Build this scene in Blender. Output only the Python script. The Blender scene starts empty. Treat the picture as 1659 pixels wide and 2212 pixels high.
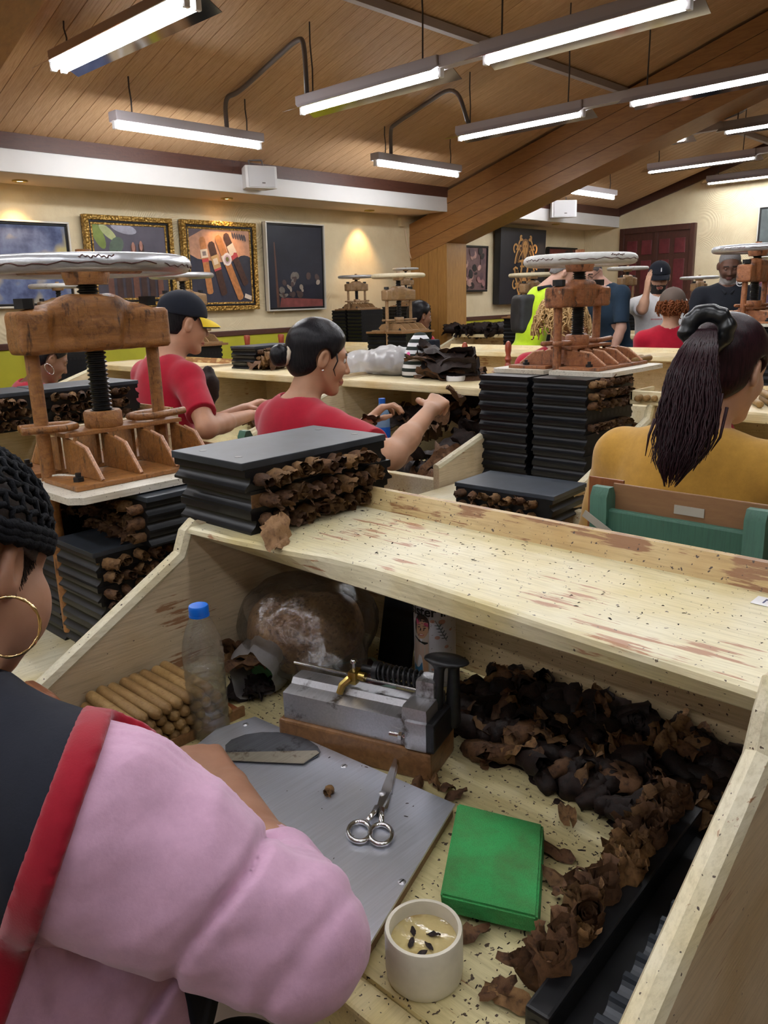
import bpy, bmesh, math, random
import numpy as np
from mathutils import Vector, Matrix

# ------------------------------------------------------------------ camera
EYE = 1.42
PITCH, ROLL, YAW = math.radians(15.05), math.radians(-1.74), math.radians(43.7)
FPX, PW, PH = 1700.0, 1659, 2212
scene = bpy.context.scene
COL = scene.collection
_h = np.array([math.cos(YAW), math.sin(YAW), 0]); _r = np.array([math.sin(YAW), -math.cos(YAW), 0]); _u = np.array([0, 0, 1.0])
_w = math.cos(PITCH)*_h - math.sin(PITCH)*_u
_up = math.sin(PITCH)*_h + math.cos(PITCH)*_u
_c, _s = math.cos(ROLL), math.sin(ROLL)
CR, CU = _c*_r + _s*_up, -_s*_r + _c*_up
cam = bpy.data.cameras.new('camera'); cam.sensor_fit = 'VERTICAL'; cam.sensor_height = 36; cam.lens = 36*FPX/PH
cam.clip_start = .02; cam.clip_end = 100
camo = bpy.data.objects.new('camera', cam); COL.objects.link(camo)
M = Matrix.Identity(4)
for i in range(3):
    M[i][0], M[i][1], M[i][2] = CR[i], CU[i], -_w[i]
M[2][3] = EYE
camo.matrix_world = M
scene.camera = camo
# ------------------------------------------------------------------ light of the place: soft ambient, lamps come with their fixtures
W = bpy.data.worlds.new('room_world'); scene.world = W; W.use_nodes = True
W.node_tree.nodes['Background'].inputs[0].default_value = (.75, .8, .9, 1)
W.node_tree.nodes['Background'].inputs[1].default_value = .26
TUBE = 58.0          # emission of the fluorescent tubes
SPOT = 26.0           # warm downlights (W)
scene.view_settings.view_transform = 'Standard'
scene.view_settings.look = 'None'
scene.view_settings.gamma = 1
scene.view_settings.use_curve_mapping = False
scene.view_settings.exposure = 0.0
scene.cycles.use_denoising = True
scene.cycles.max_bounces = 8
scene.cycles.transparent_max_bounces = 16

# ------------------------------------------------------------------ measuring helpers (a pixel of the photograph + a real plane -> a point)
def ray(x, y): return _w + (x-829.5)/FPX*CR - (y-1106)/FPX*CU
def wpt(d): return np.array([d[0], d[1], d[2]+EYE])
def pz(x, y, z): d = ray(x, y); return wpt(d*((z-EYE)/d[2]))
def px_(x, y, X): d = ray(x, y); return wpt(d*(X/d[0]))
def py_(x, y, Y): d = ray(x, y); return wpt(d*(Y/d[1]))
def pd(x, y, D): return wpt(ray(x, y)*D)

# ------------------------------------------------------------------ materials
def new_mat(name):
    m = bpy.data.materials.new(name); m.use_nodes = True
    nt = m.node_tree; return m, nt, nt.nodes, nt.links, nt.nodes['Principled BSDF']
def col(c): return (c[0], c[1], c[2], 1)
def srgb(r, g, b):
    f = lambda v: (v/255/12.92 if v/255 <= .04045 else ((v/255+.055)/1.055)**2.4)
    return (f(r), f(g), f(b))
def coords(N, L, scale=(1, 1, 1), rot=(0, 0, 0), src='Object'):
    tc = N.new('ShaderNodeTexCoord'); mp = N.new('ShaderNodeMapping')
    mp.inputs['Scale'].default_value = scale; mp.inputs['Rotation'].default_value = rot
    L.new(tc.outputs[src], mp.inputs['Vector']); return mp.outputs['Vector']
def noise(N, L, v, sc, det=4, rough=.6, dist=0):
    n = N.new('ShaderNodeTexNoise'); n.inputs['Scale'].default_value = sc; n.inputs['Detail'].default_value = det
    n.inputs['Roughness'].default_value = rough; n.inputs['Distortion'].default_value = dist
    L.new(v, n.inputs['Vector']); return n.outputs['Fac']
def ramp(N, L, f, stops):
    r = N.new('ShaderNodeValToRGB'); e = r.color_ramp.elements
    while len(e) < len(stops): e.new(.5)
    for k, (p, c) in enumerate(stops):
        e[k].position = p; e[k].color = col(c) if hasattr(c, '__len__') else (c, c, c, 1)
    L.new(f, r.inputs['Fac']); return r.outputs['Color']
def mix(N, L, f, a, b, mode='MIX'):
    m = N.new('ShaderNodeMix'); m.data_type = 'RGBA'; m.blend_type = mode
    for s, v in ((m.inputs[0], f), (m.inputs[6], a), (m.inputs[7], b)):
        if isinstance(v, (int, float)): s.default_value = v
        elif isinstance(v, tuple): s.default_value = col(v)
        else: L.new(v, s)
    return m.outputs[2]
def bump(N, L, P, h, st=.3, dist=.002):
    b = N.new('ShaderNodeBump'); b.inputs['Strength'].default_value = st; b.inputs['Distance'].default_value = dist
    L.new(h, b.inputs['Height']); L.new(b.outputs['Normal'], P.inputs['Normal'])
def plain(name, c, rough=.5, metal=0, spec=.5, var=0, nsc=20, bst=0, emit=0, bdist=.001):
    m, nt, N, L, P = new_mat(name)
    P.inputs['Base Color'].default_value = col(c); P.inputs['Roughness'].default_value = rough
    P.inputs['Metallic'].default_value = metal; P.inputs['Specular IOR Level'].default_value = spec
    if var or bst:
        f = noise(N, L, coords(N, L), nsc)
        if var:
            L.new(mix(N, L, ramp(N, L, f, [(.3, 0), (.7, 1)]), tuple(x*(1-var) for x in c), tuple(min(1, x*(1+var)) for x in c)), P.inputs['Base Color'])
        if bst: bump(N, L, P, f, bst, bdist)
    if emit:
        P.inputs['Emission Color'].default_value = col(c); P.inputs['Emission Strength'].default_value = emit
    return m
def painted(name, grain, base=(.70, .64, .45), warm=(.62, .50, .22), worn=(.33, .17, .08), amt=.60, speck=.66, rough=.42):
    """old cream paint on boards: grain runs along an axis, yellowed, rubbed through to brown, dotted with crumbs"""
    m, nt, N, L, P = new_mat(name)
    s = [24, 24, 24]; s[grain] = 1.3
    st = coords(N, L, tuple(s)); v = coords(N, L)
    c = mix(N, L, ramp(N, L, noise(N, L, v, 5, 3), [(.42, 0), (.7, 1)]), base, warm)
    c = mix(N, L, ramp(N, L, noise(N, L, st, 9, 5, .7), [(.45, 0), (.75, .55)]), c, tuple(x*.55 for x in warm))
    nm = N.new('ShaderNodeMath'); nm.operation = 'MULTIPLY'
    a = noise(N, L, st, 3.5, 6, .72); b = noise(N, L, v, 7, 3)
    L.new(a, nm.inputs[0]); L.new(b, nm.inputs[1])
    wm = ramp(N, L, nm.outputs[0], [(amt*.56, 0), (amt*.60, 1)])
    c = mix(N, L, wm, c, worn)
    sp = ramp(N, L, noise(N, L, v, 160, 2, .5), [(speck, 0), (speck+.03, 1)])
    c = mix(N, L, sp, c, (.06, .035, .02))
    L.new(c, P.inputs['Base Color']); P.inputs['Roughness'].default_value = rough
    bump(N, L, P, noise(N, L, st, 12, 5), .35, .0015)
    return m
def varnish(name, c1, c2, dark, grain=0, sc=9, rough=.35, patch=.6, worn=None, cast=0):
    m, nt, N, L, P = new_mat(name)
    s = [10, 10, 10]; s[grain] = 1.3
    st = coords(N, L, tuple(s)); v = coords(N, L)
    c = mix(N, L, ramp(N, L, noise(N, L, st, sc, 5, .65, .6), [(.3, 0), (.7, 1)]), c1, c2)
    c = mix(N, L, ramp(N, L, noise(N, L, v, 14, 5, .7), [(patch, 0), (patch+.15, 1)]), c, dark)
    if worn: c = mix(N, L, ramp(N, L, noise(N, L, v, 30, 4, .7), [(.66, 0), (.7, 1)]), c, worn)
    L.new(c, P.inputs['Base Color']); P.inputs['Roughness'].default_value = rough
    if cast:
        st2 = coords(N, L, (30, 30, 5)); c = mix(N, L, ramp(N, L, noise(N, L, st2, 2.2, 4, .7), [(.56, 0), (.68, .85)]), c, tuple(x*.35 for x in dark)); L.new(c, P.inputs['Base Color'])
        bump(N, L, P, noise(N, L, v, 95, 6, .7), .9, .005)
    else: bump(N, L, P, noise(N, L, v, 45, 4), .5, .002)
    return m
def leaf_mat(name, a, b, dark, rough=.75):
    m, nt, N, L, P = new_mat(name)
    v = coords(N, L)
    oi = N.new('ShaderNodeObjectInfo')
    f = noise(N, L, v, 55, 5, .7)
    c = mix(N, L, ramp(N, L, f, [(.35, 0), (.68, 1)]), a, b)
    c = mix(N, L, ramp(N, L, noise(N, L, v, 130, 3), [(.52, 0), (.7, .8)]), c, dark)
    c2 = mix(N, L, oi.outputs['Random'], c, mix(N, L, .6, c, dark))
    L.new(c2, P.inputs['Base Color']); P.inputs['Roughness'].default_value = rough
    P.inputs['Specular IOR Level'].default_value = .25
    bump(N, L, P, noise(N, L, v, 220, 3), .6, .0015)
    return m
def skin_mat(name, c, rough=.48):
    m, nt, N, L, P = new_mat(name)
    v = coords(N, L)
    f = noise(N, L, v, 9, 4)
    L.new(mix(N, L, ramp(N, L, f, [(.35, 0), (.65, 1)]), tuple(x*.88 for x in c), (min(1, c[0]*1.1), c[1]*1.06, c[2]*1.04)), P.inputs['Base Color'])
    P.inputs['Roughness'].default_value = rough; P.inputs['Specular IOR Level'].default_value = .35
    bump(N, L, P, noise(N, L, v, 420, 2), .12, .0006)
    return m
def cloth_mat(name, c, rough=.85, wv=500, st=.25, var=.1):
    m, nt, N, L, P = new_mat(name)
    v = coords(N, L)
    L.new(mix(N, L, ramp(N, L, noise(N, L, v, 30, 6, .75), [(.3, 0), (.7, 1)]), tuple(x*(1-var) for x in c), tuple(min(1, x*(1+var)) for x in c)), P.inputs['Base Color'])
    P.inputs['Roughness'].default_value = rough; P.inputs['Specular IOR Level'].default_value = .2
    P.inputs['Sheen Weight'].default_value = .25 if max(c) > .1 else 0.02
    bump(N, L, P, noise(N, L, v, wv, 2), st, .0008)
    return m
def hair_mat(name, c, c2, axis=2, rough=.38):
    m, nt, N, L, P = new_mat(name)
    s = [1, 1, 1]; s[axis] = .06
    v = coords(N, L, tuple(s))
    f = noise(N, L, v, 260, 3)
    L.new(mix(N, L, ramp(N, L, f, [(.35, 0), (.65, 1)]), c, c2), P.inputs['Base Color'])
    P.inputs['Roughness'].default_value = rough; P.inputs['Specular IOR Level'].default_value = .16
    bump(N, L, P, f, .5, .0015)
    return m
def film(name, tint, clear=.8, rough=.18, bsc=60, milk=None, gloss=(.05, .45)):
    """thin plastic film: mostly see-through, shiny wrinkles"""
    m, nt, N, L, P = new_mat(name)
    out = N['Material Output']; N.remove(P)
    tr = N.new('ShaderNodeBsdfTransparent'); tr.inputs[0].default_value = col(tint)
    gl = N.new('ShaderNodeBsdfGlossy'); gl.inputs['Roughness'].default_value = rough
    df0 = N.new('ShaderNodeBsdfDiffuse'); df0.inputs[0].default_value = col(milk or tint); tl = N.new('ShaderNodeBsdfTranslucent'); tl.inputs[0].default_value = col(milk or tint)
    df = N.new('ShaderNodeMixShader'); df.inputs[0].default_value = .5; L.new(df0.outputs[0], df.inputs[1]); L.new(tl.outputs[0], df.inputs[2])
    f = noise(N, L, coords(N, L), bsc, 5, .6, 1.2)
    b = N.new('ShaderNodeBump'); b.inputs['Strength'].default_value = .7; b.inputs['Distance'].default_value = .004
    L.new(f, b.inputs['Height']); L.new(b.outputs[0], gl.inputs['Normal']); L.new(b.outputs[0], df0.inputs['Normal'])
    m1 = N.new('ShaderNodeMixShader'); m1.inputs[0].default_value = clear
    L.new(df.outputs[0], m1.inputs[1]); L.new(tr.outputs[0], m1.inputs[2])
    lw = N.new('ShaderNodeLayerWeight'); lw.inputs[0].default_value = .35; L.new(b.outputs[0], lw.inputs['Normal'])
    rr = ramp(N, L, lw.outputs['Fresnel'], [(0, gloss[0]), (.6, gloss[1])])
    m2 = N.new('ShaderNodeMixShader'); L.new(rr, m2.inputs[0]); L.new(m1.outputs[0], m2.inputs[1]); L.new(gl.outputs[0], m2.inputs[2])
    L.new(m2.outputs[0], out.inputs['Surface'])
    return m
def brushed(name, c, axis, rough=.34, var=.2, dirt=None):
    m, nt, N, L, P = new_mat(name)
    s = [60, 60, 60]; s[axis] = 2
    f = noise(N, L, coords(N, L, tuple(s)), 6, 4)
    cc = mix(N, L, f, tuple(x*(1-var) for x in c), tuple(min(1, x*(1+var)) for x in c))
    if dirt:
        cc = mix(N, L, ramp(N, L, noise(N, L, coords(N, L), 22, 5, .7), [(.55, 0), (.66, 1)]), cc, dirt)
    L.new(cc, P.inputs['Base Color']); P.inputs['Metallic'].default_value = .85
    L.new(ramp(N, L, f, [(0, rough-.08), (1, rough+.14)]), P.inputs['Roughness'])
    return m

MT = {}
MT['paintY'] = painted('cream_paint_along_y', 1)
MT['paintX'] = painted('cream_paint_along_x', 0, base=(.66, .54, .36), warm=(.52, .38, .20), amt=.62, speck=.73)
MT['paintZ'] = painted('cream_paint_edge', 0, base=(.74, .68, .50), amt=.64, speck=.70)
MT['shelf'] = painted('cream_paint_shelf', 1, base=(.74, .68, .47), warm=(.62, .51, .22), worn=(.40, .20, .10), amt=.56, speck=.70)
MT['top'] = painted('cream_paint_worktop', 1, base=(.66, .58, .32), warm=(.55, .44, .18), amt=.66, speck=.64)
MT['rail'] = painted('cream_paint_rail', 1, base=(.62, .48, .24), warm=(.48, .30, .10), worn=(.27, .125, .045), amt=.425)
MT['backboard'] = painted('cream_paint_back_board', 1, base=(.60, .46, .27), warm=(.48, .33, .15), amt=.60)
MT['pale'] = painted('pale_new_boards', 1, base=(.76, .66, .42), warm=(.66, .50, .24), amt=.70, speck=.72)
MT['white_board'] = painted('white_press_board', 0, base=(.72, .68, .58), warm=(.55, .46, .33), worn=(.16, .1, .06), amt=.60, speck=.66)
MT['press'] = varnish('orange_varnished_iron', (.44, .19, .045), (.24, .09, .022), (.06, .025, .012), patch=.58, cast=1)
MT['press2'] = varnish('reddish_varnished_iron', (.40, .15, .05), (.24, .08, .028), (.05, .02, .012), patch=.55, worn=(.42, .28, .18), cast=1)
MT['press3'] = varnish('dull_tan_iron', (.33, .20, .10), (.20, .115, .05), (.07, .04, .02), patch=.6)
MT['screw'] = plain('black_greased_steel', (.007, .007, .008), .3, 0, .4)
MT['black_iron'] = plain('black_iron', (.02, .02, .022), .4, .3, .5, .3, 60, .3)
MT['silver_paint'] = varnish('silver_painted_rim', (.60, .61, .63), (.46, .47, .50), (.16, .10, .08), sc=5, rough=.3, patch=.66)
MT['silver_paint'].node_tree.nodes['Principled BSDF'].inputs['Metallic'].default_value = .55
MT['white_rim'] = varnish('chipped_white_rim', (.62, .62, .60), (.50, .49, .46), (.20, .10, .06), sc=5, rough=.4, patch=.62)
MT['cream_rim'] = varnish('cream_painted_rim', (.68, .60, .42), (.58, .50, .34), (.25, .15, .08), sc=5, rough=.45, patch=.66)
MT['mould'] = plain('black_mould_wood', (.006, .0065, .008), .38, 0, .32, .4, 25, .12)
MT['mould_top'] = plain('grey_black_mould_lid', (.030, .037, .048), .42, 0, .45, .4, 9, .1)
MT['leaf'] = leaf_mat('dry_leaf', (.17, .085, .038), (.09, .042, .02), (.03, .015, .009))
MT['leaf_dark'] = leaf_mat('dark_leaf', (.028, .014, .010), (.013, .007, .006), (.004, .003, .003), .62)
MT['leaf_tan'] = leaf_mat('tan_leaf', (.27, .15, .06), (.15, .075, .03), (.05, .025, .012))
MT['leaf_pale'] = leaf_mat('pale_tan_leaf', (.36, .21, .10), (.25, .135, .06), (.12, .06, .03))
MT['cigar'] = leaf_mat('cigar_wrapper', (.36, .225, .085), (.29, .17, .06), (.19, .10, .035), .5)
MT['oak'] = varnish('brown_wood', (.26, .13, .05), (.15, .07, .026), (.09, .04, .018), grain=1, rough=.42, patch=.62)
MT['redwood'] = varnish('reddish_stained_wood', (.27, .09, .03), (.18, .055, .018), (.08, .03, .012), grain=2, rough=.36, patch=.66)
MT['beam'] = varnish('laminated_beam_wood', (.36, .17, .05), (.25, .11, .032), (.14, .055, .02), grain=1, sc=5, rough=.42, patch=.72)
MT['column'] = varnish('column_boards', (.42, .22, .06), (.30, .145, .038), (.17, .075, .025), grain=2, sc=5, rough=.4, patch=.72)
MT['trim'] = varnish('dark_stained_trim', (.10, .036, .022), (.065, .024, .016), (.03, .012, .01), grain=0, rough=.45)
MT['doorwood'] = varnish('dark_door_wood', (.085, .028, .018), (.05, .017, .012), (.025, .01, .008), grain=2, rough=.4)
MT['steel'] = brushed('brushed_worktop_steel', (.66, .69, .77), 0, .30)
MT['iron'] = brushed('worn_grey_iron', (.46, .46, .48), 1, .36, .25, (.10, .08, .06))
MT['blade'] = brushed('blackened_blade', (.13, .135, .15), 0, .4, .4, (.03, .03, .03))
MT['blade_edge'] = brushed('ground_blade_edge', (.42, .38, .30), 0, .35, .3, (.14, .1, .06))
MT['chrome'] = plain('polished_steel', (.62, .61, .60), .2, 1)
MT['brass'] = plain('brass', (.55, .40, .12), .32, 1, .5, .15, 80)
MT['gold'] = plain('gold_earring', (.80, .58, .28), .16, 1)
MT['housing'] = plain('grey_light_housing', (.42, .38, .40), .5)
MT['reflector'] = plain('mirror_reflector', (.75, .75, .78), .08, 1)
MT['white_plastic'] = plain('white_plastic', (.78, .78, .79), .4)
MT['conduit'] = plain('grey_conduit', (.16, .14, .14), .5)
MT['wire'] = plain('dark_hanging_wire', (.06, .05, .05), .5)
MT['tube'] = plain('lit_tube', (.96, .98, 1.0), .5, emit=TUBE)
MT['tube_dim'] = plain('lit_dimmed_tube', (.96, .98, 1.0), .5, emit=TUBE*.58)  # same tube, emission turned down for the unseen rows to balance near brightness
MT['bulb'] = plain('lit_downlight', (1, .78, .45), .5, emit=14)
MT['white_wall'] = plain('white_painted_fascia', (.80, .80, .80), .7, var=.03, nsc=3)
MT['soffit'] = plain('cream_soffit', (.82, .66, .49), .8, var=.04, nsc=3)
MT['lime'] = plain('yellow_green_wainscot', (.48, .46, .03), .55, var=.1, nsc=4)
# ------------------------------------------------------------------ geometry helpers
class MB:
    """collects vertices and faces; build() links them as ONE mesh object"""
    def __init__(s): s.v = []; s.f = []; s.mi = []; s.cur = 0
    def add(s, vs, fs):
        o = len(s.v); s.v += [tuple(p) for p in vs]
        for f in fs: s.f.append(tuple(i+o for i in f)); s.mi.append(s.cur)
        return s
    def box(s, x0, x1, y0, y1, z0, z1, bev=0):
        if bev: return s.rbox(x0, x1, y0, y1, z0, z1, bev)
        p = [(x, y, z) for z in (z0, z1) for y in (y0, y1) for x in (x0, x1)]
        return s.add(p, [(0, 2, 3, 1), (4, 5, 7, 6), (0, 1, 5, 4), (2, 6, 7, 3), (0, 4, 6, 2), (1, 3, 7, 5)])
    def rbox(s, x0, x1, y0, y1, z0, z1, b):
        bm = bmesh.new(); bmesh.ops.create_cube(bm, size=1)
        for v in bm.verts:
            v.co = ((x0+x1)/2+v.co.x*(x1-x0), (y0+y1)/2+v.co.y*(y1-y0), (z0+z1)/2+v.co.z*(z1-z0))
        bmesh.ops.bevel(bm, geom=bm.edges[:], offset=b, segments=2, affect='EDGES', profile=.6)
        bm.verts.index_update()
        s.add([v.co[:] for v in bm.verts], [[v.index for v in f.verts] for f in bm.faces]); bm.free(); return s
    def prism(s, poly, axis, a, b):
        """poly: 2-D outline in the other two axes (order x,y,z without axis), extruded a..b"""
        n = len(poly); vs = []
        for t in (a, b):
            for p in poly:
                q = list(p); q.insert(axis, t); vs.append(q)
        fs = [tuple(range(n-1, -1, -1)), tuple(range(n, 2*n))] + [(i, (i+1) % n, n+(i+1) % n, n+i) for i in range(n)]
        if axis == 1: fs = [tuple(reversed(f)) for f in fs]
        return s.add(vs, fs)
    def tube(s, pts, r, n=8, cap=True, closed=False):
        pts = [np.array(p, float) for p in pts]; m = len(pts)
        rs = r if hasattr(r, '__len__') else [r]*m
        up = None; vs = []
        for i in range(m):
            a = pts[(i-1) % m] if (i > 0 or closed) else pts[i]
            b = pts[(i+1) % m] if (i < m-1 or closed) else pts[i]
            t = b-a; t /= (np.linalg.norm(t)+1e-12)
            if up is None:
                up = np.array([0, 0, 1.0]) if abs(t[2]) < .9 else np.array([1.0, 0, 0])
            u = up - t*(up@t); u /= (np.linalg.norm(u)+1e-12); up = u; w = np.cross(t, u)
            for k in range(n):
                th = 2*math.pi*k/n
                vs.append(pts[i] + rs[i]*(math.cos(th)*u + math.sin(th)*w))
        fs = []
        for i in range(m if closed else m-1):
            j = (i+1) % m
            for k in range(n):
                k2 = (k+1) % n
                fs.append((i*n+k, i*n+k2, j*n+k2, j*n+k))
        if cap and not closed:
            fs.append(tuple(range(n-1, -1, -1))); fs.append(tuple(range((m-1)*n, m*n)))
        return s.add(vs, fs)
    def cyl(s, a, b, r, r2=None, n=16): return s.tube([a, b], [r, r if r2 is None else r2], n)
    def lathe(s, prof, c=(0, 0, 0), n=24, cap=True):
        vs = []; fs = []; m = len(prof)
        for r, z in prof:
            for k in range(n):
                t = 2*math.pi*k/n; vs.append((c[0]+r*math.cos(t), c[1]+r*math.sin(t), c[2]+z))
        for i in range(m-1):
            for k in range(n):
                k2 = (k+1) % n; fs.append((i*n+k, i*n+k2, (i+1)*n+k2, (i+1)*n+k))
        if cap:
            if prof[0][0] > 1e-5: fs.append(tuple(range(n-1, -1, -1)))
            if prof[-1][0] > 1e-5: fs.append(tuple(range((m-1)*n, m*n)))
        return s.add(vs, fs)
    def ell(s, c, r, n=16, m=10):
        vs = [(c[0], c[1], c[2]-r[2])]; fs = []
        for i in range(1, m):
            ph = -math.pi/2+math.pi*i/m
            for k in range(n):
                t = 2*math.pi*k/n
                vs.append((c[0]+r[0]*math.cos(ph)*math.cos(t), c[1]+r[1]*math.cos(ph)*math.sin(t), c[2]+r[2]*math.sin(ph)))
        vs.append((c[0], c[1], c[2]+r[2])); L = len(vs)-1
        for k in range(n):
            k2 = (k+1) % n; fs.append((0, 1+k2, 1+k))
            for i in range(m-2): fs.append((1+i*n+k, 1+i*n+k2, 1+(i+1)*n+k2, 1+(i+1)*n+k))
            fs.append((1+(m-2)*n+k, 1+(m-2)*n+k2, L))
        return s.add(vs, fs)
    def grid(s, fn, nu, nv):
        vs = [fn(i/nu, j/nv) for j in range(nv+1) for i in range(nu+1)]
        return s.add(vs, [(j*(nu+1)+i, j*(nu+1)+i+1, (j+1)*(nu+1)+i+1, (j+1)*(nu+1)+i) for j in range(nv) for i in range(nu)])
    def xf(s, Mx, start=0):
        for i in range(start, len(s.v)): s.v[i] = tuple(Mx @ Vector(s.v[i]))
        return s
    def build(s, name, mats, parent=None, loc=None, smooth=False, auto=None):
        me = bpy.data.meshes.new(name); me.from_pydata(s.v, [], s.f)
        mats = mats if isinstance(mats, (list, tuple)) else [mats]
        for m in mats: me.materials.append(m)
        if len(mats) > 1: me.polygons.foreach_set('material_index', s.mi)
        if smooth or auto: me.shade_smooth()
        if auto: me.set_sharp_from_angle(angle=math.radians(auto))
        me.update()
        return link(name, me, parent, loc)
def link(name, me, parent=None, loc=None):
    o = bpy.data.objects.new(name, me); COL.objects.link(o)
    if loc is not None: o.location = loc
    if parent is not None: o.parent = parent
    return o
def tag(o, label=None, cat=None, group=None, kind=None):
    if label: o['label'] = label
    if cat: o['category'] = cat
    if group: o['group'] = group
    if kind: o['kind'] = kind
    return o
def thing(name, label, cat, loc=(0, 0, 0), rz=0, group=None):
    o = bpy.data.objects.new(name, None); COL.objects.link(o); o.empty_display_size = .05
    o.location = loc; o.rotation_euler = (0, 0, rz)
    return tag(o, label, cat, group)
def dup(o, loc=None, rz=None, label=None, group=None, parent=None):
    c = o.copy(); COL.objects.link(c)
    if parent is not None: c.parent = parent
    if loc is not None: c.location = loc
    if rz is not None: c.rotation_euler = (0, 0, rz)
    if label: c['label'] = label
    if group: c['group'] = group
    for ch in [q for q in KIDS.get(o.name, o.children)]: dup(ch, parent=c)
    return c
KIDS = {}
def struct(o): return tag(o, kind='structure')

# ------------------------------------------------------------------ organic shapes: smooth-blended distance field -> one continuous mesh
class SDF:
    def __init__(s, res): s.res = res; s.ops = []; s.M = np.eye(4); s.lo = np.full(3, 1e9); s.hi = np.full(3, -1e9); s.post = []
    def P(s, p): return s.M[:3, :3] @ np.array(p, float) + s.M[:3, 3]
    def sc(s): return np.linalg.norm(s.M[:3, 0])
    def rc(s, a, b, ra, rb=None, k=.02, sub=False):
        rb = ra if rb is None else rb; q = s.sc(); s._rc(s.P(a), s.P(b), ra*q, rb*q, k*q, sub); return s
    def _rc(s, a, b, ra, rb, k, sub):
        r = max(ra, rb); lo = np.minimum(a, b)-r; hi = np.maximum(a, b)+r
        ba = b-a; bb = ba@ba+1e-12
        def f(X):
            pa = X-a; t = np.clip((pa@ba)/bb, 0, 1); return np.linalg.norm(pa-t[..., None]*ba, axis=-1)-(ra+(rb-ra)*t)
        s._add(f, lo, hi, k, sub)
    def el(s, c, r, rot=None, k=.02, sub=False):
        q = s.sc(); R = s.M[:3, :3]/q
        if rot is not None: R = R @ np.array(rot)
        c = s.P(c); r = np.array(r)*q; ext = np.sqrt(((R*r)**2).sum(1))
        def f(X):
            p = (X-c) @ R; k0 = np.linalg.norm(p/r, axis=-1); k1 = np.linalg.norm(p/(r*r), axis=-1)+1e-9
            return k0*(k0-1)/k1
        s._add(f, c-ext, c+ext, k*q, sub); return s
    def bx(s, c, hf, r, rot=None, k=.02, sub=False):
        q = s.sc(); R = s.M[:3, :3]/q
        if rot is not None: R = R @ np.array(rot)
        c = s.P(c); hf = np.array(hf)*q-r*q; ext = (np.abs(R)*hf).sum(1)+r*q
        def f(X):
            d = np.abs((X-c) @ R)-hf; return np.linalg.norm(np.maximum(d, 0), axis=-1)+np.minimum(d.max(-1), 0)-r*q
        s._add(f, c-ext, c+ext, k*q, sub); return s
    def _add(s, f, lo, hi, k, sub):
        if not sub: s.lo = np.minimum(s.lo, lo); s.hi = np.maximum(s.hi, hi)
        s.ops.append((f, lo, hi, k, sub))
    def cut(s, c, n, R):
        """flat cut: removes what lies beyond c along n, inside radius R"""
        s.post.append(('cut', np.array(c, float), np.array(n, float)/np.linalg.norm(n), R)); return s
    def fn(s, g): s.post.append(('fn', g)); return s
    def mesh(s):
        h = s.res; lo = s.lo-3*h; n = np.ceil((s.hi+3*h-lo)/h).astype(int)+1
        F = np.full(n, .25, np.float32); ax = [lo[i]+h*np.arange(n[i]) for i in range(3)]
        def sl(a, b, pad):
            i0 = np.clip(np.floor((a-pad-lo)/h).astype(int), 0, n); i1 = np.clip(np.ceil((b+pad-lo)/h).astype(int)+1, 0, n)
            return tuple(slice(i0[i], i1[i]) for i in range(3))
        def X(S): return np.stack(np.meshgrid(*[ax[i][S[i]] for i in range(3)], indexing='ij'), -1)
        for f, a, b, k, sub in s.ops:
            S = sl(a, b, k+3*h)
            d = f(X(S)); A = F[S]
            if sub:
                d = -d; hh = np.maximum(k-np.abs(A-d), 0)/k if k > 0 else 0; F[S] = np.maximum(A, d)+hh*hh*k*.25
            else:
                hh = np.maximum(k-np.abs(A-d), 0)/k if k > 0 else 0; F[S] = np.minimum(A, d)-hh*hh*k*.25
        for p in s.post:
            if p[0] == 'cut':
                _, c, nn, R = p; S = sl(c-R, c+R, 0); Q = X(S)-c
                m = np.linalg.norm(Q, axis=-1) < R; d = Q@nn
                F[S] = np.where(m, np.maximum(F[S], d), F[S])
            else:
                S = (slice(None),)*3; F = p[1](X(S), F)
        return nets(F, lo, h)
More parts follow.
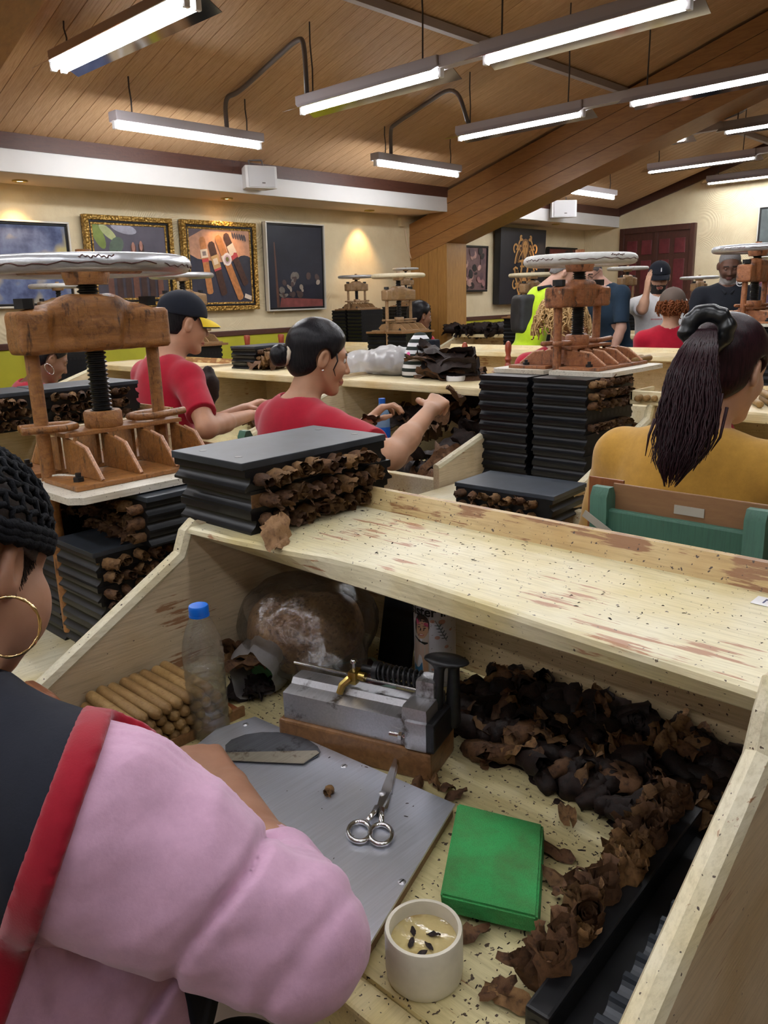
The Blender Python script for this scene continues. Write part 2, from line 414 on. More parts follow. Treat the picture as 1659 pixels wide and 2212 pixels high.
def nets(F, lo, h):
    n = np.array(F.shape); s = F < 0
    c = [s[i:n[0]-1+i, j:n[1]-1+j, k:n[2]-1+k] for i in (0, 1) for j in (0, 1) for k in (0, 1)]
    tot = sum(x.astype(np.int8) for x in c); mask = (tot > 0) & (tot < 8)
    I = np.argwhere(mask); idx = -np.ones(mask.shape, np.int64); idx[mask] = np.arange(len(I))
    acc = np.zeros((len(I), 3)); cnt = np.zeros(len(I))
    cor = [(i, j, k) for i in (0, 1) for j in (0, 1) for k in (0, 1)]
    val = [F[I[:, 0]+a, I[:, 1]+b, I[:, 2]+d] for a, b, d in cor]
    for p in range(8):
        for q in range(p+1, 8):
            if sum(abs(cor[p][t]-cor[q][t]) for t in range(3)) != 1: continue
            m = (val[p] < 0) != (val[q] < 0); t = val[p][m]/(val[p][m]-val[q][m])
            acc[m] += np.array(cor[p])+t[:, None]*(np.array(cor[q])-np.array(cor[p])); cnt[m] += 1
    V = lo + h*(I+acc/np.maximum(cnt, 1)[:, None])
    Q = []
    for ax in range(3):
        o1, o2 = [(1, 2), (2, 0), (0, 1)][ax]
        a = [slice(None)]*3; b = [slice(None)]*3; a[ax] = slice(0, -1); b[ax] = slice(1, None)
        for o in (o1, o2): a[o] = slice(1, -1); b[o] = slice(1, -1)
        sa = s[tuple(a)]; sb = s[tuple(b)]; E = np.argwhere(sa != sb)
        if not len(E): continue
        fl = sa[tuple(E.T)]
        g = E.copy(); g[:, o1] += 1; g[:, o2] += 1
        d1 = np.zeros(3, int); d1[o1] = 1; d2 = np.zeros(3, int); d2[o2] = 1
        qd = np.stack([idx[tuple((g-d1-d2).T)], idx[tuple((g-d2).T)], idx[tuple(g.T)], idx[tuple((g-d1).T)]], 1)
        qd[~fl] = qd[~fl][:, ::-1]
        Q.append(qd)
    return V, np.concatenate(Q)
def sdf_obj(name, S, mats, parent=None, zones=None, solid=True):
    V, Q = S.mesh()
    me = bpy.data.meshes.new(name); me.from_pydata(V.tolist(), [], Q.tolist())
    mats = mats if isinstance(mats, (list, tuple)) else [mats]
    for m in mats: me.materials.append(m)
    if zones:
        C = V[Q].mean(1); mi = np.zeros(len(Q), int)
        for k, f in zones: mi[f(C)] = k
        me.polygons.foreach_set('material_index', mi.tolist())
    me.shade_smooth(); me.update()
    return link(name, me, parent)
def frame(pos, yaw=0, pitch=0, roll=0, s=1.0):
    """local x forward, y left, z up; pitch>0 looks down, roll>0 tips to the right"""
    R = Matrix.Rotation(yaw, 3, 'Z') @ Matrix.Rotation(pitch, 3, 'Y') @ Matrix.Rotation(roll, 3, 'X')
    T = np.eye(4); T[:3, :3] = np.array(R)*s; T[:3, 3] = pos; return T
def wave(X, seed, f, n=7):
    r = np.random.RandomState(seed); o = 0
    for _ in range(n):
        d = r.normal(size=3); d /= np.linalg.norm(d); o = o+np.sin((X@d)*f*r.uniform(.6, 1.5)+r.uniform(0, 6.28))
    return o/n

# ------------------------------------------------------------------ the room (K scales a measured point about the lens)
K = 1.2308
def kz(z): return EYE+(z-EYE)*K
YW = 5.2*K; YF = 4.742*K; XB = 5.913*K; XE = 9.156*K; SL = .30
ZC = kz(2.374)                                   # ceiling height at the fascia
def zceil(y): return ZC+SL*(YF-y)
RIDGE = -.6
X0, Y0 = -5.0, -4.2
m, nt, N, L, P = new_mat('pine_ceiling_boards')
st = coords(N, L, (22, 1.2, 22)); oi = N.new('ShaderNodeObjectInfo')
c = mix(N, L, ramp(N, L, noise(N, L, st, 5, 5, .65, .8), [(.32, 0), (.66, 1)]), (.74, .50, .29), (.50, .29, .145))
c = mix(N, L, ramp(N, L, noise(N, L, st, 16, 4, .7), [(.6, 0), (.72, .8)]), c, (.30, .145, .06))
c = mix(N, L, oi.outputs['Random'], c, mix(N, L, .28, c, (.34, .19, .09)))
L.new(c, P.inputs['Base Color']); P.inputs['Roughness'].default_value = .5; MT['pine'] = m
m, nt, N, L, P = new_mat('cream_combed_plaster')
v = coords(N, L)
vo = N.new('ShaderNodeTexVoronoi'); vo.inputs['Scale'].default_value = 1.6; L.new(v, vo.inputs['Vector'])
wvv = N.new('ShaderNodeVectorMath'); wvv.operation = 'LENGTH'; L.new(vo.outputs['Position'], wvv.inputs[0])
sb = N.new('ShaderNodeVectorMath'); sb.operation = 'SUBTRACT'; L.new(v, sb.inputs[0]); L.new(vo.outputs['Position'], sb.inputs[1])
ln = N.new('ShaderNodeVectorMath'); ln.operation = 'LENGTH'; L.new(vo.outputs['Distance'], ln.inputs[0])
sn = N.new('ShaderNodeMath'); sn.operation = 'MULTIPLY'; L.new(vo.outputs['Distance'], sn.inputs[0]); sn.inputs[1].default_value = 220
s2 = N.new('ShaderNodeMath'); s2.operation = 'SINE'; L.new(sn.outputs[0], s2.inputs[0])
s3 = N.new('ShaderNodeMath'); s3.operation = 'MULTIPLY'; L.new(s2.outputs[0], s3.inputs[0])
L.new(ramp(N, L, noise(N, L, v, .9, 2), [(.5, 0), (.6, 1)]), s3.inputs[1])
f2 = noise(N, L, v, 5, 5)
ad = N.new('ShaderNodeMath'); ad.operation = 'ADD'; L.new(s3.outputs[0], ad.inputs[0])
mu = N.new('ShaderNodeMath'); mu.operation = 'MULTIPLY'; L.new(f2, mu.inputs[0]); mu.inputs[1].default_value = 5
L.new(mu.outputs[0], ad.inputs[1])
L.new(mix(N, L, ramp(N, L, f2, [(.3, 0), (.7, 1)]), (.82, .71, .48), (.74, .62, .40)), P.inputs['Base Color'])
P.inputs['Roughness'].default_value = .75; bump(N, L, P, ad.outputs[0], .35, .006); MT['plaster'] = m
MT['floor'] = plain('dusty_brown_floor', (.16, .11, .075), .6, var=.3, nsc=3)

struct(MB().box(X0, XE, Y0, YW, -.05, 0).build('floor', MT['floor']))
struct(MB().box(X0, XE+.2, YW, YW+.15, 0, zceil(YF)+.6).build('wall_left', MT['plaster']))
struct(MB().box(X0, XE+.2, Y0-.15, Y0, 0, 3.9).build('wall_right', MT['plaster']))
struct(MB().box(X0-.15, X0, Y0-.15, YW+.15, 0, 5.2).build('wall_near', MT['plaster']))
# back wall with the door opening left solid behind the door
wb = struct(MB().box(XE, XE+.15, Y0-.15, YW+.15, 0, 5.2).build('wall_back', MT['plaster']))
# sloped ceiling: a backing sheet and its boards, each a piece of its own
ce = struct(MB().add([(X0, YW, zceil(YW)+.03), (XE, YW, zceil(YW)+.03), (XE, RIDGE, zceil(RIDGE)+.03), (X0, RIDGE, zceil(RIDGE)+.03),
                      (XE, Y0, zceil(RIDGE)+.03-SL*(RIDGE-Y0)), (X0, Y0, zceil(RIDGE)+.03-SL*(RIDGE-Y0))], [(0, 1, 2, 3), (3, 2, 4, 5)]).build('ceiling', MT['trim']))
BWID = .118
ln_ = math.hypot(YF+.25-RIDGE, SL*(YF+.25-RIDGE))
bd = MB().rbox(-BWID/2+.0015, BWID/2-.0015, 0, ln_, 0, .018, .003)
bd = bd.build('plank', MT['pine'], ce, (X0+BWID/2, RIDGE, zceil(RIDGE)))
bd.rotation_euler = (-math.atan(SL), 0, 0)
n_b = int((XE-X0)/BWID)
for i in range(1, n_b):
    q = bd.copy(); COL.objects.link(q); q.parent = ce; q.location.x = X0+BWID*(i+.5)
# fascia, soffit and trims
zs0, zf0, zf1 = kz(2.16), kz(2.173), kz(2.293)
for nm, xa, xb in (('trim_1', X0, XB), ('trim_2', XB+.36, XE)):
    struct(MB().box(xa, xb, YF, YF+.03, zf0, zf1, ).build(nm, MT['white_wall']))
struct(MB().box(X0, XE, YF+.03, YW, zf0+.004, zf0+.03).build('trim_3', MT['soffit']))
struct(MB().box(X0, XB, YF-.012, YF+.04, zf1, ZC+.05).build('trim_4', MT['trim']))
struct(MB().box(XB+.36, XE, YF-.012, YF+.04, zf1, ZC+.05).build('trim_5', MT['trim']))
rk = [(YF+.02, zf1), (RIDGE, zf1+SL*(YF-RIDGE)), (RIDGE, zf1+.2+SL*(YF-RIDGE)), (YF+.02, zf1+.2)]
struct(MB().prism(rk, 0, XE-.04, XE).build('trim_6', MT['trim']))
# chair rail and lime wainscot along the left wall
zr = kz(1.226)
struct(MB().box(X0, XE, YW-.025, YW, zr-.05, zr, .006).build('trim_7', MT['trim']))
struct(MB().box(X0, XE, YW-.012, YW, .0, zr-.05).build('trim_8', MT['lime']))
struct(MB().box(XE-.025, XE, 4.78*K, YW, zr-.05, zr, .006).build('trim_9', MT['trim']))
# laminated portal frames: boards of the post and laminations of the rafter
def portal(x, idx):
    fr = struct(MB().box(x+.03, x+.33, YW-.02, YW, 0, 2.0).build('trim_%d' % idx, MT['trim']))
    yo, yi = YW, 4.757*K
    zk = kz(1.907)
    nb = 4
    for i in range(nb):
        a = yi+(yo-yi)*i/nb; b = yi+(yo-yi)*(i+1)/nb
        q = MB().prism([(a+.002, 0), (b-.002, 0), (b-.002, zk-(b-yi)*SL+.1), (a+.002, zk-(a-yi)*SL+.1)], 0, x, x+.36).build('board', MT['column'], fr)
    nl = 4; hh = .54
    for i in range(nl):
        o0 = hh*i/nl+.002; o1 = hh*(i+1)/nl-.002
        e = yo if i < 3 else YF
        q = MB().prism([(e, zk+o0-(e-yi)*SL), (e, zk+o1-(e-yi)*SL), (RIDGE, zk+o1+(yi-RIDGE)*SL), (RIDGE, zk+o0+(yi-RIDGE)*SL)], 0, x-.01-.004*(i % 2), x+.37).build('lamination', MT['beam'], fr)
portal(XB, 10)
portal(1.43, 11)
# thin metal purlin under the boards
struct(MB().box(1.4, XE, 3.74, 3.79, zceil(3.77)-.06, zceil(3.77)-.005).build('trim_12', MT['housing']))

# ------------------------------------------------------------------ double door in the back wall
yd0, yd1, zd = 1.42+0, 0, 0
ya, yb = 3.857*K, 4.644*K; zt = kz(2.085)
dr = struct(MB().box(XE-.05, XE, ya, yb, 0, zt, .004).build('door_1', MT['doorwood']))
cm = MB()
for a, b in ((ya-.07, ya), (yb, yb+.07)): cm.box(XE-.07, XE, a, b, 0, zt+.08, .006)
cm.box(XE-.07, XE, ya, yb, zt, zt+.08, .006); cm.build('door_frame', MT['doorwood'], dr)
wl = (yb-ya)/2
MT['redpanel'] = plain('red_brown_door_panel', (.13, .025, .03), .3, var=.3, nsc=8)
for k in (0, 1):
    for r, (z0, z1) in enumerate(((.12, .75), (.85, 1.32), (1.40, 1.86), (1.94, zt-.1))):
        for c2 in (0, 1):
            y0_ = ya+k*wl+.06+c2*(wl/2-.02); MB().rbox(XE-.062, XE-.045, y0_, y0_+wl/2-.09, z0, z1, .005).build('door_panel', MT['redpanel'], dr)
MB().box(XE-.066, XE-.04, ya+wl-.03, ya+wl+.03, 0, zt, .004).build('door_stile', MT['doorwood'], dr)
# ------------------------------------------------------------------ lamps
def fluor(x, y0, y1, z, along, label, refl=True, wires=(), tubes=1, lit=None):
    """suspended batten light; along 'x' or 'y' from y0 to y1 at the other coordinate x; z = tube height"""
    Ln = y1-y0; t = thing('fluorescent_light', label, 'ceiling light', (x, y0, z) if along == 'y' else (y0, x, z), 0 if along == 'y' else -math.pi/2, 'fluorescent lights hung from the ceiling')
    if along == 'x': t.rotation_euler = (0, 0, -math.pi/2)
    MB().rbox(-.05, .05, 0, Ln, .025, .085, .006).build('housing', MT['housing'], t)
    if refl:
        for s in (-1, 1):
            MB().add([(s*.05, -.03, .03), (s*.05, Ln+.03, .03), (s*.135, Ln+.03, -.015), (s*.135, -.03, -.015),
                      (s*.052, -.03, .033), (s*.052, Ln+.03, .033), (s*.137, Ln+.03, -.012), (s*.137, -.03, -.012)],
                     [(0, 1, 2, 3), (7, 6, 5, 4), (0, 4, 5, 1), (2, 6, 7, 3), (1, 5, 6, 2), (0, 3, 7, 4)]).build('reflector', MT['reflector'], t)
    for k in range(tubes):
        dx = 0 if tubes == 1 else (-.03, .03)[k]
        MB().cyl((dx, .02, 0), (dx, Ln-.02, 0), .019, n=10).build('tube', lit or MT['tube'], t, smooth=False)
        for yy in (.012, Ln-.012): MB().rbox(dx-.016, dx+.016, yy-.012, yy+.012, -.022, .03, .004).build('lamp_holder', MT['white_plastic'], t)
    for f in (.12, .9):
        yy = Ln*f
        zt_ = zceil(y0+yy if along == 'y' else x)-z
        MB().tube([(0, yy, .085), (.006, yy, .085+(zt_-.085)*.35), (-.004, yy, .085+(zt_-.085)*.7), (0, yy, zt_)], .005, 6).build('hanging_wire', MT['wire'], t)
    return t
zA, zB = kz(2.335), kz(2.40)
# along x the local +y axis maps to world +x (rz=-90): origin at the far-left end
fluor(4.05*K, 2.30*K, 3.26*K, zA, 'x', 'near twin-ended batten light parallel to the picture wall, above the gold framed pictures', False)
fluor(4.05*K, 4.25*K, 5.18*K, zA, 'x', 'batten light parallel to the picture wall, just left of the big wooden rafter', False)
fluor(4.05*K, 6.83*K, 7.68*K, zA, 'x', 'short far batten light beyond the big wooden rafter', False)
rows = ((1.94*K, ((2.75, 3.86, 2.50, 'large tube light with mirrored wings at the top left corner'),), 2),
        (3.05*K, ((2.47, 3.43, 2.395, 'mirrored tube light left of the grey joining channel, in the second row'), (1.34, 2.24, 2.395, 'brightest long tube light at the top, right of the joining channel')), 1),
        (4.41*K, ((2.53, 3.44, 2.42, 'mirrored tube light in front of the rafter, with one red end'), (1.33, 2.25, 2.42, 'mirrored tube light running out of the right edge in front of the rafter')), 1),
        (6.4*K, ((2.78, 3.82, 2.55, 'tube light just behind the rafter, over the rafter lower edge'), (1.62, 2.50, 2.55, 'tube light behind the rafter cut by the right edge')), 1),
        (7.66*K, ((2.70, 3.69, 2.53, 'tube light above the dark door, long and thin'), (1.6, 2.55, 2.53, 'far tube light right of the one above the door')), 1),
        (8.8*K, ((2.5, 3.58, 2.505, 'farthest tube light, close to the back wall'),), 1))
for x, ls, nt_ in rows:
    for y0_, y1_, z, lab in ls: fluor(x, y0_*K, y1_*K, kz(z), 'y', lab, True, tubes=nt_)
for j, (x, ys) in enumerate(((1.94*K, ((.7, 1.8), (-.5, .6))), (.95, ((2.7, 3.8), (1.4, 2.5), (.2, 1.3), (-1.2, -.1))), (-.4, ((2.7, 3.8), (1.4, 2.5), (.2, 1.3), (-1.2, -.1))), (-1.8, ((2.7, 3.8), (1.2, 2.3), (-.3, .8))), (-3.2, ((2.2, 3.3), (.4, 1.5))), (3.05*K, ((.1, 1.2),)))):
    for i, (a, b) in enumerate(ys):
        fluor(x, a*K, b*K, kz(2.42), 'y', 'overhead tube light in the row above the nearest bench, out of the picture', True, lit=MT['tube_dim'])  # unseen rows carry on the ranks, added to light the near bench
# channels that join two lights of a row
for x, a, b, z in ((3.05*K, 2.24*K, 2.47*K, kz(2.42)), (4.41*K, 2.25*K, 2.53*K, kz(2.45)), (6.4*K, 2.50*K, 2.78*K, kz(2.58)), (7.66*K, 2.55*K, 2.70*K, kz(2.56))):
    tag(MB().rbox(x-.035, x+.035, a, b, z-.01, z+.05, .004).build('light_channel', MT['housing']), 'grey metal channel joining two tube lights in row at x %.1f m' % x if 0 else
        {3.05: 'grey channel between the two nearest tube lights', 4.41: 'grey channel between two tube lights in front of the rafter', 6.4: 'grey channel between the tube lights behind the rafter', 7.66: 'grey channel in the far row of tube lights above the door'}[round(x/K, 2)], 'channel', 'channels joining lights')
def pc(x, y):   # pixel on the sloped ceiling
    d = ray(x, y); t = (ZC+SL*YF-EYE)/(d[2]+SL*d[1]); return wpt(d*t)
def conduit(pts, label):
    tag(MB().tube(pts, .016, 8).build('conduit', MT['conduit'], smooth=True), label, 'conduit')
def arc(P, n=6):
    out = []
    P = [np.array(p) for p in P]
    for i in range(len(P)):
        if i in (0, len(P)-1): out.append(P[i]); continue
        for k in range(n+1):
            t = k/n; a = P[i]+(P[i-1]-P[i])*min(.45, .16/np.linalg.norm(P[i-1]-P[i])); b = P[i]+(P[i+1]-P[i])*min(.45, .16/np.linalg.norm(P[i+1]-P[i]))
            out.append((1-t)**2*a+2*t*(1-t)*P[i]+t*t*b)
    return out
dz = np.array([0, 0, -.03])
la = np.array([3.02*K, 4.05*K, zA+.07]); 
conduit(arc([la, la+[0, 0, .22], pc(512, 192)+dz, pc(648, 66)+dz, np.array([3.05*K, 3.38*K, kz(2.47)+.28]), np.array([3.05*K, 3.38*K, kz(2.47)])]), 'bent grey conduit from the wall-side light up and over to the second row')
lb = np.array([4.42*K, 4.05*K, zA+.07])
conduit(arc([lb, lb+[0, 0, .22], pc(850, 262)+dz, pc(985, 172)+dz, np.array([4.41*K, 3.36*K, kz(2.49)])]), 'bent grey conduit left of the rafter between two lights')
conduit(arc([pc(1565, 250)+dz, pc(1612, 232)+dz, pc(1617, 205)+dz]), 'short black curved conduit on the rafter at upper right')
# speakers
def speaker(p, rz, s, label):
    t = thing('wall_speaker', label, 'speaker', p, rz)
    b = MB().rbox(-.11*s, .11*s, -.15*s, .15*s, -.095*s, .095*s, .012)
    for i, v in enumerate(b.v):
        if v[0] > 0: b.v[i] = (v[0], v[1]*.8, v[2]*.9)
    b.build('cabinet', MT['white_plastic'], t, auto=40)
    MB().rbox(-.118*s, -.108*s, -.125*s, .125*s, -.085*s, .085*s, .004).build('grille', plain('grey_grille', (.62, .62, .64), .6, bst=.4, nsc=300), t)
    MB().rbox(-.1205*s, -.117*s, -.03*s, .0, -.055*s, -.045*s, .001).build('badge', MT['conduit'], t)
    MB().tube([(0, -.06, .085*s), (.03, -.06, .16*s), (.03, .06, .16*s), (0, .06, .085*s)], .008, 6).build('bracket', MT['conduit'], t)
sp = py_(556, 386, YF-.09); speaker(sp, math.radians(72), .95, 'white box speaker mounted on the fascia above the pictures')
sp = py_(1213, 453, YF-.12); speaker(sp, math.radians(48), 1.1, 'far white speaker on a hoop bracket right of the rafter')
# warm downlights in the soffit
for (x, y), lab in zip(((43, 391), (490, 429), (798, 455), (1225, 482)), ('recessed downlight at the far left of the soffit', 'recessed downlight above the picture of banded cigars', 'recessed downlight near the rafter end of the soffit', 'recessed downlight in the far soffit by the corner')):
    d = ray(x, y); p = wpt(d*((zf0-EYE)/d[2])); p[1] = min(max(p[1], YF+.2), YW-.1)
    t = thing('downlight', lab, 'downlight', p, 0, 'recessed soffit downlights')
    MB().lathe([(.055, .012), (.055, -.006), (.04, -.008), (.036, .004)], n=20, cap=False).build('trim_ring', MT['brass'], t, smooth=True)
    MB().lathe([(.0, .0), (.036, .0)], n=16, cap=False).build('lamp', MT['bulb'], t)
    li = bpy.data.lights.new('downlight_beam', 'SPOT'); li.energy = SPOT; li.color = (1, .62, .28); li.spot_size = math.radians(75); li.spot_blend = .7; li.shadow_soft_size = .03
    lo_ = bpy.data.objects.new('downlight_beam', li); COL.objects.link(lo_); lo_.parent = t; lo_.location = (0, 0, -.02); lo_.rotation_euler = (math.radians(14), 0, 0)
# small junction box and cable at the column
jb = py_(868, 480, YW-.03)
t = thing('junction_box', 'small white junction box with a cable on the wall by the column', 'box', jb)
MB().rbox(-.035, .035, -.02, .03, -.05, .05, .004).build('case', MT['plaster'], t)
q1, q2, q3 = [py_(x, y, YW-.02)-jb for x, y in ((875, 495), (880, 530), (888, 558))]
MB().tube([q1, q2, q3], .006, 6).build('cable', MT['soffit'], t)
# ------------------------------------------------------------------ pictures on the walls
class Flat:
    """flat print made of coloured shapes, each lying a hair in front of the last; u right, v up, both 0..1"""
    def __init__(s, w, h): s.w = w; s.h = h; s.mb = MB(); s.m = []; s.d = 0
    def poly(s, pts, m):
        if m not in s.m: s.m.append(m)
        s.mb.cur = s.m.index(m); s.d += .00025
        s.mb.add([((u-.5)*s.w, -s.d, (v-.5)*s.h) for u, v in pts], [tuple(range(len(pts)))]); return s
    def oval(s, u, v, ru, rv, m, n=20, rot=0):
        a = s.h/s.w
        return s.poly([(u+(ru*math.cos(t)*math.cos(rot)-rv*a*math.sin(t)*math.sin(rot)), v+(ru/a*math.cos(t)*math.sin(rot)+rv*math.sin(t)*math.cos(rot))) for t in [2*math.pi*k/n for k in range(n)]], m)
    def stroke(s, pts, wd, m):
        """ribbon of width wd (fraction of width)"""
        q = [np.array([u*s.w, v*s.h]) for u, v in pts]; L_, R_ = [], []
        for i in range(len(q)):
            t = q[min(i+1, len(q)-1)]-q[max(i-1, 0)]; t = t/(np.linalg.norm(t)+1e-9); nn = np.array([-t[1], t[0]])
            ww = wd*s.w*.5*(1 if not callable(wd) else 1)
            L_.append(q[i]+nn*ww); R_.append(q[i]-nn*ww)
        if m not in s.m: s.m.append(m)
        s.mb.cur = s.m.index(m); s.d += .00012
        vs = [(p[0]-.5*s.w, -s.d, p[1]-.5*s.h) for p in L_+R_]; n = len(q)
        s.mb.add(vs, [(i, i+1, n+i+1, n+i) for i in range(n-1)]); return s
    def build(s, name, parent, y): o = s.mb.build(name, s.m, parent); o.location = (0, y, 0); return o
def ink(name, c, var=.25, sc=12, rough=.4):
    k = 'ink_'+name
    if k not in MT: MT[k] = plain('print_'+name, c, rough, var=var, nsc=sc)
    return MT[k]
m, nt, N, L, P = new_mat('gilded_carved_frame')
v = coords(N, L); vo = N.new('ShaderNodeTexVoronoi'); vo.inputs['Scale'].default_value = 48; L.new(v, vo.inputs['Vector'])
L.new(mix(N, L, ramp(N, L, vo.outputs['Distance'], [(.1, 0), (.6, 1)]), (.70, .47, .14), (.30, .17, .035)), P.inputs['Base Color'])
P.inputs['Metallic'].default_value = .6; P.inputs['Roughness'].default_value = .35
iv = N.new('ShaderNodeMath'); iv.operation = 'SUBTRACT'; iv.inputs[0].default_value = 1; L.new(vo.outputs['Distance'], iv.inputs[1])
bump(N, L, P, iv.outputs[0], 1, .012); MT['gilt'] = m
def framebars(w, h, fw, d0, d1):
    mb = MB()
    for a, b, c, e in ((-w/2, w/2, h/2-fw, h/2), (-w/2, w/2, -h/2, -h/2+fw), (-w/2, -w/2+fw, -h/2+fw, h/2-fw), (w/2-fw, w/2, -h/2+fw, h/2-fw)):
        mb.rbox(a, b, d0, d1, c, e, min(fw, .02)*.25)
    return mb
def picture(x0, x1, z0, z1, label, style, draw, name='framed_picture', on='left', tilt=.03):
    w, h = abs(x1-x0), z1-z0
    if on == 'left': t = thing(name, label, 'picture', ((x0+x1)/2, YW-.022-tilt*(z1-z0)/2, (z0+z1)/2)); t.rotation_euler = (tilt, 0, 0)
    else: t = thing(name, label, 'picture', (XE-.02, (x0+x1)/2, (z0+z1)/2)); t.rotation_euler = (0, 0, -math.pi/2)
    MB().box(-w/2+.004, w/2-.004, -.03, .012, -h/2+.004, h/2-.004).build('backing', MT['screw'], t)
    if style == 'gilt':
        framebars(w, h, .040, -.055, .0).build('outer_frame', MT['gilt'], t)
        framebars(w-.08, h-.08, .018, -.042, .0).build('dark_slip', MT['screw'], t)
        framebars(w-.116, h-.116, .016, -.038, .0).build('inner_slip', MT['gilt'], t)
        f = .074; yp = -.0305
    elif style == 'silver':
        framebars(w, h, .014, -.05, .0).build('outer_frame', MT['chrome_soft'], t); framebars(w-.028, h-.028, .02, -.034, 0).build('dark_slip', MT['screw'], t); f = .034; yp = -.0305
    elif style == 'black':
        framebars(w, h, .025, -.045, .0).build('outer_frame', MT['screw'], t); f = .025; yp = -.0305
    elif style == 'deep':
        MB().rbox(-w/2, w/2, -.09, .0, -h/2, h/2, .004).build('stretched_canvas', ink('navy_black', (.012, .014, .022), .1), t); f = 0; yp = -.0905
    F = Flat(w-2*f, h-2*f); draw(F); F.build('print', t, yp); return t
MT['chrome_soft'] = plain('pale_silver_frame', (.66, .64, .58), .4, .3)
full = [(0, 0), (1, 0), (1, 1), (0, 1)]
m, nt, N, L, P = new_mat('print_blue_abstract'); v = coords(N, L)
c = mix(N, L, ramp(N, L, noise(N, L, v, 6, 4, .6), [(.35, 0), (.65, 1)]), (.03, .045, .13), (.13, .18, .34))
c = mix(N, L, ramp(N, L, noise(N, L, v, 3.2, 2), [(.57, 0), (.68, 1)]), c, (.42, .36, .16))
L.new(c, P.inputs['Base Color']); MT['blue_abs'] = m
picture(1.60*K, 2.524*K, kz(1.44), kz(1.963), 'blue abstract canvas with pale yellow patches in a thin pale frame, at the left edge', 'silver', lambda F: F.poly(full, MT['blue_abs']))
def upright_cigars(F):
    F.poly(full, ink('dusk_grey', (.10, .09, .12), .3, 3))
    F.poly([(0, 0), (1, 0), (1, .30), (0, .36)], ink('dusk_low', (.05, .045, .06)))
    for u, v, a, b, r, mt in ((.07, .86, .07, .2, .4, 'leaf_green'), (.2, .9, .14, .06, -.7, 'leaf_lime'), (.42, .96, .18, .07, -.2, 'leaf_mist'), (.3, .72, .12, .1, .9, 'leaf_green2')):
        F.oval(u, v, a, b, {'leaf_green': ink('leaf_green', (.18, .24, .05)), 'leaf_lime': ink('leaf_lime', (.42, .46, .22)), 'leaf_mist': ink('leaf_mist', (.36, .36, .44)), 'leaf_green2': ink('leaf_green2', (.10, .14, .10))}[mt], 16, r)
    for i, u in enumerate((.18, .30, .42, .53, .64, .76, .88)):
        top = (.48, .66, .6, .78, .8, .56, .66)[i]; wd = .042
        mt = ink('cigar_dark', (.05, .025, .02)) if i % 3 else ink('cigar_mid', (.14, .06, .04))
        F.poly([(u-wd, 0), (u+wd, 0), (u+wd*.9, top-.06), (u, top), (u-wd*.9, top-.06)], mt)
        if i in (3, 4): F.oval(u, top-.07, .024, .07, ink('ember_pink', (.45, .22, .17)), 12)
        F.oval(u, .46+.03*(i % 2), .04, .075, ink('band_white', (.66, .62, .66), .06), 16)
        F.oval(u, .46+.03*(i % 2), .026, .045, ink('band_mauve', (.42, .32, .40)), 12)
picture(2.626*K, 3.285*K, kz(1.428), kz(2.021), 'gilt framed photograph of upright dark cigars with round white bands', 'gilt', upright_cigars)
def banded_cigars(F):
    F.poly(full, ink('night_blue', (.03, .032, .055), .3, 6))
    F.poly([(0, .66), (.12, .60), (.5, .56), (1, .60), (1, 1), (0, 1)], ink('peach_wood', (.50, .26, .16), .2, 18))
    F.poly([(0, .88), (.24, 1), (0, 1)], ink('slate', (.10, .07, .08)))
    F.oval(.9, .46, .2, .2, ink('night_blue2', (.022, .024, .04)), 20)
    for k in range(6): F.oval(.72+.04*k, .93-.006*k, .018, .05, ink('shadow_comb', (.06, .05, .06)), 8, .3)
    def cig(u0, v0, u1, v1, wd, mt, bands):
        a = np.array([u0, v0]); b = np.array([u1, v1]); d = b-a; n_ = np.array([-(d[1])*.87, d[0]/.87]); n_ = n_/np.linalg.norm(n_)*wd
        F.poly([tuple(a-n_), tuple(b-n_), tuple(b+d*.03-n_*.5), tuple(b+d*.03+n_*.5), tuple(b+n_), tuple(a+n_), tuple(a-d*.05+n_*.5), tuple(a-d*.05-n_*.5)], mt)
        for s, e, mm, q in bands:
            p = a+d*s; p2 = a+d*e; F.poly([tuple(p-n_*q), tuple(p2-n_*q), tuple(p2+n_*q), tuple(p+n_*q)], mm)
    dk, md = ink('maduro', (.055, .025, .018), .3, 30), ink('natural', (.40, .17, .06), .25, 30)
    cream, red, tan = ink('band_cream', (.62, .54, .46), .08), ink('band_red', (.42, .06, .07)), ink('band_tan', (.45, .30, .14))
    cig(.21, .86, .29, .14, .05, md, ((.18, .34, cream, 1.15), (.22, .30, ink('band_grey', (.2, .17, .18)), .6), (.36, .42, red, 1.05)))
    cig(.35, .80, .52, .12, .055, dk, ((.22, .48, tan, 1.15), (.28, .40, cream, .7), (.48, .52, red, 1.1)))
    cig(.47, .88, .80, .06, .055, md, ((.26, .40, cream, 1.2),))
    cig(.60, .92, .90, .26, .052, dk, ((.18, .30, cream, 1.15), (.30, .38, cream, 1.2), (.38, .46, red, 1.1)))
    F.oval(.60, .60, .075, .09, ink('band_white', (.66, .62, .66), .06), 20); F.oval(.60, .60, .05, .06, ink('band_mauve', (.42, .32, .40)), 18); F.oval(.60, .60, .028, .036, ink('olive', (.14, .14, .05)), 14)
    F.oval(.735, .665, .03, .032, red, 14)
    F.poly([(.86, .06), (.98, .02), (.99, .08), (.88, .12)], cream)
picture(3.36*K, 4.025*K, kz(1.382), kz(2.024), 'gilt framed photograph of four cigars with ornate bands on wood', 'gilt', banded_cigars)
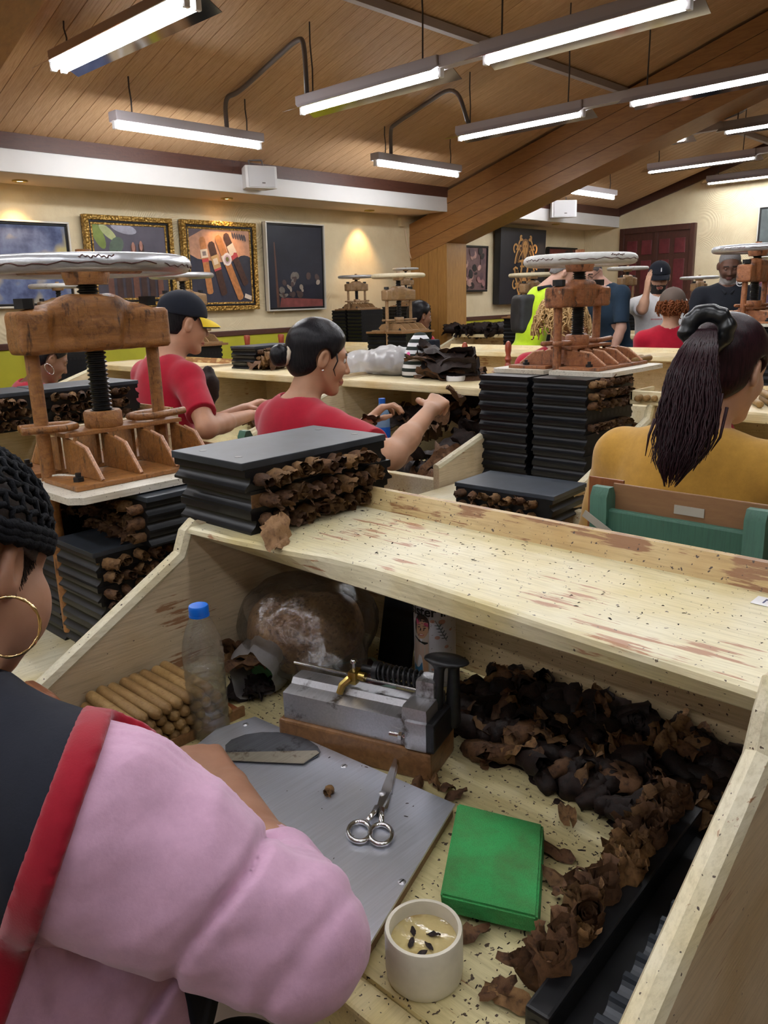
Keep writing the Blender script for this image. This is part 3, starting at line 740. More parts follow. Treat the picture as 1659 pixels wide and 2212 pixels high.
def dark_room(F):
    F.poly(full, ink('deep_navy', (.016, .018, .03), .25, 4))
    F.poly([(.12, .0), (.17, .0), (.12, .8), (.10, .8)], ink('brown_post', (.10, .045, .03)))
    F.poly([(.17, .0), (1, .0), (1, .09), (.2, .12)], ink('red_floor', (.20, .055, .05)))
    r = random.Random(4)
    for k in range(22):
        F.oval(r.uniform(.2, .95), r.uniform(.13, .42), r.uniform(.015, .05), r.uniform(.02, .06), (ink('umber', (.07, .045, .04)), ink('grey_cloth', (.16, .14, .12)), ink('pale_cloth', (.30, .25, .2)))[k % 3 if k % 5 else 0], 9, r.uniform(0, 3))
picture(4.12*K, 4.745*K, kz(1.362), kz(2.046), 'tall near-black canvas with muted blotches near the bottom in a thin silver frame', 'silver', dark_room)
def blotchy(seed, base, cols, n=40):
    def f(F):
        r = random.Random(seed); F.poly(full, base)
        for k in range(n): F.oval(r.uniform(.08, .92), r.uniform(.06, .94), r.uniform(.03, .09), r.uniform(.03, .12), cols[k % len(cols)], 8, r.uniform(0, 3))
    return f
picture(6.665*K-.12, 7.077*K, kz(1.478), kz(1.936), 'small black framed picture of rosy blotches just right of the wooden post', 'black',
        blotchy(7, ink('rose_grey', (.16, .09, .09)), [ink('rose', (.36, .18, .17)), ink('soot', (.03, .022, .025)), ink('mauve_d', (.12, .07, .08)), ink('blush', (.44, .26, .22)), ink('coal', (.02, .018, .02))]))
def emblem(F):
    g, gd = ink('emblem_gold', (.50, .27, .09), .15), ink('emblem_brown', (.23, .115, .05))
    bk = ink('navy_black', (.012, .014, .022), .1)
    cx = .53
    def sym(pts, wd, m=g, vert=True):
        for sx in (1, -1):
            for sy in ((1, -1) if vert else (1,)): F.stroke([(cx+sx*u, .5+sy*v) for u, v in pts], wd, m)
    for sy in (1, -1):      # pointed shields above and below
        F.poly([(cx+u, .5+sy*v) for u, v in ((0, .06), (.075, .2), (.085, .29), (.05, .355), (0, .37), (-.05, .355), (-.085, .29), (-.075, .2))], gd)
        F.poly([(cx+u, .5+sy*v) for u, v in ((0, .10), (.05, .21), (.055, .28), (.03, .33), (0, .34), (-.03, .33), (-.055, .28), (-.05, .21))], g)
        F.oval(cx-.025, .5+sy*.27, .012, .02, gd); F.oval(cx+.025, .5+sy*.27, .012, .02, gd); F.poly([(cx-.008, .5+sy*.16), (cx+.008, .5+sy*.16), (cx, .5+sy*.30)], gd)
    spiral = lambda cu, cv, r0, a0, a1, n=16, sh=.0: [(cu+(r0*(1-.75*i/n))*math.cos(a0+(a1-a0)*i/n), cv+(r0*1.1*(1-.75*i/n))*math.sin(a0+(a1-a0)*i/n)) for i in range(n+1)]
    sym([(.22*math.cos(t), .31*math.sin(t)) for t in [.12+1.0*k/12 for k in range(13)]], .028)
    sym([(.185*math.cos(t), .27*math.sin(t)) for t in [.2+.85*k/12 for k in range(13)]], .012, gd)
    sym([(.10+.05*math.sin(k/8*3.0), .20+.02*k) for k in range(10)], .026)
    sym(spiral(.205, .245, .062, -1.2, 4.6), .024)
    sym(spiral(.10, .385, .04, -2.6, 2.4), .022)
    sym([(.02, .02), (.08, .16), (.15, .30)], .02, gd)
    for k in range(9):
        t = .15+.11*k
        for sx in (1, -1):
            for sy in (1, -1): F.oval(cx+sx*.155*math.cos(t), .5+sy*.235*math.sin(t), .011, .013, g, 8)
    F.oval(cx, .5, .21, .075, bk)
    for u0 in (-.10, .035):     # the two crossed F letters
        F.stroke([(cx+u0, .40), (cx+u0+.02, .5), (cx+u0+.02, .575)], .034, g)
        F.stroke([(cx+u0-.04, .565), (cx+u0+.02, .58), (cx+u0+.105, .57)], .026, g)
        F.stroke([(cx+u0-.02, .50), (cx+u0+.03, .505), (cx+u0+.075, .50)], .022, g)
        F.stroke([(cx+u0-.05, .405), (cx+u0, .398), (cx+u0+.035, .41)], .018, g)
    for sx in (1, -1): F.stroke([(cx+sx*.17, .47), (cx+sx*.22, .49), (cx+sx*.27, .46)], .024, g)
picture(7.235*K, 8.11*K, kz(1.34), kz(2.131), 'deep black canvas with a gold scrollwork crest around two letters F', 'deep', emblem, 'crest_canvas')
picture(8.248*K, 8.889*K, kz(1.45), kz(1.96), 'dark framed red and black picture behind the right hand press wheel', 'black',
        blotchy(3, ink('wine', (.14, .03, .025)), [ink('ember', (.40, .10, .05)), ink('soot', (.03, .022, .025)), ink('rust', (.25, .07, .04))]))
picture(3.14*K-.9, 3.14*K, kz(1.74), kz(2.25), 'silver framed grey misty picture high on the back wall at the right edge', 'silver', lambda F: F.poly(full, ink('mist_grey', (.09, .11, .11), .5, 3)), on='back')
picture(3.16*K-.75, 3.16*K, kz(1.22), kz(1.66), 'purple and red printed poster on the back wall at the right edge', 'black',
        blotchy(12, ink('plum', (.09, .05, .09)), [ink('plum_red', (.26, .06, .08)), ink('plum_d', (.04, .03, .05)), ink('orange_d', (.30, .12, .06))]), on='back')

# ------------------------------------------------------------------ cigar moulds, bunches, stacks
ML, MW, MH = .33, .20, .0355
def bunch_mesh(seed, mt, L=.05, r=.0105, wild=1.0):
    """end of a rolled leaf bunch: crumpled roll along -y..+ with torn ruffles at the tip (+y)"""
    R = random.Random(seed); b = MB(); n = 10; rings = 8; vs = []
    ph = [R.uniform(0, 6.28) for _ in range(4)]
    for i in range(rings):
        f = i/(rings-1); y = -L*.45+L*f
        for k in range(n):
            t = 2*math.pi*k/n+f*.7
            prof = .9+.38*math.sin(min(1, f*1.15)*math.pi*.78)-.22*max(0, f-.72)
            rr = r*(1+.10*math.sin(2*t+ph[0])+.09*math.sin(4*t+ph[1]+4*f)+R.uniform(-.15, .15))*prof
            if i == rings-1: rr *= .95+R.uniform(-.3, .25)*wild
            vs.append((rr*math.cos(t), y+(R.uniform(-.006, .007)*wild if i == rings-1 else R.uniform(-.002, .002)), rr*math.sin(t)))
    fs = [(i*n+k, (i+1)*n+k, (i+1)*n+(k+1) % n, i*n+(k+1) % n) for i in range(rings-1) for k in range(n)]
    b.add(vs, fs+[tuple(range(n))])
    # inner coil and ruffles
    for q in range(3):
        a0 = R.uniform(0, 6.28); rr = r*(.3+.25*q); pts = []
        for k in range(8):
            t = a0+k*.75; z = L*.5+R.uniform(-.004, .003); pts.append((rr*math.cos(t), rr*math.sin(t), z))
        b.add([(p[0], L*.25, p[1]) for p in pts]+[(p[0]*1.15, p[2], p[1]*1.15) for p in pts], [(i, i+1, 9+i, 8+i) for i in range(7)])
    for q in range(3):
        a0 = R.uniform(0, 6.28); ln = r*R.uniform(.5, 1.5)*wild; wd = R.uniform(.4, .8)
        o = []
        for i in range(4):
            f = i/3; rad = r*(1.05+.5*f*R.uniform(.2, 1.2)); y = L*.42+ln*f
            for k in (-1, 0, 1):
                t = a0+k*wd*(1-.45*f); o.append(((rad+(.12*r if k == 0 else 0))*math.cos(t)+R.uniform(-.0012, .0012), y+R.uniform(-.002, .002), (rad)*math.sin(t)-.3*r*f*f))
        b.add(o, [(i*3+k, i*3+k+1, i*3+k+4, i*3+k+3) for i in range(3) for k in range(2)])
    o = b.build('tobacco_bunch', mt, smooth=True); return o
def leafsheet(seed, Lx, Wy, mt, crumple=.012, name='tobacco_leaf', curl=.6, n=(12, 7)):
    R = np.random.RandomState(seed); p = R.uniform(0, 6.28, 8); b = MB()
    jag = R.uniform(.75, 1.1, n[0]+1)
    def f(u, v):
        i = int(round(u*n[0])); hw = Wy/2*max(.04, math.sin(math.pi*min(1, max(0, u*.96+.02)))**.6)*jag[i]
        s = (v-.5)*2; x = Lx*(u-.5)+.03*Lx*math.sin(5*s+p[0]); y = hw*s
        z = crumple*(math.sin(7*u+p[1]+2*s)+.7*math.sin(11*u*1.3+4*s+p[2])+.6*math.sin(9*s+p[3]+3*u))*.5 + curl*Wy*.25*s*s*math.sin(3*u+p[4])+ R.normal()*crumple*.12
        return (x, y, z)
    b.grid(f, *n); return b.build(name, mt, smooth=True)
BUN = [bunch_mesh(s, MT['leaf'] if s % 4 else MT['leaf_tan']) for s in range(5)]
BUND = [bunch_mesh(20+s, MT['leaf_dark'], .050, .0118, .7) for s in range(5)]
for o in BUN+BUND: COL.objects.unlink(o)
rnd = random.Random(11)
def put(o, loc, eul, label, cat, group, s=1.0, parent=None):
    c = o.copy(); COL.objects.link(c); c.location = loc; c.rotation_euler = eul; c.scale = (s,)*3
    if parent is not None: c.parent = parent
    if label: tag(c, label, cat, group)
    return c
def ogee(h=MH):
    """end profile (distance out, height): cove at the foot, bead, step, flat top edge"""
    return [(0, 0), (0, .12*h), (-.004, .2*h), (-.010, .34*h), (-.0125, .5*h), (-.0125, .62*h), (-.0045, .64*h), (-.003, .7*h), (-.003, 1*h)]
def mould_mesh(full=True):
    b = MB(); e = ogee(); hx = ML/2
    prof = [(hx+o, z) for o, z in e]+[(-hx-o, z) for o, z in reversed(e)]
    b.prism(prof, 1, -MW/2, MW/2); return b
_mm = {}
def mould(loc, rz, label, group, bunches=0, side=-1, lid=False, top=None, hole=False, gmt=None, bl=None, bg=None, skip=()):
    t = thing('cigar_mould', label, 'cigar mould', loc, rz, group)
    if 'b' not in _mm:
        a = mould_mesh().build('body', MT['mould'], auto=48); _mm['b'] = a.data; bpy.data.objects.remove(a)
        a = MB().rbox(-ML/2-.002, ML/2+.002, -MW/2, MW/2, MH, MH+.0125, .0018).build('lid', MT['mould_top']); _mm['l'] = a.data; bpy.data.objects.remove(a)
        mb = MB()
        for k in range(10):
            x = -ML/2+.035+k*.0289; mb.lathe([(0, 0), (.0095, 0)], n=10, cap=False).xf(Matrix.Translation((x, -MW/2-.0006, MH*.52)) @ Matrix.Rotation(math.pi/2, 4, 'X'), len(mb.v)-20)
        a = mb.build('groove_ends', MT['screw']); _mm['h'] = a.data; bpy.data.objects.remove(a)
    link('body', _mm['b'], t)
    if lid:
        l = link('lid', _mm['l'], t)
        if lid == 2:
            for x in (-ML/2+.03, ML/2-.03):
                for y in (-.05, .05): MB().lathe([(0, .0004), (.0065, .0004), (.007, 0)], (x, y, MH+.0125), 10, False).build('peg_hole', MT['screw'], t)
    if hole: link('groove_ends', _mm['h'], t)
    c, s = math.cos(rz), math.sin(rz)
    for k in range(bunches):
        if k in skip: continue
        x = -ML/2+.030+k*.0265*(9/(max(1, bunches-1))); y = side*(MW/2+.003+rnd.uniform(0, .005)); z = MH*.5+rnd.uniform(-.002, .004)
        put((BUN if gmt is None else BUND)[rnd.randrange(5)], (loc[0]+c*x-s*y, loc[1]+s*x+c*y, loc[2]+z), (rnd.uniform(-.35, .1)*(-side), rnd.uniform(0, 6), rz+(math.pi if side < 0 else 0)+rnd.uniform(-.3, .3)), bl, 'tobacco bunch', bg, rnd.uniform(.82, 1.08))
    return t
ORD = ['first', 'second', 'third', 'fourth', 'fifth', 'sixth', 'seventh', 'eighth', 'ninth', 'tenth', 'eleventh', 'twelfth', 'thirteenth', 'fourteenth']
def nth(k, n): return 'topmost black mould' if k == n-1 else ('lowest black mould' if k == 0 else ORD[n-1-k]+' black mould down')
def stack(x, y, z, n, rz, lab, group, bun=(), lidtop=False, jit=.006, bl=None, bg=None, nb=9, holes=()):
    for k in range(n):
        mould((x+rnd.uniform(-jit, jit), y+rnd.uniform(-jit, jit)*.6, z+k*MH), rz+rnd.uniform(-.01, .01), nth(k, n)+' '+lab, group,
              nb if k in bun else 0, lid=(1 if (lidtop and k == n-1) else False), hole=k in holes, bl=bl, bg=bg)
MT['crack'] = plain('dark_red_primer', (.07, .018, .014), .6)
MT['weld'] = plain('coppery_weld', (.50, .27, .16), .4, var=.4, nsc=160, bst=.8)
# ------------------------------------------------------------------ screw presses
def press(p, s, label, m=None, rim=None, hx=.205, rz=0, boards=True, wheel_z=.50, tiltw=(0, 0), ywood=None, post_down=.4, fine=True, zc=.302, gz=1.0, R=.23, ch=1.0):
    """p: centre of the board gap at board-top height; crosshead runs along local x; two base boards either side of the gap"""
    m = m or MT['press']; rim = rim or MT['silver_paint']
    t = thing('screw_press', label, 'press', p, rz, 'screw presses on stacks of moulds'); t.scale = (s,)*3
    A = lambda mb, n, mt, **k: mb.build(n, mt, t, **k)
    if boards:
        for sg in (-1, 1):
            b = MB().prism([(-.225, sg*.012), (.245, sg*.012), (.245, sg*.235), (.22, sg*.262), (-.20, sg*.262), (-.225, sg*.235)][::sg], 2, -.016, 0)
            A(b, 'base_board', MT['white_board'] if ywood is None else ywood)
    for sg in (-1, 1):
        A(MB().rbox(-.185, .215, *( (.03, .20) if sg > 0 else (-.20, -.03)), .0005, .012, .002), 'foot_plate', m)
        for k in range(4):
            x = -.115+.10*k
            A(MB().prism([(sg*.014, .013), (sg*.19, .013), (sg*.125, .082*gz), (sg*.014, .10*gz)][::-sg], 0, x-.0045, x+.0045), 'gusset', m)
            if fine: A(MB().tube([(x, sg*.19, .015), (x, sg*.127, .083*gz), (x, sg*.08, .093*gz)], [.0045, .005, .004], 6), 'weld_bead', MT['weld'])
        A(MB().cyl((-.15, sg*.14, .012), (-.15, sg*.14, .022), .013, n=6).cyl((-.15, sg*.14, .02), (-.15, sg*.14, .032), .007, n=8), 'anchor_bolt', MT['black_iron'])
    A(MB().rbox(-.125, .20, -.045, .045, .100*gz, .100*gz+.011, .002), 'top_bar', m)
    A(MB().lathe([(.045, 0), (.047, .004), (.047, .036), (.043, .041), (.03, .041)], (.0, 0, .100*gz+.011), 28), 'collar_ring', m, auto=40)
    for sg in (-1, 1):
        zh = .124-.1*(1-gz); pts = [(sg*.22, -.03, zh+.004), (sg*.12, -.035, zh), (sg*.085, -.02, zh), (sg*.08, .015, zh), (sg*.11, .035, zh), (sg*.20, .035, zh+.002)]
        A(MB().tube(pts, .0095, 8), 'yoke_handle', m, smooth=True)
    # screw with real thread
    b = MB(); z0, z1 = .152-.1*(1-gz), wheel_z-.03; nt_ = 30 if fine else 16; prof = []
    for k in range(nt_+1):
        z = z0+(z1-z0)*k/nt_; prof += [(.0205, z), (.0255, z+.25*(z1-z0)/nt_), (.0255, z+.5*(z1-z0)/nt_), (.0205, z+.75*(z1-z0)/nt_)]
    A(b.lathe([(.03, z0-.004), (.03, z0+.001)]+prof, n=18 if fine else 10), 'screw', MT['screw'], auto=30)
    # posts
    for sg in (-1, 1):
        A(MB().cyl((sg*hx*.83, 0, -post_down), (sg*hx*.83, 0, zc+.003), .0165, n=14), 'post', m, auto=40)
        A(MB().cyl((sg*hx*.83, 0, zc+.103*ch), (sg*hx*.83, 0, zc+.103*ch+.023), .024, n=6), 'bolt', MT['black_iron'])
    # cast crosshead: thick bosses at ends and middle, arched back, webs between
    S = SDF(.006 if fine else .012); S.M[:3, :3] *= 1
    S.M[2, 3] = zc-.302
    q = hx/.205
    S.bx((0, 0, .362), (.062*q, .048, .062), .018, k=.012)
    S.bx((0, 0, .388), (.070*q, .040, .044), .022, k=.03)
    for sg in (-1, 1):
        S.bx((sg*hx*.83, 0, .350), (.037, .043, .050), .012, k=.02)
        S.bx((sg*hx*.5, 0, .352), (.05, .024, .046), .012, k=.018)
        S.rc((sg*.075*q, 0, .408), (sg*hx*.72, 0, .380), .020, k=.03)
        S.rc((sg*.05*q, -.012, .312), (sg*hx*.72, -.012, .312), .016, k=.014); S.rc((sg*.05*q, .012, .312), (sg*hx*.72, .012, .312), .016, k=.014)
    S.fn(lambda X, F: np.maximum(F, zc-.002-X[..., 2]) - .0016*wave(X, 3, 150))
    A_ = sdf_obj('crosshead', S, m, t); A_.scale = (1, 1, ch); A_.location = (0, 0, zc*(1-ch))
    # wheel
    w = MB(); R_ = R
    ring = []
    for k in range(56):
        a = 2*math.pi*k/56; ring.append((R_*math.cos(a), R_*math.sin(a), 0))
    w.tube(ring, .0225, 12, closed=True)
    for i, vtx in enumerate(w.v): w.v[i] = (vtx[0]*(1+.004*math.sin(i*.7)), vtx[1], vtx[2]*.92)
    wt = A(w, 'handwheel', rim, smooth=True); wt.location = (0, 0, wheel_z); wt.rotation_euler = (tiltw[0], tiltw[1], 0)
    if fine and rim is not MT['cream_rim']:
        for q, (a0, a1, ph) in enumerate(((3.3, 4.9, -.15), (5.0, 5.9, -.3), (2.5, 3.2, .1), (4.2, 4.5, .5))):
            cr_ = []
            for i in range(26):
                a = a0+(a1-a0)*i/25-rz; p_ = ph+.12*math.sin(i*1.7+q)+.10*math.sin(i*.6+2*q); rr_ = R_+.0228*math.cos(p_); cr_.append((rr_*math.cos(a), rr_*math.sin(a), .0212*math.sin(p_)))
            MB().tube(cr_, [.0009+.0007*abs(math.sin(i*2.3)) for i in range(26)], 4).build('paint_crack', MT['crack'], wt)
    for k in range(4):
        a = math.pi/2*k+.4; MB().tube([(0, 0, 0), (R_*math.cos(a), R_*math.sin(a), 0)], [.016, .012], 8).build('spoke', m, wt, smooth=True)
    MB().lathe([(.05, -.042), (.056, -.02), (.056, -.012), (.03, .0), (.018, .03), (.018, .04), (0, .04)], n=20).build('hub', m, wt, auto=40)
    return t

# ------------------------------------------------------------------ rolling benches
def bench(xf, y0, y1, label, zw=.77, zsh=1.06, depth=.27, front=.30, lip=.09, liph=-.004, mats=None, name='rolling_bench', back=.33, railh=.03, legs=True, mid=None, edge=None):
    """xf: front edge of the shelf; worktop runs from xf-front to the back board; shelf above its back half"""
    Mt = mats or dict(top=MT['top'], shelf=MT['shelf'], rail=MT['rail'], side=MT['paintX'], edge=MT['paintZ'], back=MT['backboard'])
    xb = xf+depth
    t = thing(name, label, 'bench', (xf, (y0+y1)/2, 0), 0, None); hy = (y1-y0)/2
    A = lambda mb, n, m: mb.build(n, m, t)
    A(MB().rbox(-front+.03, back, -hy, hy, zw-.03, zw, .004), 'worktop', Mt['top'])
    if edge:
        b = MB(); n = 24; P_ = []
        for i in range(n+1):
            y = hy-2*hy*i/n; u = i/n*(len(edge)-1); j = min(int(u), len(edge)-2); ex = edge[j]+(edge[j+1]-edge[j])*(u-j)
            P_.append([(depth, y, zsh), (ex+.008, y, zsh), (ex+.002, y, zsh-.0025), (ex, y, zsh-.009), (.023, y, zsh-.032), (.027, y, zsh-.035), (depth, y, zsh-.035)])
        m_ = 7; b.add([p for q in P_ for p in q], [(i*m_+k, (i+1)*m_+k, (i+1)*m_+(k+1) % m_, i*m_+(k+1) % m_) for i in range(n) for k in range(m_)]+[tuple(range(m_)), tuple(n*m_+k for k in reversed(range(m_)))])
        A(b, 'shelf', Mt['shelf'])
    else: A(MB().rbox(0, depth, -hy, hy, zsh-.035, zsh, .008), 'shelf', Mt['shelf'])
    A(MB().prism([(depth-.02, zsh-.03), (depth+.012, zsh-.03), (depth+.030, zsh+railh), (depth+.012, zsh+railh+.002), (depth-.0, zsh+.012)], 1, -hy, hy), 'back_rail', Mt['rail'])
    A(MB().box(back, back+.018, -hy, hy, zw-.03, zsh-.03), 'back_board', Mt['back'])
    for sg, nm in ((1, 'a'), (-1, 'b')):
        ya, yb = (hy, hy+.025) if sg > 0 else (-hy-.025, -hy)
        A(MB().prism([(-front, zw-.16), (back+.01, zw-.16), (back+.01, zsh-.02), (depth+.03, zsh+(.002 if sg > 0 else .016)), (.004, zsh+(.002 if sg > 0 else .016)), (-.014, zsh-.012), (-.030, zsh-.05), (-front, zw+lip)], 1, ya, yb), 'side_panel', Mt['side'])
        A(MB().tube([(-front, 0, zw+lip+.001), (-.030, 0, zsh-.049), (-.013, 0, zsh-.011), (.005, 0, zsh+(.001 if sg > 0 else .015))], .0145, 8).xf(Matrix.Translation((0, (ya+yb)/2, 0))), 'panel_edge', Mt['edge'])
    if mid:
        for ym in mid:
            ym -= (y0+y1)/2
            A(MB().prism([(-front, zw-.16), (back, zw-.16), (back, zsh-.03), (.0, zsh-.03), (-.03, zsh-.05), (-front, zw+lip)], 1, ym-.012, ym+.012), 'partition', Mt['side'])
    A(MB().rbox(-front-.004, -front+.03, -hy, hy, zw-.11, zw+liph, .004), 'front_lip', Mt['edge'])
    if legs:
        for x in (-front+.06, back-.06):
            for y in (-hy+.04, hy-.04): A(MB().rbox(x-.03, x+.03, y-.03, y+.03, 0, zw-.11, .004), 'leg', Mt['side'])
    return t
# ------------------------------------------------------------------ benches in their rows
ZW, ZSH = .77, 1.06
bench(.71, .205, 1.12, 'nearest cream rolling bench with worn shelf, open front and dark leaf heap', edge=[-.018, -.010, .004, .024, .030, .025, .018, .012, .008, .003])
P2M = dict(top=MT['top'], shelf=MT['pale'], rail=MT['rail'], side=MT['paintX'], edge=MT['paintZ'], back=MT['backboard'])
bench(2.6, 1.70, 2.74, 'cream rolling bench where the woman with the hair bun works', zsh=1.065, depth=.50, front=.57, lip=.09, liph=.05, mats=P2M, back=.50)
bench(2.6, 2.80, 3.95, 'cream rolling bench where the man in the cap works', zsh=1.065, depth=.50, front=.57, lip=.09, liph=.05, mats=P2M, back=.50)
bench(2.6, 4.05, 5.2, 'cream rolling bench of the woman with the small hoop earring, at the far left', zsh=1.06, depth=.4, front=.5, mats=P2M, back=.42)
bench(2.5, .02, 1.135, 'cream rolling bench in front of the woman in the mustard cardigan', zsh=1.06, depth=.42, front=.51, lip=.08, liph=.04, mats=P2M, back=.45)
bench(1.06, 2.36, 3.3, 'cream bench behind the big press, holding a stack of moulds', zsh=1.06, depth=.36, front=.3, mats=P2M, back=.38)
for y0_, y1_, lab in ((.2, 1.27, 'third row bench at the right edge beyond the mustard cardigan'), (1.96, 2.96, 'third row bench behind the middle press'), (3.01, 4.15, 'third row bench with the finial chair in front'), (4.83, 5.9, 'third row bench nearest the picture wall')):
    bench(4.92, y0_, y1_, 'pale '+lab, zsh=EYE-.395, depth=.27, front=.45, lip=.06, mats=dict(P2M, rail=MT['pale'], top=MT['pale']), back=.30)
for y0_, y1_, lab in ((1.4, 2.98, 'fourth row bench at the right in front of the red haired worker'), (3.03, 3.95, 'fourth row bench with a white number tag on its rail'), (4.65, 5.63, 'fourth row bench by the wooden post with dark leaves on it')):
    bench(7.15, y0_, y1_, 'pale '+lab, zsh=EYE-.39, depth=.3, front=.5, lip=.06, mats=dict(P2M, rail=MT['pale'], top=MT['pale']), back=.33)
# low tables that carry the press stacks
def table(x0, x1, y0, y1, z, label):
    t = thing('press_table', label, 'table', ((x0+x1)/2, (y0+y1)/2, 0)); a, b = (x1-x0)/2, (y1-y0)/2
    MB().rbox(-a, a, -b, b, z-.035, z, .005).build('tabletop', MT['paintZ'], t)
    for x in (-a+.04, a-.04):
        for y in (-b+.04, b-.04): MB().rbox(x-.03, x+.03, y-.03, y+.03, 0, z-.035, .004).build('leg', MT['paintX'], t)
table(.58, 1.32, 1.40, 2.2, .5845, 'low cream table under the big near press, dusted with leaf crumbs')
table(1.80, 2.98, 1.165, 1.66, .80, 'cream table under the middle press and its two tall stacks')

# ------------------------------------------------------------------ near stack on the shelf, big press and its stacks
G1 = 'moulds stacked on the near bench shelf'
B1 = 'leaf bunches sticking out of the near stack'
for k in range(3):
    mould((.895+(0, .004, -.004)[k], 1.098+(.0, -.004, .002)[k], ZSH+k*MH), (.01, -.012, .008)[k], ('lowest black mould of the three on the near shelf', 'middle black mould of the three on the near shelf, with a torn label', 'topmost black mould of the near shelf stack with a grey lid')[k], G1,
          10, lid=2 if k == 2 else False, bl='brown leaf bunch poking out of the %s mould on the near shelf' % ('lowest', 'middle', 'topmost')[k], bg=B1)
MB().box(-.162, -.140, -.1012, -.1, .008, .030).build('torn_label', MT['leaf_tan'], bpy.data.objects['cigar_mould.001'])
def orient(o, top, bot, face):
    c = (np.array(top)+np.array(bot))/2; X = np.array(bot)-np.array(top); X = X/np.linalg.norm(X); Z = np.array(face, float); Z = Z-X*(Z@X); Z /= np.linalg.norm(Z); Y = np.cross(Z, X)
    o.matrix_world = Matrix(((X[0], Y[0], Z[0], c[0]), (X[1], Y[1], Z[1], c[1]), (X[2], Y[2], Z[2], c[2]), (0, 0, 0, 1)))
o = leafsheet(5, .082, .052, MT['leaf_pale'], .010, curl=.5, n=(16, 9)); orient(o, py_(602, 1108, .955), pz(592, 1186, 1.0625), (-.5, -.75, .3))
tag(o, 'light tan torn leaf hanging from the near mould stack over the shelf edge', 'leaf')
BIG = (.962, 1.90, EYE-.40)
press(BIG, 1.0, 'big near press with a silver wheel, orange-brown iron and white boards', MT['press'], MT['silver_paint'], hx=.192, tiltw=(.0, .0))
bl_, bg_ = 'crumpled leaf bunch poking out of the stack under the big press', 'leaf bunches of the big press stacks'
stack(.962-.02, 1.765, .5845, 8, 0, 'in the right lower stack under the big press', 'moulds under the big press, right', bun=(4, 5, 6, 7), lidtop=True, bl=bl_, bg=bg_, nb=7)
for k in range(3):
    mould((.99, 1.765, .62+7*MH+.0125+k*MH), math.pi/2, nth(k, 3)+' turned sideways under the right white board of the big press', 'turned moulds under the big press', 6, side=1, bl=bl_, bg=bg_, lid=(k == 2))
stack(.962, 2.03, .5845, 11, 0, 'in the left stack under the big press', 'moulds under the big press, left', bun=(6, 9), bl=bl_, bg=bg_)
for k in range(3):
    mould((1.245, 2.605, 1.06+k*MH), .0, nth(k, 3)+' in the right pile on the bench behind the big press' , 'moulds behind the big press', 9, lid=(k == 2), bl='leaf bunch poking out of the stack behind the big press', bg='leaf bunches behind the big press')
    mould((.90, 2.605, 1.06+k*MH), .0, nth(k, 3)+' in the left pile on the bench behind the big press', 'moulds behind the big press', 9, lid=(k == 2), bl='leaf bunch poking out of the stack behind the big press', bg='leaf bunches behind the big press')
o = MB().rbox(-.012, .012, -.004, .10, 0, .012, .002).build('wood_splinter', MT['white_board']); o.location = (.86, 1.80, EYE-.40+.0005); o.rotation_euler = (0, .1, .5)
tag(o, 'white splintered offcut on the big press between the two boards', 'offcut')

# ------------------------------------------------------------------ middle press with its two tall stacks
MID = (2.578, 1.478, EYE-.25)
press(MID, .9, 'middle press with a chipped white wheel over two tall black stacks', MT['press2'], MT['white_rim'], zc=.232, wheel_z=.405, gz=.72, R=.195, hx=.180, ch=.76)
bl_, bg_ = 'small leaf bunch in the tall right hand stack of the middle press', 'leaf bunches of the middle press'
for k in range(10):
    mould((2.275+ML/2+rnd.uniform(-.004, .004), 1.366+rnd.uniform(-.003, .003), .80+k*MH), rnd.uniform(-.008, .008), nth(k, 10)+' in the right tall stack under the middle press', 'moulds under the middle press, right',
          8 if k in (7, 8, 9, 5) else 0, hole=k in (6, 7, 3), bl=bl_, bg=bg_)
    mould((2.275+ML/2+rnd.uniform(-.004, .004), 1.592+rnd.uniform(-.003, .003), .80+k*MH), rnd.uniform(-.008, .008), nth(k, 10)+' in the left tall stack under the middle press', 'moulds under the middle press, left')
bl_, bg_ = 'leaf bunch poking out of the low stack before the middle press', 'leaf bunches of the low stack'
for k in range(2):
    mould((1.935, 1.285, .80+k*MH), -math.pi/2+.06, ('lower', 'upper')[k]+' black mould of the low pair in front of the middle press', 'low pair of moulds', 7, side=-1, lid=(k == 1), bl=bl_, bg=bg_)
# three plain cigars lie on the middle press board
cg = MB().lathe([(.0, -.07), (.006, -.0695), (.0092, -.066), (.0095, -.05), (.0095, .05), (.0092, .062), (.007, .068), (.0, .0705)], n=14).build('cigar', MT['cigar'], smooth=True)
COL.objects.unlink(cg)
for k in range(3):
    put(cg, (MID[0]+.22, MID[1]-.075-.035*k, MID[2]+.012), (0, math.pi/2, .05*k), 'light brown cigar lying on the right board of the middle press', 'cigar', 'cigars on the middle press', 1.25)

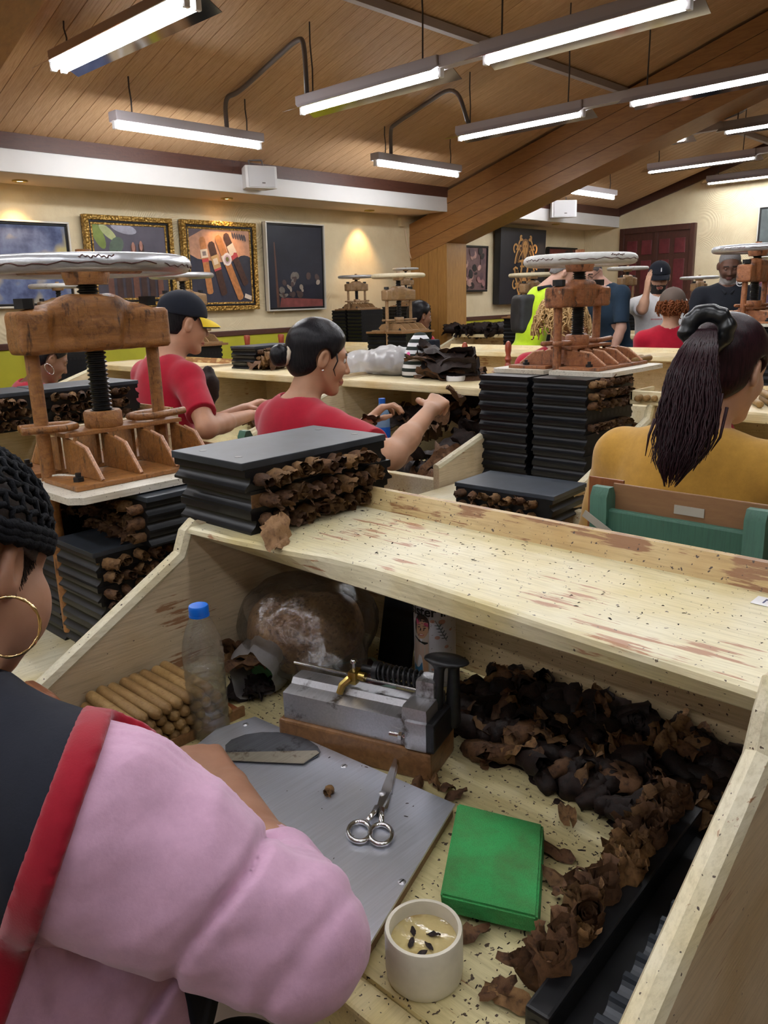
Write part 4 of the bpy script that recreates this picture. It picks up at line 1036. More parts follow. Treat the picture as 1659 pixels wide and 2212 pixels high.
# ------------------------------------------------------------------ presses farther away
def far_press(cx, cy, rp, D, by, label, m, rim, glabel, rz=0, zt_=.80, gz=.8, fine=False, mid_stack=True, s=None):
    w = pd(cx, cy, D); R = rp*D/FPX; s = s or R/.24; zb = pd(cx, by, D)[2]
    wz = max(.34, (w[2]-zb)/s)
    press((w[0], w[1], zb), s, label, m, rim, zc=max(.2, wz*.56), wheel_z=wz, gz=gz, R=R/s, rz=rz, fine=fine, ywood=MT['oak'] if m is MT['press3'] else None, post_down=(zb-zt_)/s)
    n = int((zb-.016*s-zt_)/MH)
    c_, s_ = math.cos(rz), math.sin(rz)
    for sg in (-1, 1):
        for k in range(n):
            mould((w[0]-s_*sg*.115, w[1]+c_*sg*.115, zb-.016*s-MH*(n-k)), rz, nth(k, n)+', '+('left' if sg > 0 else 'right')+' stack under '+glabel, 'moulds under '+glabel, hole=(sg < 0 and k % 3 == 1))
    h = zb-.016*s-MH*n
    table(w[0]-.26, w[0]+.26, w[1]-.3, w[1]+.3, h, 'small table carrying '+glabel)
far_press(1638, 537, 86, 4.3, 698, 'right hand press with a silver wheel cut by the picture edge', MT['press2'], MT['silver_paint'], 'the right edge press', fine=True)
far_press(392, 596, 63, 5.9, 745, 'press with a grey wheel and yellow crosshead behind the man in the cap', MT['press3'], MT['silver_paint'], 'the press behind the cap wearer')
far_press(124, 618, 54, 5.75, 745, 'far left press with a pale wheel before the blue canvas', MT['press3'], MT['white_rim'], 'the far left press')
far_press(769, 598, 36, 8.1, 667, 'small far press with a grey wheel close to the picture wall', MT['press3'], MT['silver_paint'], 'the press by the picture wall')
far_press(860, 596, 54, 6.4, 716, 'press with a cream white wheel in front of the wooden post', MT['press3'], MT['cream_rim'], 'the press before the wooden post')
far_press(876, 581, 26, 8.6, 660, 'farthest press just visible behind the cream wheel', MT['press3'], MT['white_rim'], 'the farthest press')
far_press(1151, 594, 48, 7.4, 683, 'press with a cream wheel before the crest canvas', MT['press3'], MT['cream_rim'], 'the press before the crest canvas')
far_press(1356, 580, 40, 8.15, 663, 'press with a white wheel before the dark door', MT['press3'], MT['white_rim'], 'the press before the door')
far_press(1511, 600, 37, 8.6, 663, 'press with a grey wheel between the two standing men', MT['press3'], MT['silver_paint'], 'the press between the standing men')

# ------------------------------------------------------------------ things on the near worktop
zt = ZW
# steel cutting plate on its board
pl = [(.694, .552), (.663, .93), (.60, .945), (.415, .885), (.442, .470)]
t = thing('cutting_plate', 'brushed steel cutting plate on a wooden board in front of the worker', 'cutting board', (.56, .70, zt))
lo2 = [(x-.56, y-.70) for x, y in pl]
sh = lambda P, k: [(x*k, y*k) for x, y in P]
MB().prism(sh(lo2, .985), 2, .0005, .016).build('wooden_base', MT['oak'], t)
MB().prism(lo2, 2, .016, .0195).build('steel_sheet', MT['steel'], t)
def screwhead(p, par):
    MB().lathe([(.0, .0012), (.004, .001), (.005, 0)], (p[0]-.56, p[1]-.70, .0195), 12, False).build('screw', MT['iron'], par, smooth=True)
    MB().box(p[0]-.56-.0035, p[0]-.56+.0035, p[1]-.70-.0006, p[1]-.70+.0006, .0205, .0209).build('screw_slot', MT['screw'], par)
zp = zt+.0195
for x, y in ((530, 1565), (743, 1655), (868, 1905)): screwhead(pz(x, y, zp), t)
# rounded blade
def flatshape(pix, z, th, name, m, label=None, cat=None, parent=None, loc=None, bev=0):
    P3 = [pz(x, y, z) for x, y in pix]; c = np.mean(P3, 0) if loc is None else np.array(loc)
    b = MB().prism([(p[0]-c[0], p[1]-c[1]) for p in P3], 2, 0, th)
    o = b.build(name, m, parent); 
    if parent is None: o.location = (c[0], c[1], z)
    if label: tag(o, label, cat)
    return o, c
ca = sum(0 for _ in ())
arcp = [(487, 1612), (500, 1600), (530, 1589), (565, 1584), (600, 1584), (635, 1589), (665, 1600), (686, 1614), (692, 1625), (686, 1636), (655, 1650), (487, 1643)]
bt = thing('leaf_knife', 'blackened half-round leaf knife lying on the steel plate', 'knife', pz(590, 1618, zp))
flatshape(arcp[::-1] if 0 else arcp, zp+.0005, .002, 'blade', MT['blade'], parent=bt, loc=bt.location)[0].location = (0, 0, .0005)
flatshape([(487, 1626), (684, 1622), (690, 1627), (655, 1650), (487, 1643)], zp+.003, .0008, 'ground_edge', MT['blade_edge'], parent=bt, loc=bt.location)[0].location = (0, 0, .003)
# scissors
sc_ = thing('scissors', 'steel scissors lying open a little on the cutting plate', 'scissors', pz(822, 1725, zp))
O = np.array(sc_.location)
def loc(x, y, dz=0): p = pz(x, y, zp)-O; p[2] = dz; return p
def bladepoly(P_, z0, th): return MB().prism([tuple(loc(x, y)[:2]) for x, y in P_], 2, z0, z0+th)
bladepoly([(853, 1643), (858, 1650), (845, 1718), (826, 1752), (815, 1748), (826, 1708)], .0035, .0025).build('blade', MT['chrome'], sc_)
bladepoly([(853, 1645), (860, 1660), (838, 1750), (823, 1760), (818, 1745), (833, 1700)], .001, .0022).build('blade', MT['chrome'], sc_)
MB().lathe([(.0, .0012), (.0045, .0009), (.005, 0)], loc(826, 1722, .006), 14, False).build('pivot_screw', MT['iron'], sc_, smooth=True)
for (cx, cy, x1, y1) in ((777, 1803, 816, 1752), (823, 1809, 824, 1756)):
    c = loc(cx, cy, .0045); ring = []
    ax_ = loc(cx, cy-10)-loc(cx, cy+10); 
    e1 = loc(cx+24, cy)-loc(cx, cy); e2 = loc(cx, cy+24)-loc(cx, cy)
    for k in range(24):
        a = 2*math.pi*k/24; ring.append(c+e1*math.cos(a)+e2*.92*math.sin(a))
    MB().tube(ring, .0032, 8, closed=True).build('finger_ring', MT['chrome'], sc_, smooth=True)
    a0 = c+(loc(x1, y1, .0045)-c)*.42
    MB().tube([a0, (a0+loc(x1, y1, .004))/2+np.array([.001, 0, 0]), loc(x1, y1, .004)], [.0035, .004, .0055], 8).build('shank', MT['chrome'], sc_, smooth=True)
# green sponge leaning on the plate edge
m, nt, N, L, P = new_mat('green_foam'); v = coords(N, L)
c = mix(N, L, ramp(N, L, noise(N, L, v, 16, 4), [(.42, 0), (.72, 1)]), (.035, .30, .075), (.06, .17, .045))
vo = N.new('ShaderNodeTexVoronoi'); vo.inputs['Scale'].default_value = 700; L.new(v, vo.inputs['Vector'])
c = mix(N, L, ramp(N, L, vo.outputs['Distance'], [(.1, .5), (.45, 0)]), c, (.015, .10, .03))
L.new(c, P.inputs['Base Color']); P.inputs['Roughness'].default_value = .9; bump(N, L, P, vo.outputs['Distance'], .7, .001); MT['foam'] = m
tops = [pz(988, 1733, zt+.034), pz(1173, 1779, zt+.030), pz(1161, 1982, zt+.030), pz(950, 1932, zt+.034)]
c0 = np.mean(tops, 0); nrm = np.array([0, 0, -.0235])
bm = bmesh.new(); vs = [bm.verts.new(p-c0) for p in tops]+[bm.verts.new(p-c0+nrm+[0.002, -.002, 0]) for p in tops]
for f in ((3, 2, 1, 0), (4, 5, 6, 7), (0, 1, 5, 4), (1, 2, 6, 5), (2, 3, 7, 6), (3, 0, 4, 7)): bm.faces.new([vs[i] for i in f])
bmesh.ops.recalc_face_normals(bm, faces=bm.faces[:])
bmesh.ops.bevel(bm, geom=bm.edges[:], offset=.0025, segments=2, affect='EDGES')
me = bpy.data.meshes.new('sponge'); bm.to_mesh(me); bm.free(); me.materials.append(MT['foam'])
tag(link('sponge', me, None, c0), 'green rectangular foam sponge leaning on the edge of the steel plate', 'sponge')
# glue cup
rimc = pz(915, 2002, zt+.056); rr = .0385
t = thing('paste_cup', 'short white ceramic cup of cloudy paste with leaf scraps in it', 'cup', (rimc[0], rimc[1], zt))
MT['ceramic'] = plain('off_white_ceramic', (.66, .62, .50), .35, var=.1, nsc=25)
MB().lathe([(.0, .0), (rr-.004, .0), (rr-.001, .004), (rr, .012), (rr, .054), (rr-.001, .056), (rr-.0045, .056), (rr-.0055, .053), (rr-.0055, .008), (0, .008)], n=40, cap=False).build('cup_body', MT['ceramic'], t, auto=50)
m, nt, N, L, P = new_mat('cloudy_paste'); v = coords(N, L)
c = mix(N, L, ramp(N, L, noise(N, L, v, 38, 3), [(.5, 0), (.75, 1)]), (.52, .42, .19), (.30, .17, .03)); L.new(c, P.inputs['Base Color']); P.inputs['Roughness'].default_value = .06
bump(N, L, P, noise(N, L, v, 120, 3), .25, .002); MT['paste'] = m
MB().lathe([(0, .0405), (rr-.006, .0405), (rr-.0056, .0412)], n=32, cap=False).build('paste', MT['paste'], t, smooth=True)
for k, (a, b, r_) in enumerate(((-.012, .006, .4), (-.004, -.010, 1.3), (.010, -.004, 2.2), (.0, .014, .9), (-.016, -.010, 2.8))):
    o = leafsheet(40+k, .014, .006, MT['leaf_dark'], .0012, 'leaf_scrap', n=(6, 4)); o.parent = t; o.location = (a, b, .0425); o.rotation_euler = (0, 0, r_)
# water bottle
bp = pz(455, 1583, zt)
t = thing('water_bottle', 'clear ribbed plastic water bottle with a blue cap, half full', 'bottle', bp)
BP = [(.0, .002), (.026, .0), (.031, .006), (.0315, .018)]
for k in range(6): z = .024+.0165*k; BP += [(.0312, z), (.0298, z+.003), (.0298, z+.005), (.0312, z+.008)]
BP += [(.0315, .126), (.0312, .142), (.0285, .160), (.022, .181), (.0145, .197), (.0128, .202)]
MT['bottle'] = film('clear_bottle_plastic', (.985, .99, .99), .95, .04, 40, (.95, .97, .97), (.05, .55))
MB().lathe(BP, n=32, cap=False).build('bottle_body', MT['bottle'], t, smooth=True)
MT['water'] = film('bottled_water', (.985, .975, .89), .90, .03, 14, (.98, .96, .78))
MB().lathe([(0, .004), (.0255, .003), (.0292, .008)]+[(r_-.0012, z) for r_, z in BP[3:] if z < .118]+[(.0296, .120), (0, .120)], n=32, cap=False).build('water', MT['water'], t, smooth=True)
cp = MB().lathe([(.0145, 0), (.0150, .001), (.0150, .0145), (.0138, .0165), (0, .0168)], (0, 0, .199), 30).lathe([(.0155, 0), (.0155, .003)], (0, 0, .1985), 30)
cp.build('cap', plain('blue_cap', (.005, .16, .72), .35), t, auto=40)
# cigars stacked in a tray against the left panel
tr = thing('cigar_tray', 'flat varnished wooden tray under the stacked cigars', 'tray', (.55, 1.045, zt))
MB().rbox(-.115, .125, -.068, .068, .0, .009, .002).build('tray_floor', MT['redwood'], tr)
MB().rbox(-.115, .125, -.073, -.067, .0, .018, .002).build('tray_rim', MT['oak'], tr)
D_ = .0192
for lay in range(4):
    n = (11, 10, 9, 8)[lay]; x0 = .452+(0, .0096, .0192+.002, .030)[lay]
    for k in range(n):
        o = put(cg, (x0+k*D_+rnd.uniform(-.0006, .0006), 1.042+rnd.uniform(-.004, .004), zt+.009+.0096+lay*.0165), (math.pi/2, 0, rnd.uniform(-.02, .02)), 'light brown hand rolled cigar in the stack by the left panel', 'cigar', 'stacked finished cigars')
for k in range(2): put(cg, (.425+.002*k, 1.02, zt+.0096+.02*k), (math.pi/2, 0, .1), 'light brown hand rolled cigar in the stack by the left panel', 'cigar', 'stacked finished cigars')
# slanted wooden paddle leaning on the panel
q = [px_(x, y, .70) for x, y in ((350, 1432), (408, 1450), (412, 1352), (383, 1343))]
c0 = np.mean(q, 0); b = MB(); nv = np.array([.012, -.002, 0])
b.add([p-c0 for p in q]+[p-c0+nv for p in q], [(0, 1, 2, 3), (7, 6, 5, 4), (0, 4, 5, 1), (1, 5, 6, 2), (2, 6, 7, 3), (3, 7, 4, 0)])
tag(b.build('wooden_paddle', MT['redwood'], None, c0), 'reddish brown wooden paddle leaning behind the stacked cigars', 'paddle')
# bag of leaves
bc = np.array([.83, 1.0, zt])
MT['bagfilm'] = film('clear_bag_film', (.95, .93, .90), .94, .16, 40, (.70, .66, .60), (.06, .7))
MT['milky'] = film('milky_bag_film', (.86, .86, .87), .42, .3, 30, (.70, .70, .72))
t = thing('leaf_bag', 'clear plastic bag stuffed with a bundle of brown leaf under the shelf', 'bag', bc)
S = SDF(.006); S.el((.0, .02, .085), (.085, .10, .072), k=.02); S.el((.03, -.04, .10), (.07, .05, .06), k=.03)
S.fn(lambda X, F: F+.010*wave(X, 5, 60)+.004*np.abs(wave(X, 6, 150))); sdf_obj('leaf_bundle', S, MT['leaf_tan'], t)
S = SDF(.007); S.el((.0, .01, .095), (.10, .12, .088), k=.02); S.el((-.02, -.10, .06), (.06, .05, .05), k=.04); S.el((.03, -.04, .11), (.085, .07, .075), k=.03)
S.fn(lambda X, F: np.maximum(F+.010*wave(X, 8, 40)+.010*np.abs(wave(X, 9, 75))+.006*np.abs(wave(X, 10, 150))-.006, .001-X[..., 2])); sdf_obj('bag_film', S, MT['bagfilm'], t)
t = thing('open_bag', 'open mouth of a crumpled milky bag showing a green block', 'bag', pz(565, 1475, zt+.02))
b = MB()
def bagf(u, v):
    a = 2*math.pi*u; r_ = .045*(1+.14*math.sin(3*a+1)+.1*math.sin(5*a+v*3))*(1+.25*math.sin(v*3))
    return (.10*v-.03+.02*math.sin(a*2), r_*math.cos(a)*.85, max(-.012, .028+r_*.95*math.sin(a))+.01*v)
b.grid(bagf, 30, 12); o = b.build('bag_film', MT['milky'], t, smooth=True); o.rotation_euler = (0, 0, .5)
o = MB().rbox(.02, .09, -.028, .028, -.008, .035, .003).build('green_block', plain('faded_green_block', (.10, .28, .10), .6, var=.3), t); o.rotation_euler = (0, 0, .5)
for k in range(6):
    o = leafsheet(60+k, .11, .055, MT['leaf'] if k % 2 else MT['leaf_tan'], .012); p = pz(500+10*k, 1400+14*(k % 3), zt+.03+.008*k); o.location = p; o.rotation_euler = (rnd.uniform(-.5, .5), rnd.uniform(-.4, .4), rnd.uniform(0, 6)); tag(o, 'crumpled loose leaf lying behind the water bottle', 'leaf', 'loose leaves behind the bottle')
for k in range(4):
    o = leafsheet(70+k, .09, .05, MT['leaf_dark'], .012); p = pz(520+12*k, 1490-8*k, zt+.012+.004*k); o.location = p; o.rotation_euler = (rnd.uniform(-.3, .3), rnd.uniform(-.3, .3), rnd.uniform(0, 6)); tag(o, 'dark leaf scrap beside the open bag', 'leaf', 'dark scraps by the open bag')
# black case leaning on the back board
q = [px_(x, y, X) for x, y, X in ((816, 1425, .955), (882, 1447, .955), (898, 1300, 1.03), (832, 1285, 1.03))]
c0 = np.mean(q, 0); nv = np.array([.010, 0, .004]); b = MB()
b.add([p-c0 for p in q]+[p-c0+nv for p in q], [(3, 2, 1, 0), (4, 5, 6, 7), (1, 5, 4, 0), (2, 6, 5, 1), (3, 7, 6, 2), (0, 4, 7, 3)])
o = b.build('black_case', MT['mould'], None, c0); tag(o, 'slim black case leaning against the back board beside the printed canister', 'case')
# printed canister
cb = pz(925, 1474, zt); cb[0] += .02; cr = .0365; ch_ = .205
t = thing('printed_canister', 'tall white canister printed with a smiling girl, leaf sprigs and black lettering', 'canister', cb)
MB().lathe([(0, 0), (cr-.001, 0), (cr, .002), (cr, ch_-.004), (cr-.002, ch_), (0, ch_)], n=48, cap=False).build('can_body', plain('lilac_white_print', (.66, .66, .74), .35), t, auto=40)
va = math.atan2(-cb[1], -cb[0])      # the side that faces the aisle
def wrap(name, shapes):
    """shapes lie on the curved surface: (points in (angle metres, height), material)"""
    b = MB(); ms = []; d = 0
    for pts, m_ in shapes:
        if m_ not in ms: ms.append(m_)
        b.cur = ms.index(m_); d += .00006
        # fan from centroid so the patch follows the curve
        cx = sum(p[0] for p in pts)/len(pts); cz = sum(p[1] for p in pts)/len(pts)
        P_ = []; n = len(pts); fs = []
        for f in (0, .5, 1):
            for p in pts: P_.append((cx+(p[0]-cx)*f, cz+(p[1]-cz)*f))
        r_ = cr+.0002+d
        vs = [(r_*math.cos(va-a/cr), r_*math.sin(va-a/cr), z) for a, z in P_]
        for i in range(n):
            j = (i+1) % n; fs += [(i, n+i, n+j), (n+i, 2*n+i, 2*n+j, n+j)]
        b.add(vs, fs)
    return b.build(name, ms, t)
ov = lambda a, z, ra, rz_, rot=0, n=14: [(a+ra*math.cos(q)*math.cos(rot)-rz_*math.sin(q)*math.sin(rot), z+ra*math.cos(q)*math.sin(rot)+rz_*math.sin(q)*math.cos(rot)) for q in [2*math.pi*k/n for k in range(n)]]
face_, hair_, pink_, shirt_, blue_, blk_, lip_, grey_, peach_ = ink('girl_skin', (.52, .30, .18), .08), ink('girl_hair', (.05, .03, .025)), ink('girl_cap', (.45, .05, .12)), ink('girl_shirt', (.55, .40, .34), .1), ink('jeans_blue', (.05, .22, .45)), ink('ink_black', (.01, .01, .012)), ink('girl_lips', (.42, .08, .08)), ink('sprig_grey', (.13, .15, .17)), ink('peach_dot', (.66, .36, .30))
white_ = ink('teeth', (.8, .78, .74), .02)
# angle to the left on the picture is +a (anticlockwise seen from above)... portrait sits on the left
sx = -1
SH = []
R_ = lambda P_: [(-p[0], p[1]) for p in P_]
port = [(.010, .004), (.046, .004), (.046, ch_-.055), (.010, ch_-.055)]
SH.append(([(.010, .004), (.046, .004), (.046, .178), (.010, .178)], ink('portrait_cream', (.50, .44, .40), .06)))
SH.append(([(.012, .035), (.046, .035), (.046, .11), (.03, .125), (.012, .118)], shirt_))
SH.append(([(.022, .004), (.046, .004), (.046, .05), (.024, .058)], blue_))
SH.append(([(.011, .004), (.020, .004), (.023, .07), (.013, .078)], face_))
SH.append((ov(.025, .150, .016, .030, .1), hair_)); SH.append((ov(.0235, .142, .0125, .025, .15), face_))
SH.append(([(.011, .162), (.036, .165), (.036, ch_-.056), (.011, ch_-.056)], pink_))
SH.append(([(.011, .160), (.030, .158), (.034, .166), (.012, .168)], hair_))
for a in (.018, .029): SH.append((ov(a, .146, .0032, .0014, -.3), blk_)); SH.append((ov(a, .151, .004, .0008, -.3), blk_))
SH.append((ov(.0245, .128, .0055, .0025, -.2), lip_)); SH.append((ov(.0245, .1285, .004, .001, -.2), white_))
SH.append((ov(.024, .138, .0016, .002), ink('girl_nose', (.42, .22, .13))))
SH.append(([(.012, .112), (.018, .108), (.030, .112), (.040, .120), (.040, .117), (.030, .109), (.018, .105), (.012, .109)], blk_))
for (a, z, r_) in ((.004, .165, .004), (-.012, .163, .006), (-.004, .125, .0045), (-.020, .10, .004), (-.008, .075, .0045), (-.026, .055, .004), (-.028, .14, .003), (.004, .045, .003)): SH.append((ov(a, z, r_, r_), peach_))
for k in range(5):
    for sg in (1, -1): SH.append((ov(-.006-.0028*k+sg*.003, .155-.008*k, .0042, .0011, .6*sg-.5), grey_))
SH.append(([(-.001, .168), (0, .168), (-.019, .115), (-.020, .116)], grey_))
rr_ = random.Random(5)
for k in range(34): SH.append((ov(rr_.uniform(-.045, .007), rr_.uniform(.01, .175), .0018, .0005, rr_.uniform(0, 3), 6), grey_))
wrap('printed_art', [([(a, z*.74+.002) for a, z in q], m_) for q, m_ in SH])
SH = [([(.05, .131), (.02, .126), (.0, .125), (-.03, .127), (-.03, .185), (.05, .185)], ink('can_white', (.74, .74, .76), .03))]
wrap('title_band', SH)
# lettering bent round the can: the part of the title left in view
def bent_text(txt, size, a0, z, mat_, par, R, slope=0):
    cu = bpy.data.curves.new('lettering', 'FONT'); cu.body = txt; cu.size = size
    tmp = bpy.data.objects.new('lettering', cu); COL.objects.link(tmp)
    dg = bpy.context.evaluated_depsgraph_get(); me = bpy.data.meshes.new_from_object(tmp.evaluated_get(dg)); bpy.data.objects.remove(tmp)
    for vx in me.vertices:
        a = va+(a0+vx.co.x)/R; zz = z+vx.co.y+slope*vx.co.x; vx.co = (R*math.cos(a), R*math.sin(a), zz)
    me.materials.append(mat_); return link('lettering', me, par)
bent_text('Sister in', .021, -.044, ch_-.044, blk_, t, cr+.0022) if 0 else None
def flat_text(txt, size, mat_, par, loc, rot, name='lettering', ext=.0003, align='CENTER', bold=0):
    cu = bpy.data.curves.new(name, 'FONT'); cu.body = txt; cu.size = size; cu.extrude = ext; cu.align_x = align; cu.align_y = 'CENTER'; cu.offset = bold
    tmp = bpy.data.objects.new(name, cu); COL.objects.link(tmp)
    dg = bpy.context.evaluated_depsgraph_get(); me = bpy.data.meshes.new_from_object(tmp.evaluated_get(dg)); bpy.data.objects.remove(tmp)
    me.materials.append(mat_); o = link(name, me, par); o.location = loc; o.rotation_euler = rot; return o
cu = bpy.data.curves.new('lettering', 'FONT'); cu.body = 'sister in'; cu.size = .024; cu.offset = .0006
tmp = bpy.data.objects.new('lettering', cu); COL.objects.link(tmp)
dg = bpy.context.evaluated_depsgraph_get(); me = bpy.data.meshes.new_from_object(tmp.evaluated_get(dg)); bpy.data.objects.remove(tmp)
for vx in me.vertices:
    a_ = -.050+vx.co.x; an = va+a_/(cr+.002); vx.co = ((cr+.0024)*math.cos(an), (cr+.0024)*math.sin(an), ch_-.072+vx.co.y)
me.materials.append(blk_); link('lettering', me, t)
# identity card in a mint case, half under the bag
bq = [pz(x, y, zt+.006) for x, y in ((728, 1440), (798, 1424), (852, 1478), (760, 1496))]
c0 = np.mean(bq, 0); t = thing('card_case', 'mint card case with a portrait card under the bag of leaves', 'card', (c0[0], c0[1], zt+.001))
ex = (bq[1]-bq[0]+bq[2]-bq[3])/2; ey = (bq[0]-bq[3]+bq[1]-bq[2])/2
def cardpt(u, v, z): p = (ex*(u-.5)+ey*(v-.5)); return (p[0], p[1], z)
def cardpoly(us, z0, z1, name, m_): MB().prism([cardpt(u, v, 0)[:2] for u, v in us], 2, z0, z1).build(name, m_, t)
cardpoly([(-.04, -.12), (1.0, -.12), (1.1, -.02), (1.1, 1.0), (1, 1.08), (-.04, 1.08)], 0, .006, 'case', plain('mint_plastic', (.28, .42, .36), .4))
cardpoly([(.06, .02), (.98, .02), (.98, 1), (.06, 1)], .006, .0068, 'card', ink('card_maroon', (.07, .035, .04), .2))
cardpoly([(.32, .5), (.78, .5), (.78, .88), (.32, .88)], .0068, .0071, 'card_photo', ink('card_photo_blue', (.22, .24, .32), .05))
cardpoly([(.55+.12*math.cos(a), .69+.15*math.sin(a)) for a in [2*math.pi*k/16 for k in range(16)]], .0071, .0073, 'card_hair', ink('ink_black', (.01, .01, .012)))
cardpoly([(.55+.085*math.cos(a), .67+.12*math.sin(a)) for a in [2*math.pi*k/16 for k in range(16)]], .0073, .0075, 'card_face', ink('card_skin', (.26, .14, .09), .05))
for k, (v_, w_) in enumerate(((.42, .4), (.33, .62), (.16, .5))):
    for q_ in range(int(9*w_/.4)):
        u_ = .55-w_/2+q_*.045; cardpoly([(u_, v_), (u_+.025, v_), (u_+.025, v_+.045), (u_, v_+.045)], .0068, .0072, 'card_print', ink('card_red_print', (.36, .14, .12), .05))
# cigar cutter on its wooden block
G0 = np.array([.735, .752, zt]); ga = math.atan2(-.955, .295)
t = thing('cigar_cutter', 'grey iron cigar cutter with rod, brass stop, spring and lever on a wooden block', 'cutter', G0, ga)
A = lambda mb, n, m_, **k: mb.build(n, m_, t, **k)
A(MB().rbox(-.128, .122, -.043, .047, 0, .044, .004), 'wooden_block', MT['oak'])
A(MB().prism([(-.036, .0445), (.030, .0445), (.030, .092), (.018, .098), (-.006, .098), (-.012, .090), (-.036, .086)], 0, -.121, .095), 'body', MT['iron'])
A(MB().rbox(.075, .116, -.04, .034, .0445, .108, .008), 'head_block', MT['iron'], auto=40)
A(MB().rbox(.082, .112, -.004, .03, .095, .132, .006), 'guide_block', MT['iron'], auto=40)
A(MB().cyl((-.125, .006, .116), (.10, .006, .111), .0024, n=10), 'rod', MT['chrome'], smooth=False)
A(MB().rbox(-.026, -.012, -.006, .016, .104, .124, .003).tube([(-.022, -.006, .114), (-.03, -.014, .106), (-.034, -.016, .093)], [.006, .006, .0055], 8).cyl((-.012, .006, .115), (-.002, .006, .1145), .007, n=12), 'brass_stop', MT['brass'], auto=40)
A(MB().cyl((-.02, .006, .124), (-.02, .006, .136), .0028, n=10).lathe([(.006, 0), (.006, .003), (.004, .0055), (0, .006)], (-.02, .006, .135), 14), 'thumb_screw', MT['chrome'], auto=40)
hel = [(.015+.068*k/120, .018+.0115*math.cos(k*.44), .122+.0115*math.sin(k*.44)) for k in range(121)]
A(MB().tube(hel, .0023, 6), 'spring', MT['black_iron'], smooth=True)
A(MB().cyl((-.012, .018, .122), (.09, .018, .122), .006, n=14).cyl((.008, .018, .122), (.016, .018, .122), .0145, n=16), 'plunger', MT['black_iron'], auto=40)
S = SDF(.0035); S.rc((.110, .006, .085), (.114, .012, .152), .010, .007, k=.006); S.rc((.126, .03, .06), (.130, .026, .148), .012, .008, k=.008); S.el((.122, .018, .160), (.034, .020, .006), k=.012)
sdf_obj('lever', S, MT['black_iron'], t)
A(MB().rbox(.114, .128, -.045, .03, .046, .09, .004), 'cutter_blade', MT['black_iron'])
A(MB().tube([(.06, -.044, .064), (.09, -.042, .064)], .003, 8).cyl((.075, -.044, .064), (.08, -.044, .064), .006, n=6), 'clamp_screw', MT['chrome'])
A(MB().rbox(.083, .117, -.046, -.036, .046, .09, .004), 'clamp_plate', MT['iron'], auto=40)

# open mould with bunches along the right panel
bl_, bg_ = 'curled brown leaf bunch standing in the open mould by the right panel', 'bunches in the open mould'
t = thing('open_mould', 'open black mould with a scalloped comb along the right hand panel', 'cigar mould', (.66, .265, zt), .045)
A = lambda mb, n, m_, **k: mb.build(n, m_, t, **k)
A(MB().rbox(-.182, .19, .022, .046, 0, .050, .003), 'inner_bar', MT['mould'])
A(MB().rbox(-.182, .19, -.056, .024, 0, .022, .002), 'base', MT['mould'])
teeth = 13; pitch = .372/teeth; top = []
for k in range(teeth):
    x0 = -.182+k*pitch
    top += [(x0, .048), (x0+.006, .048)]+[(x0+.006+.0112*(1-math.cos(math.pi*q/8)), .048-.0115*math.sin(math.pi*q/8)) for q in range(1, 8)]
top.append((.19, .048))
A(MB().prism([(-.182, .02)]+top+[(.19, .02)], 1, -.026, -.006), 'scalloped_comb', MT['mould_top'])
A(MB().rbox(-.182, .19, -.056, -.025, .02, .0495, .002), 'outer_bar', MT['mould_top'])
A(MB().lathe([(.0, 0), (.010, 0)], n=16, cap=False).xf(Matrix.Translation((-.1826, .034, .030)) @ Matrix.Rotation(math.pi/2, 4, 'Y')), 'end_recess', MT['screw'])
for k in range(15):
    u = -.125+k*.0218; cx_, sx_ = math.cos(.045), math.sin(.045)
    for q in range(2):
        v_ = .050+.017*q+rnd.uniform(-.004, .004); uu = u+rnd.uniform(-.006, .006)
        put(BUN[rnd.randrange(5)], (.66+cx_*uu-sx_*v_, .265+sx_*uu+cx_*v_, zt+.044-.020*q), (math.pi/2+rnd.uniform(-.35, .45)-.5*q, rnd.uniform(-.4, .4), rnd.uniform(-.5, .5)), bl_, 'tobacco bunch', bg_, rnd.uniform(.85, 1.2))
# heap of dark bunches: mound of crumbs below, single bunches on top
def hp(x, y):
    e = min(1, max(0, (x-.745)/.14))*min(1, max(0, (.70+.35*(x-.75)-y)/.10))*min(1, max(0, (y-.205)/.03+.3))
    if x < .80 and y > .44: e *= .9
    return (.012+.020*min(1, max(0, (x-.72)/.26)))*e
b = MB(); b.grid(lambda u, v: (.70+.335*u, .21+.52*v, zt-.0125+hp(.70+.335*u, .21+.52*v)+.006*math.sin(37*u+5*v)*math.sin(41*v)), 36, 46)
tag(b.build('leaf_litter', MT['leaf_dark'], smooth=True), 'dark crumbs and shreds under the leaf heap at the back of the near bench', 'leaf litter', kind='stuff')
cnt = 0
for gx in range(12):
    for gy in range(17):
        x = .72+gx*.0265+rnd.uniform(-.012, .012); y = .225+gy*.0300+rnd.uniform(-.012, .012)
        h = hp(x, y)
        if h < .009 or x > 1.025 or (x < .87 and y < .335): continue
        if np.hypot(x-.76, y-.66) < .03: continue
        if x < .755+.0*y and y > .56: continue
        e = np.array([x, y])-G0[:2]; dl = e@np.array([.295, -.955]); dn = e@np.array([.955, .295])
        if -.16 < dl < .15 and -.06 < dn < .062: continue
        sel = rnd.random(); src = BUND[rnd.randrange(5)] if sel < .88 else BUN[rnd.randrange(5)]
        put(src, (x, y, zt+h+rnd.uniform(.0, .014)), (rnd.uniform(-.35, .6), rnd.uniform(-.4, .4), rnd.uniform(0, 6.28)), 'dark rolled leaf bunch in the heap below the near shelf', 'tobacco bunch', 'dark bunches heaped on the near bench', rnd.uniform(.85, 1.3)); cnt += 1
strips = []
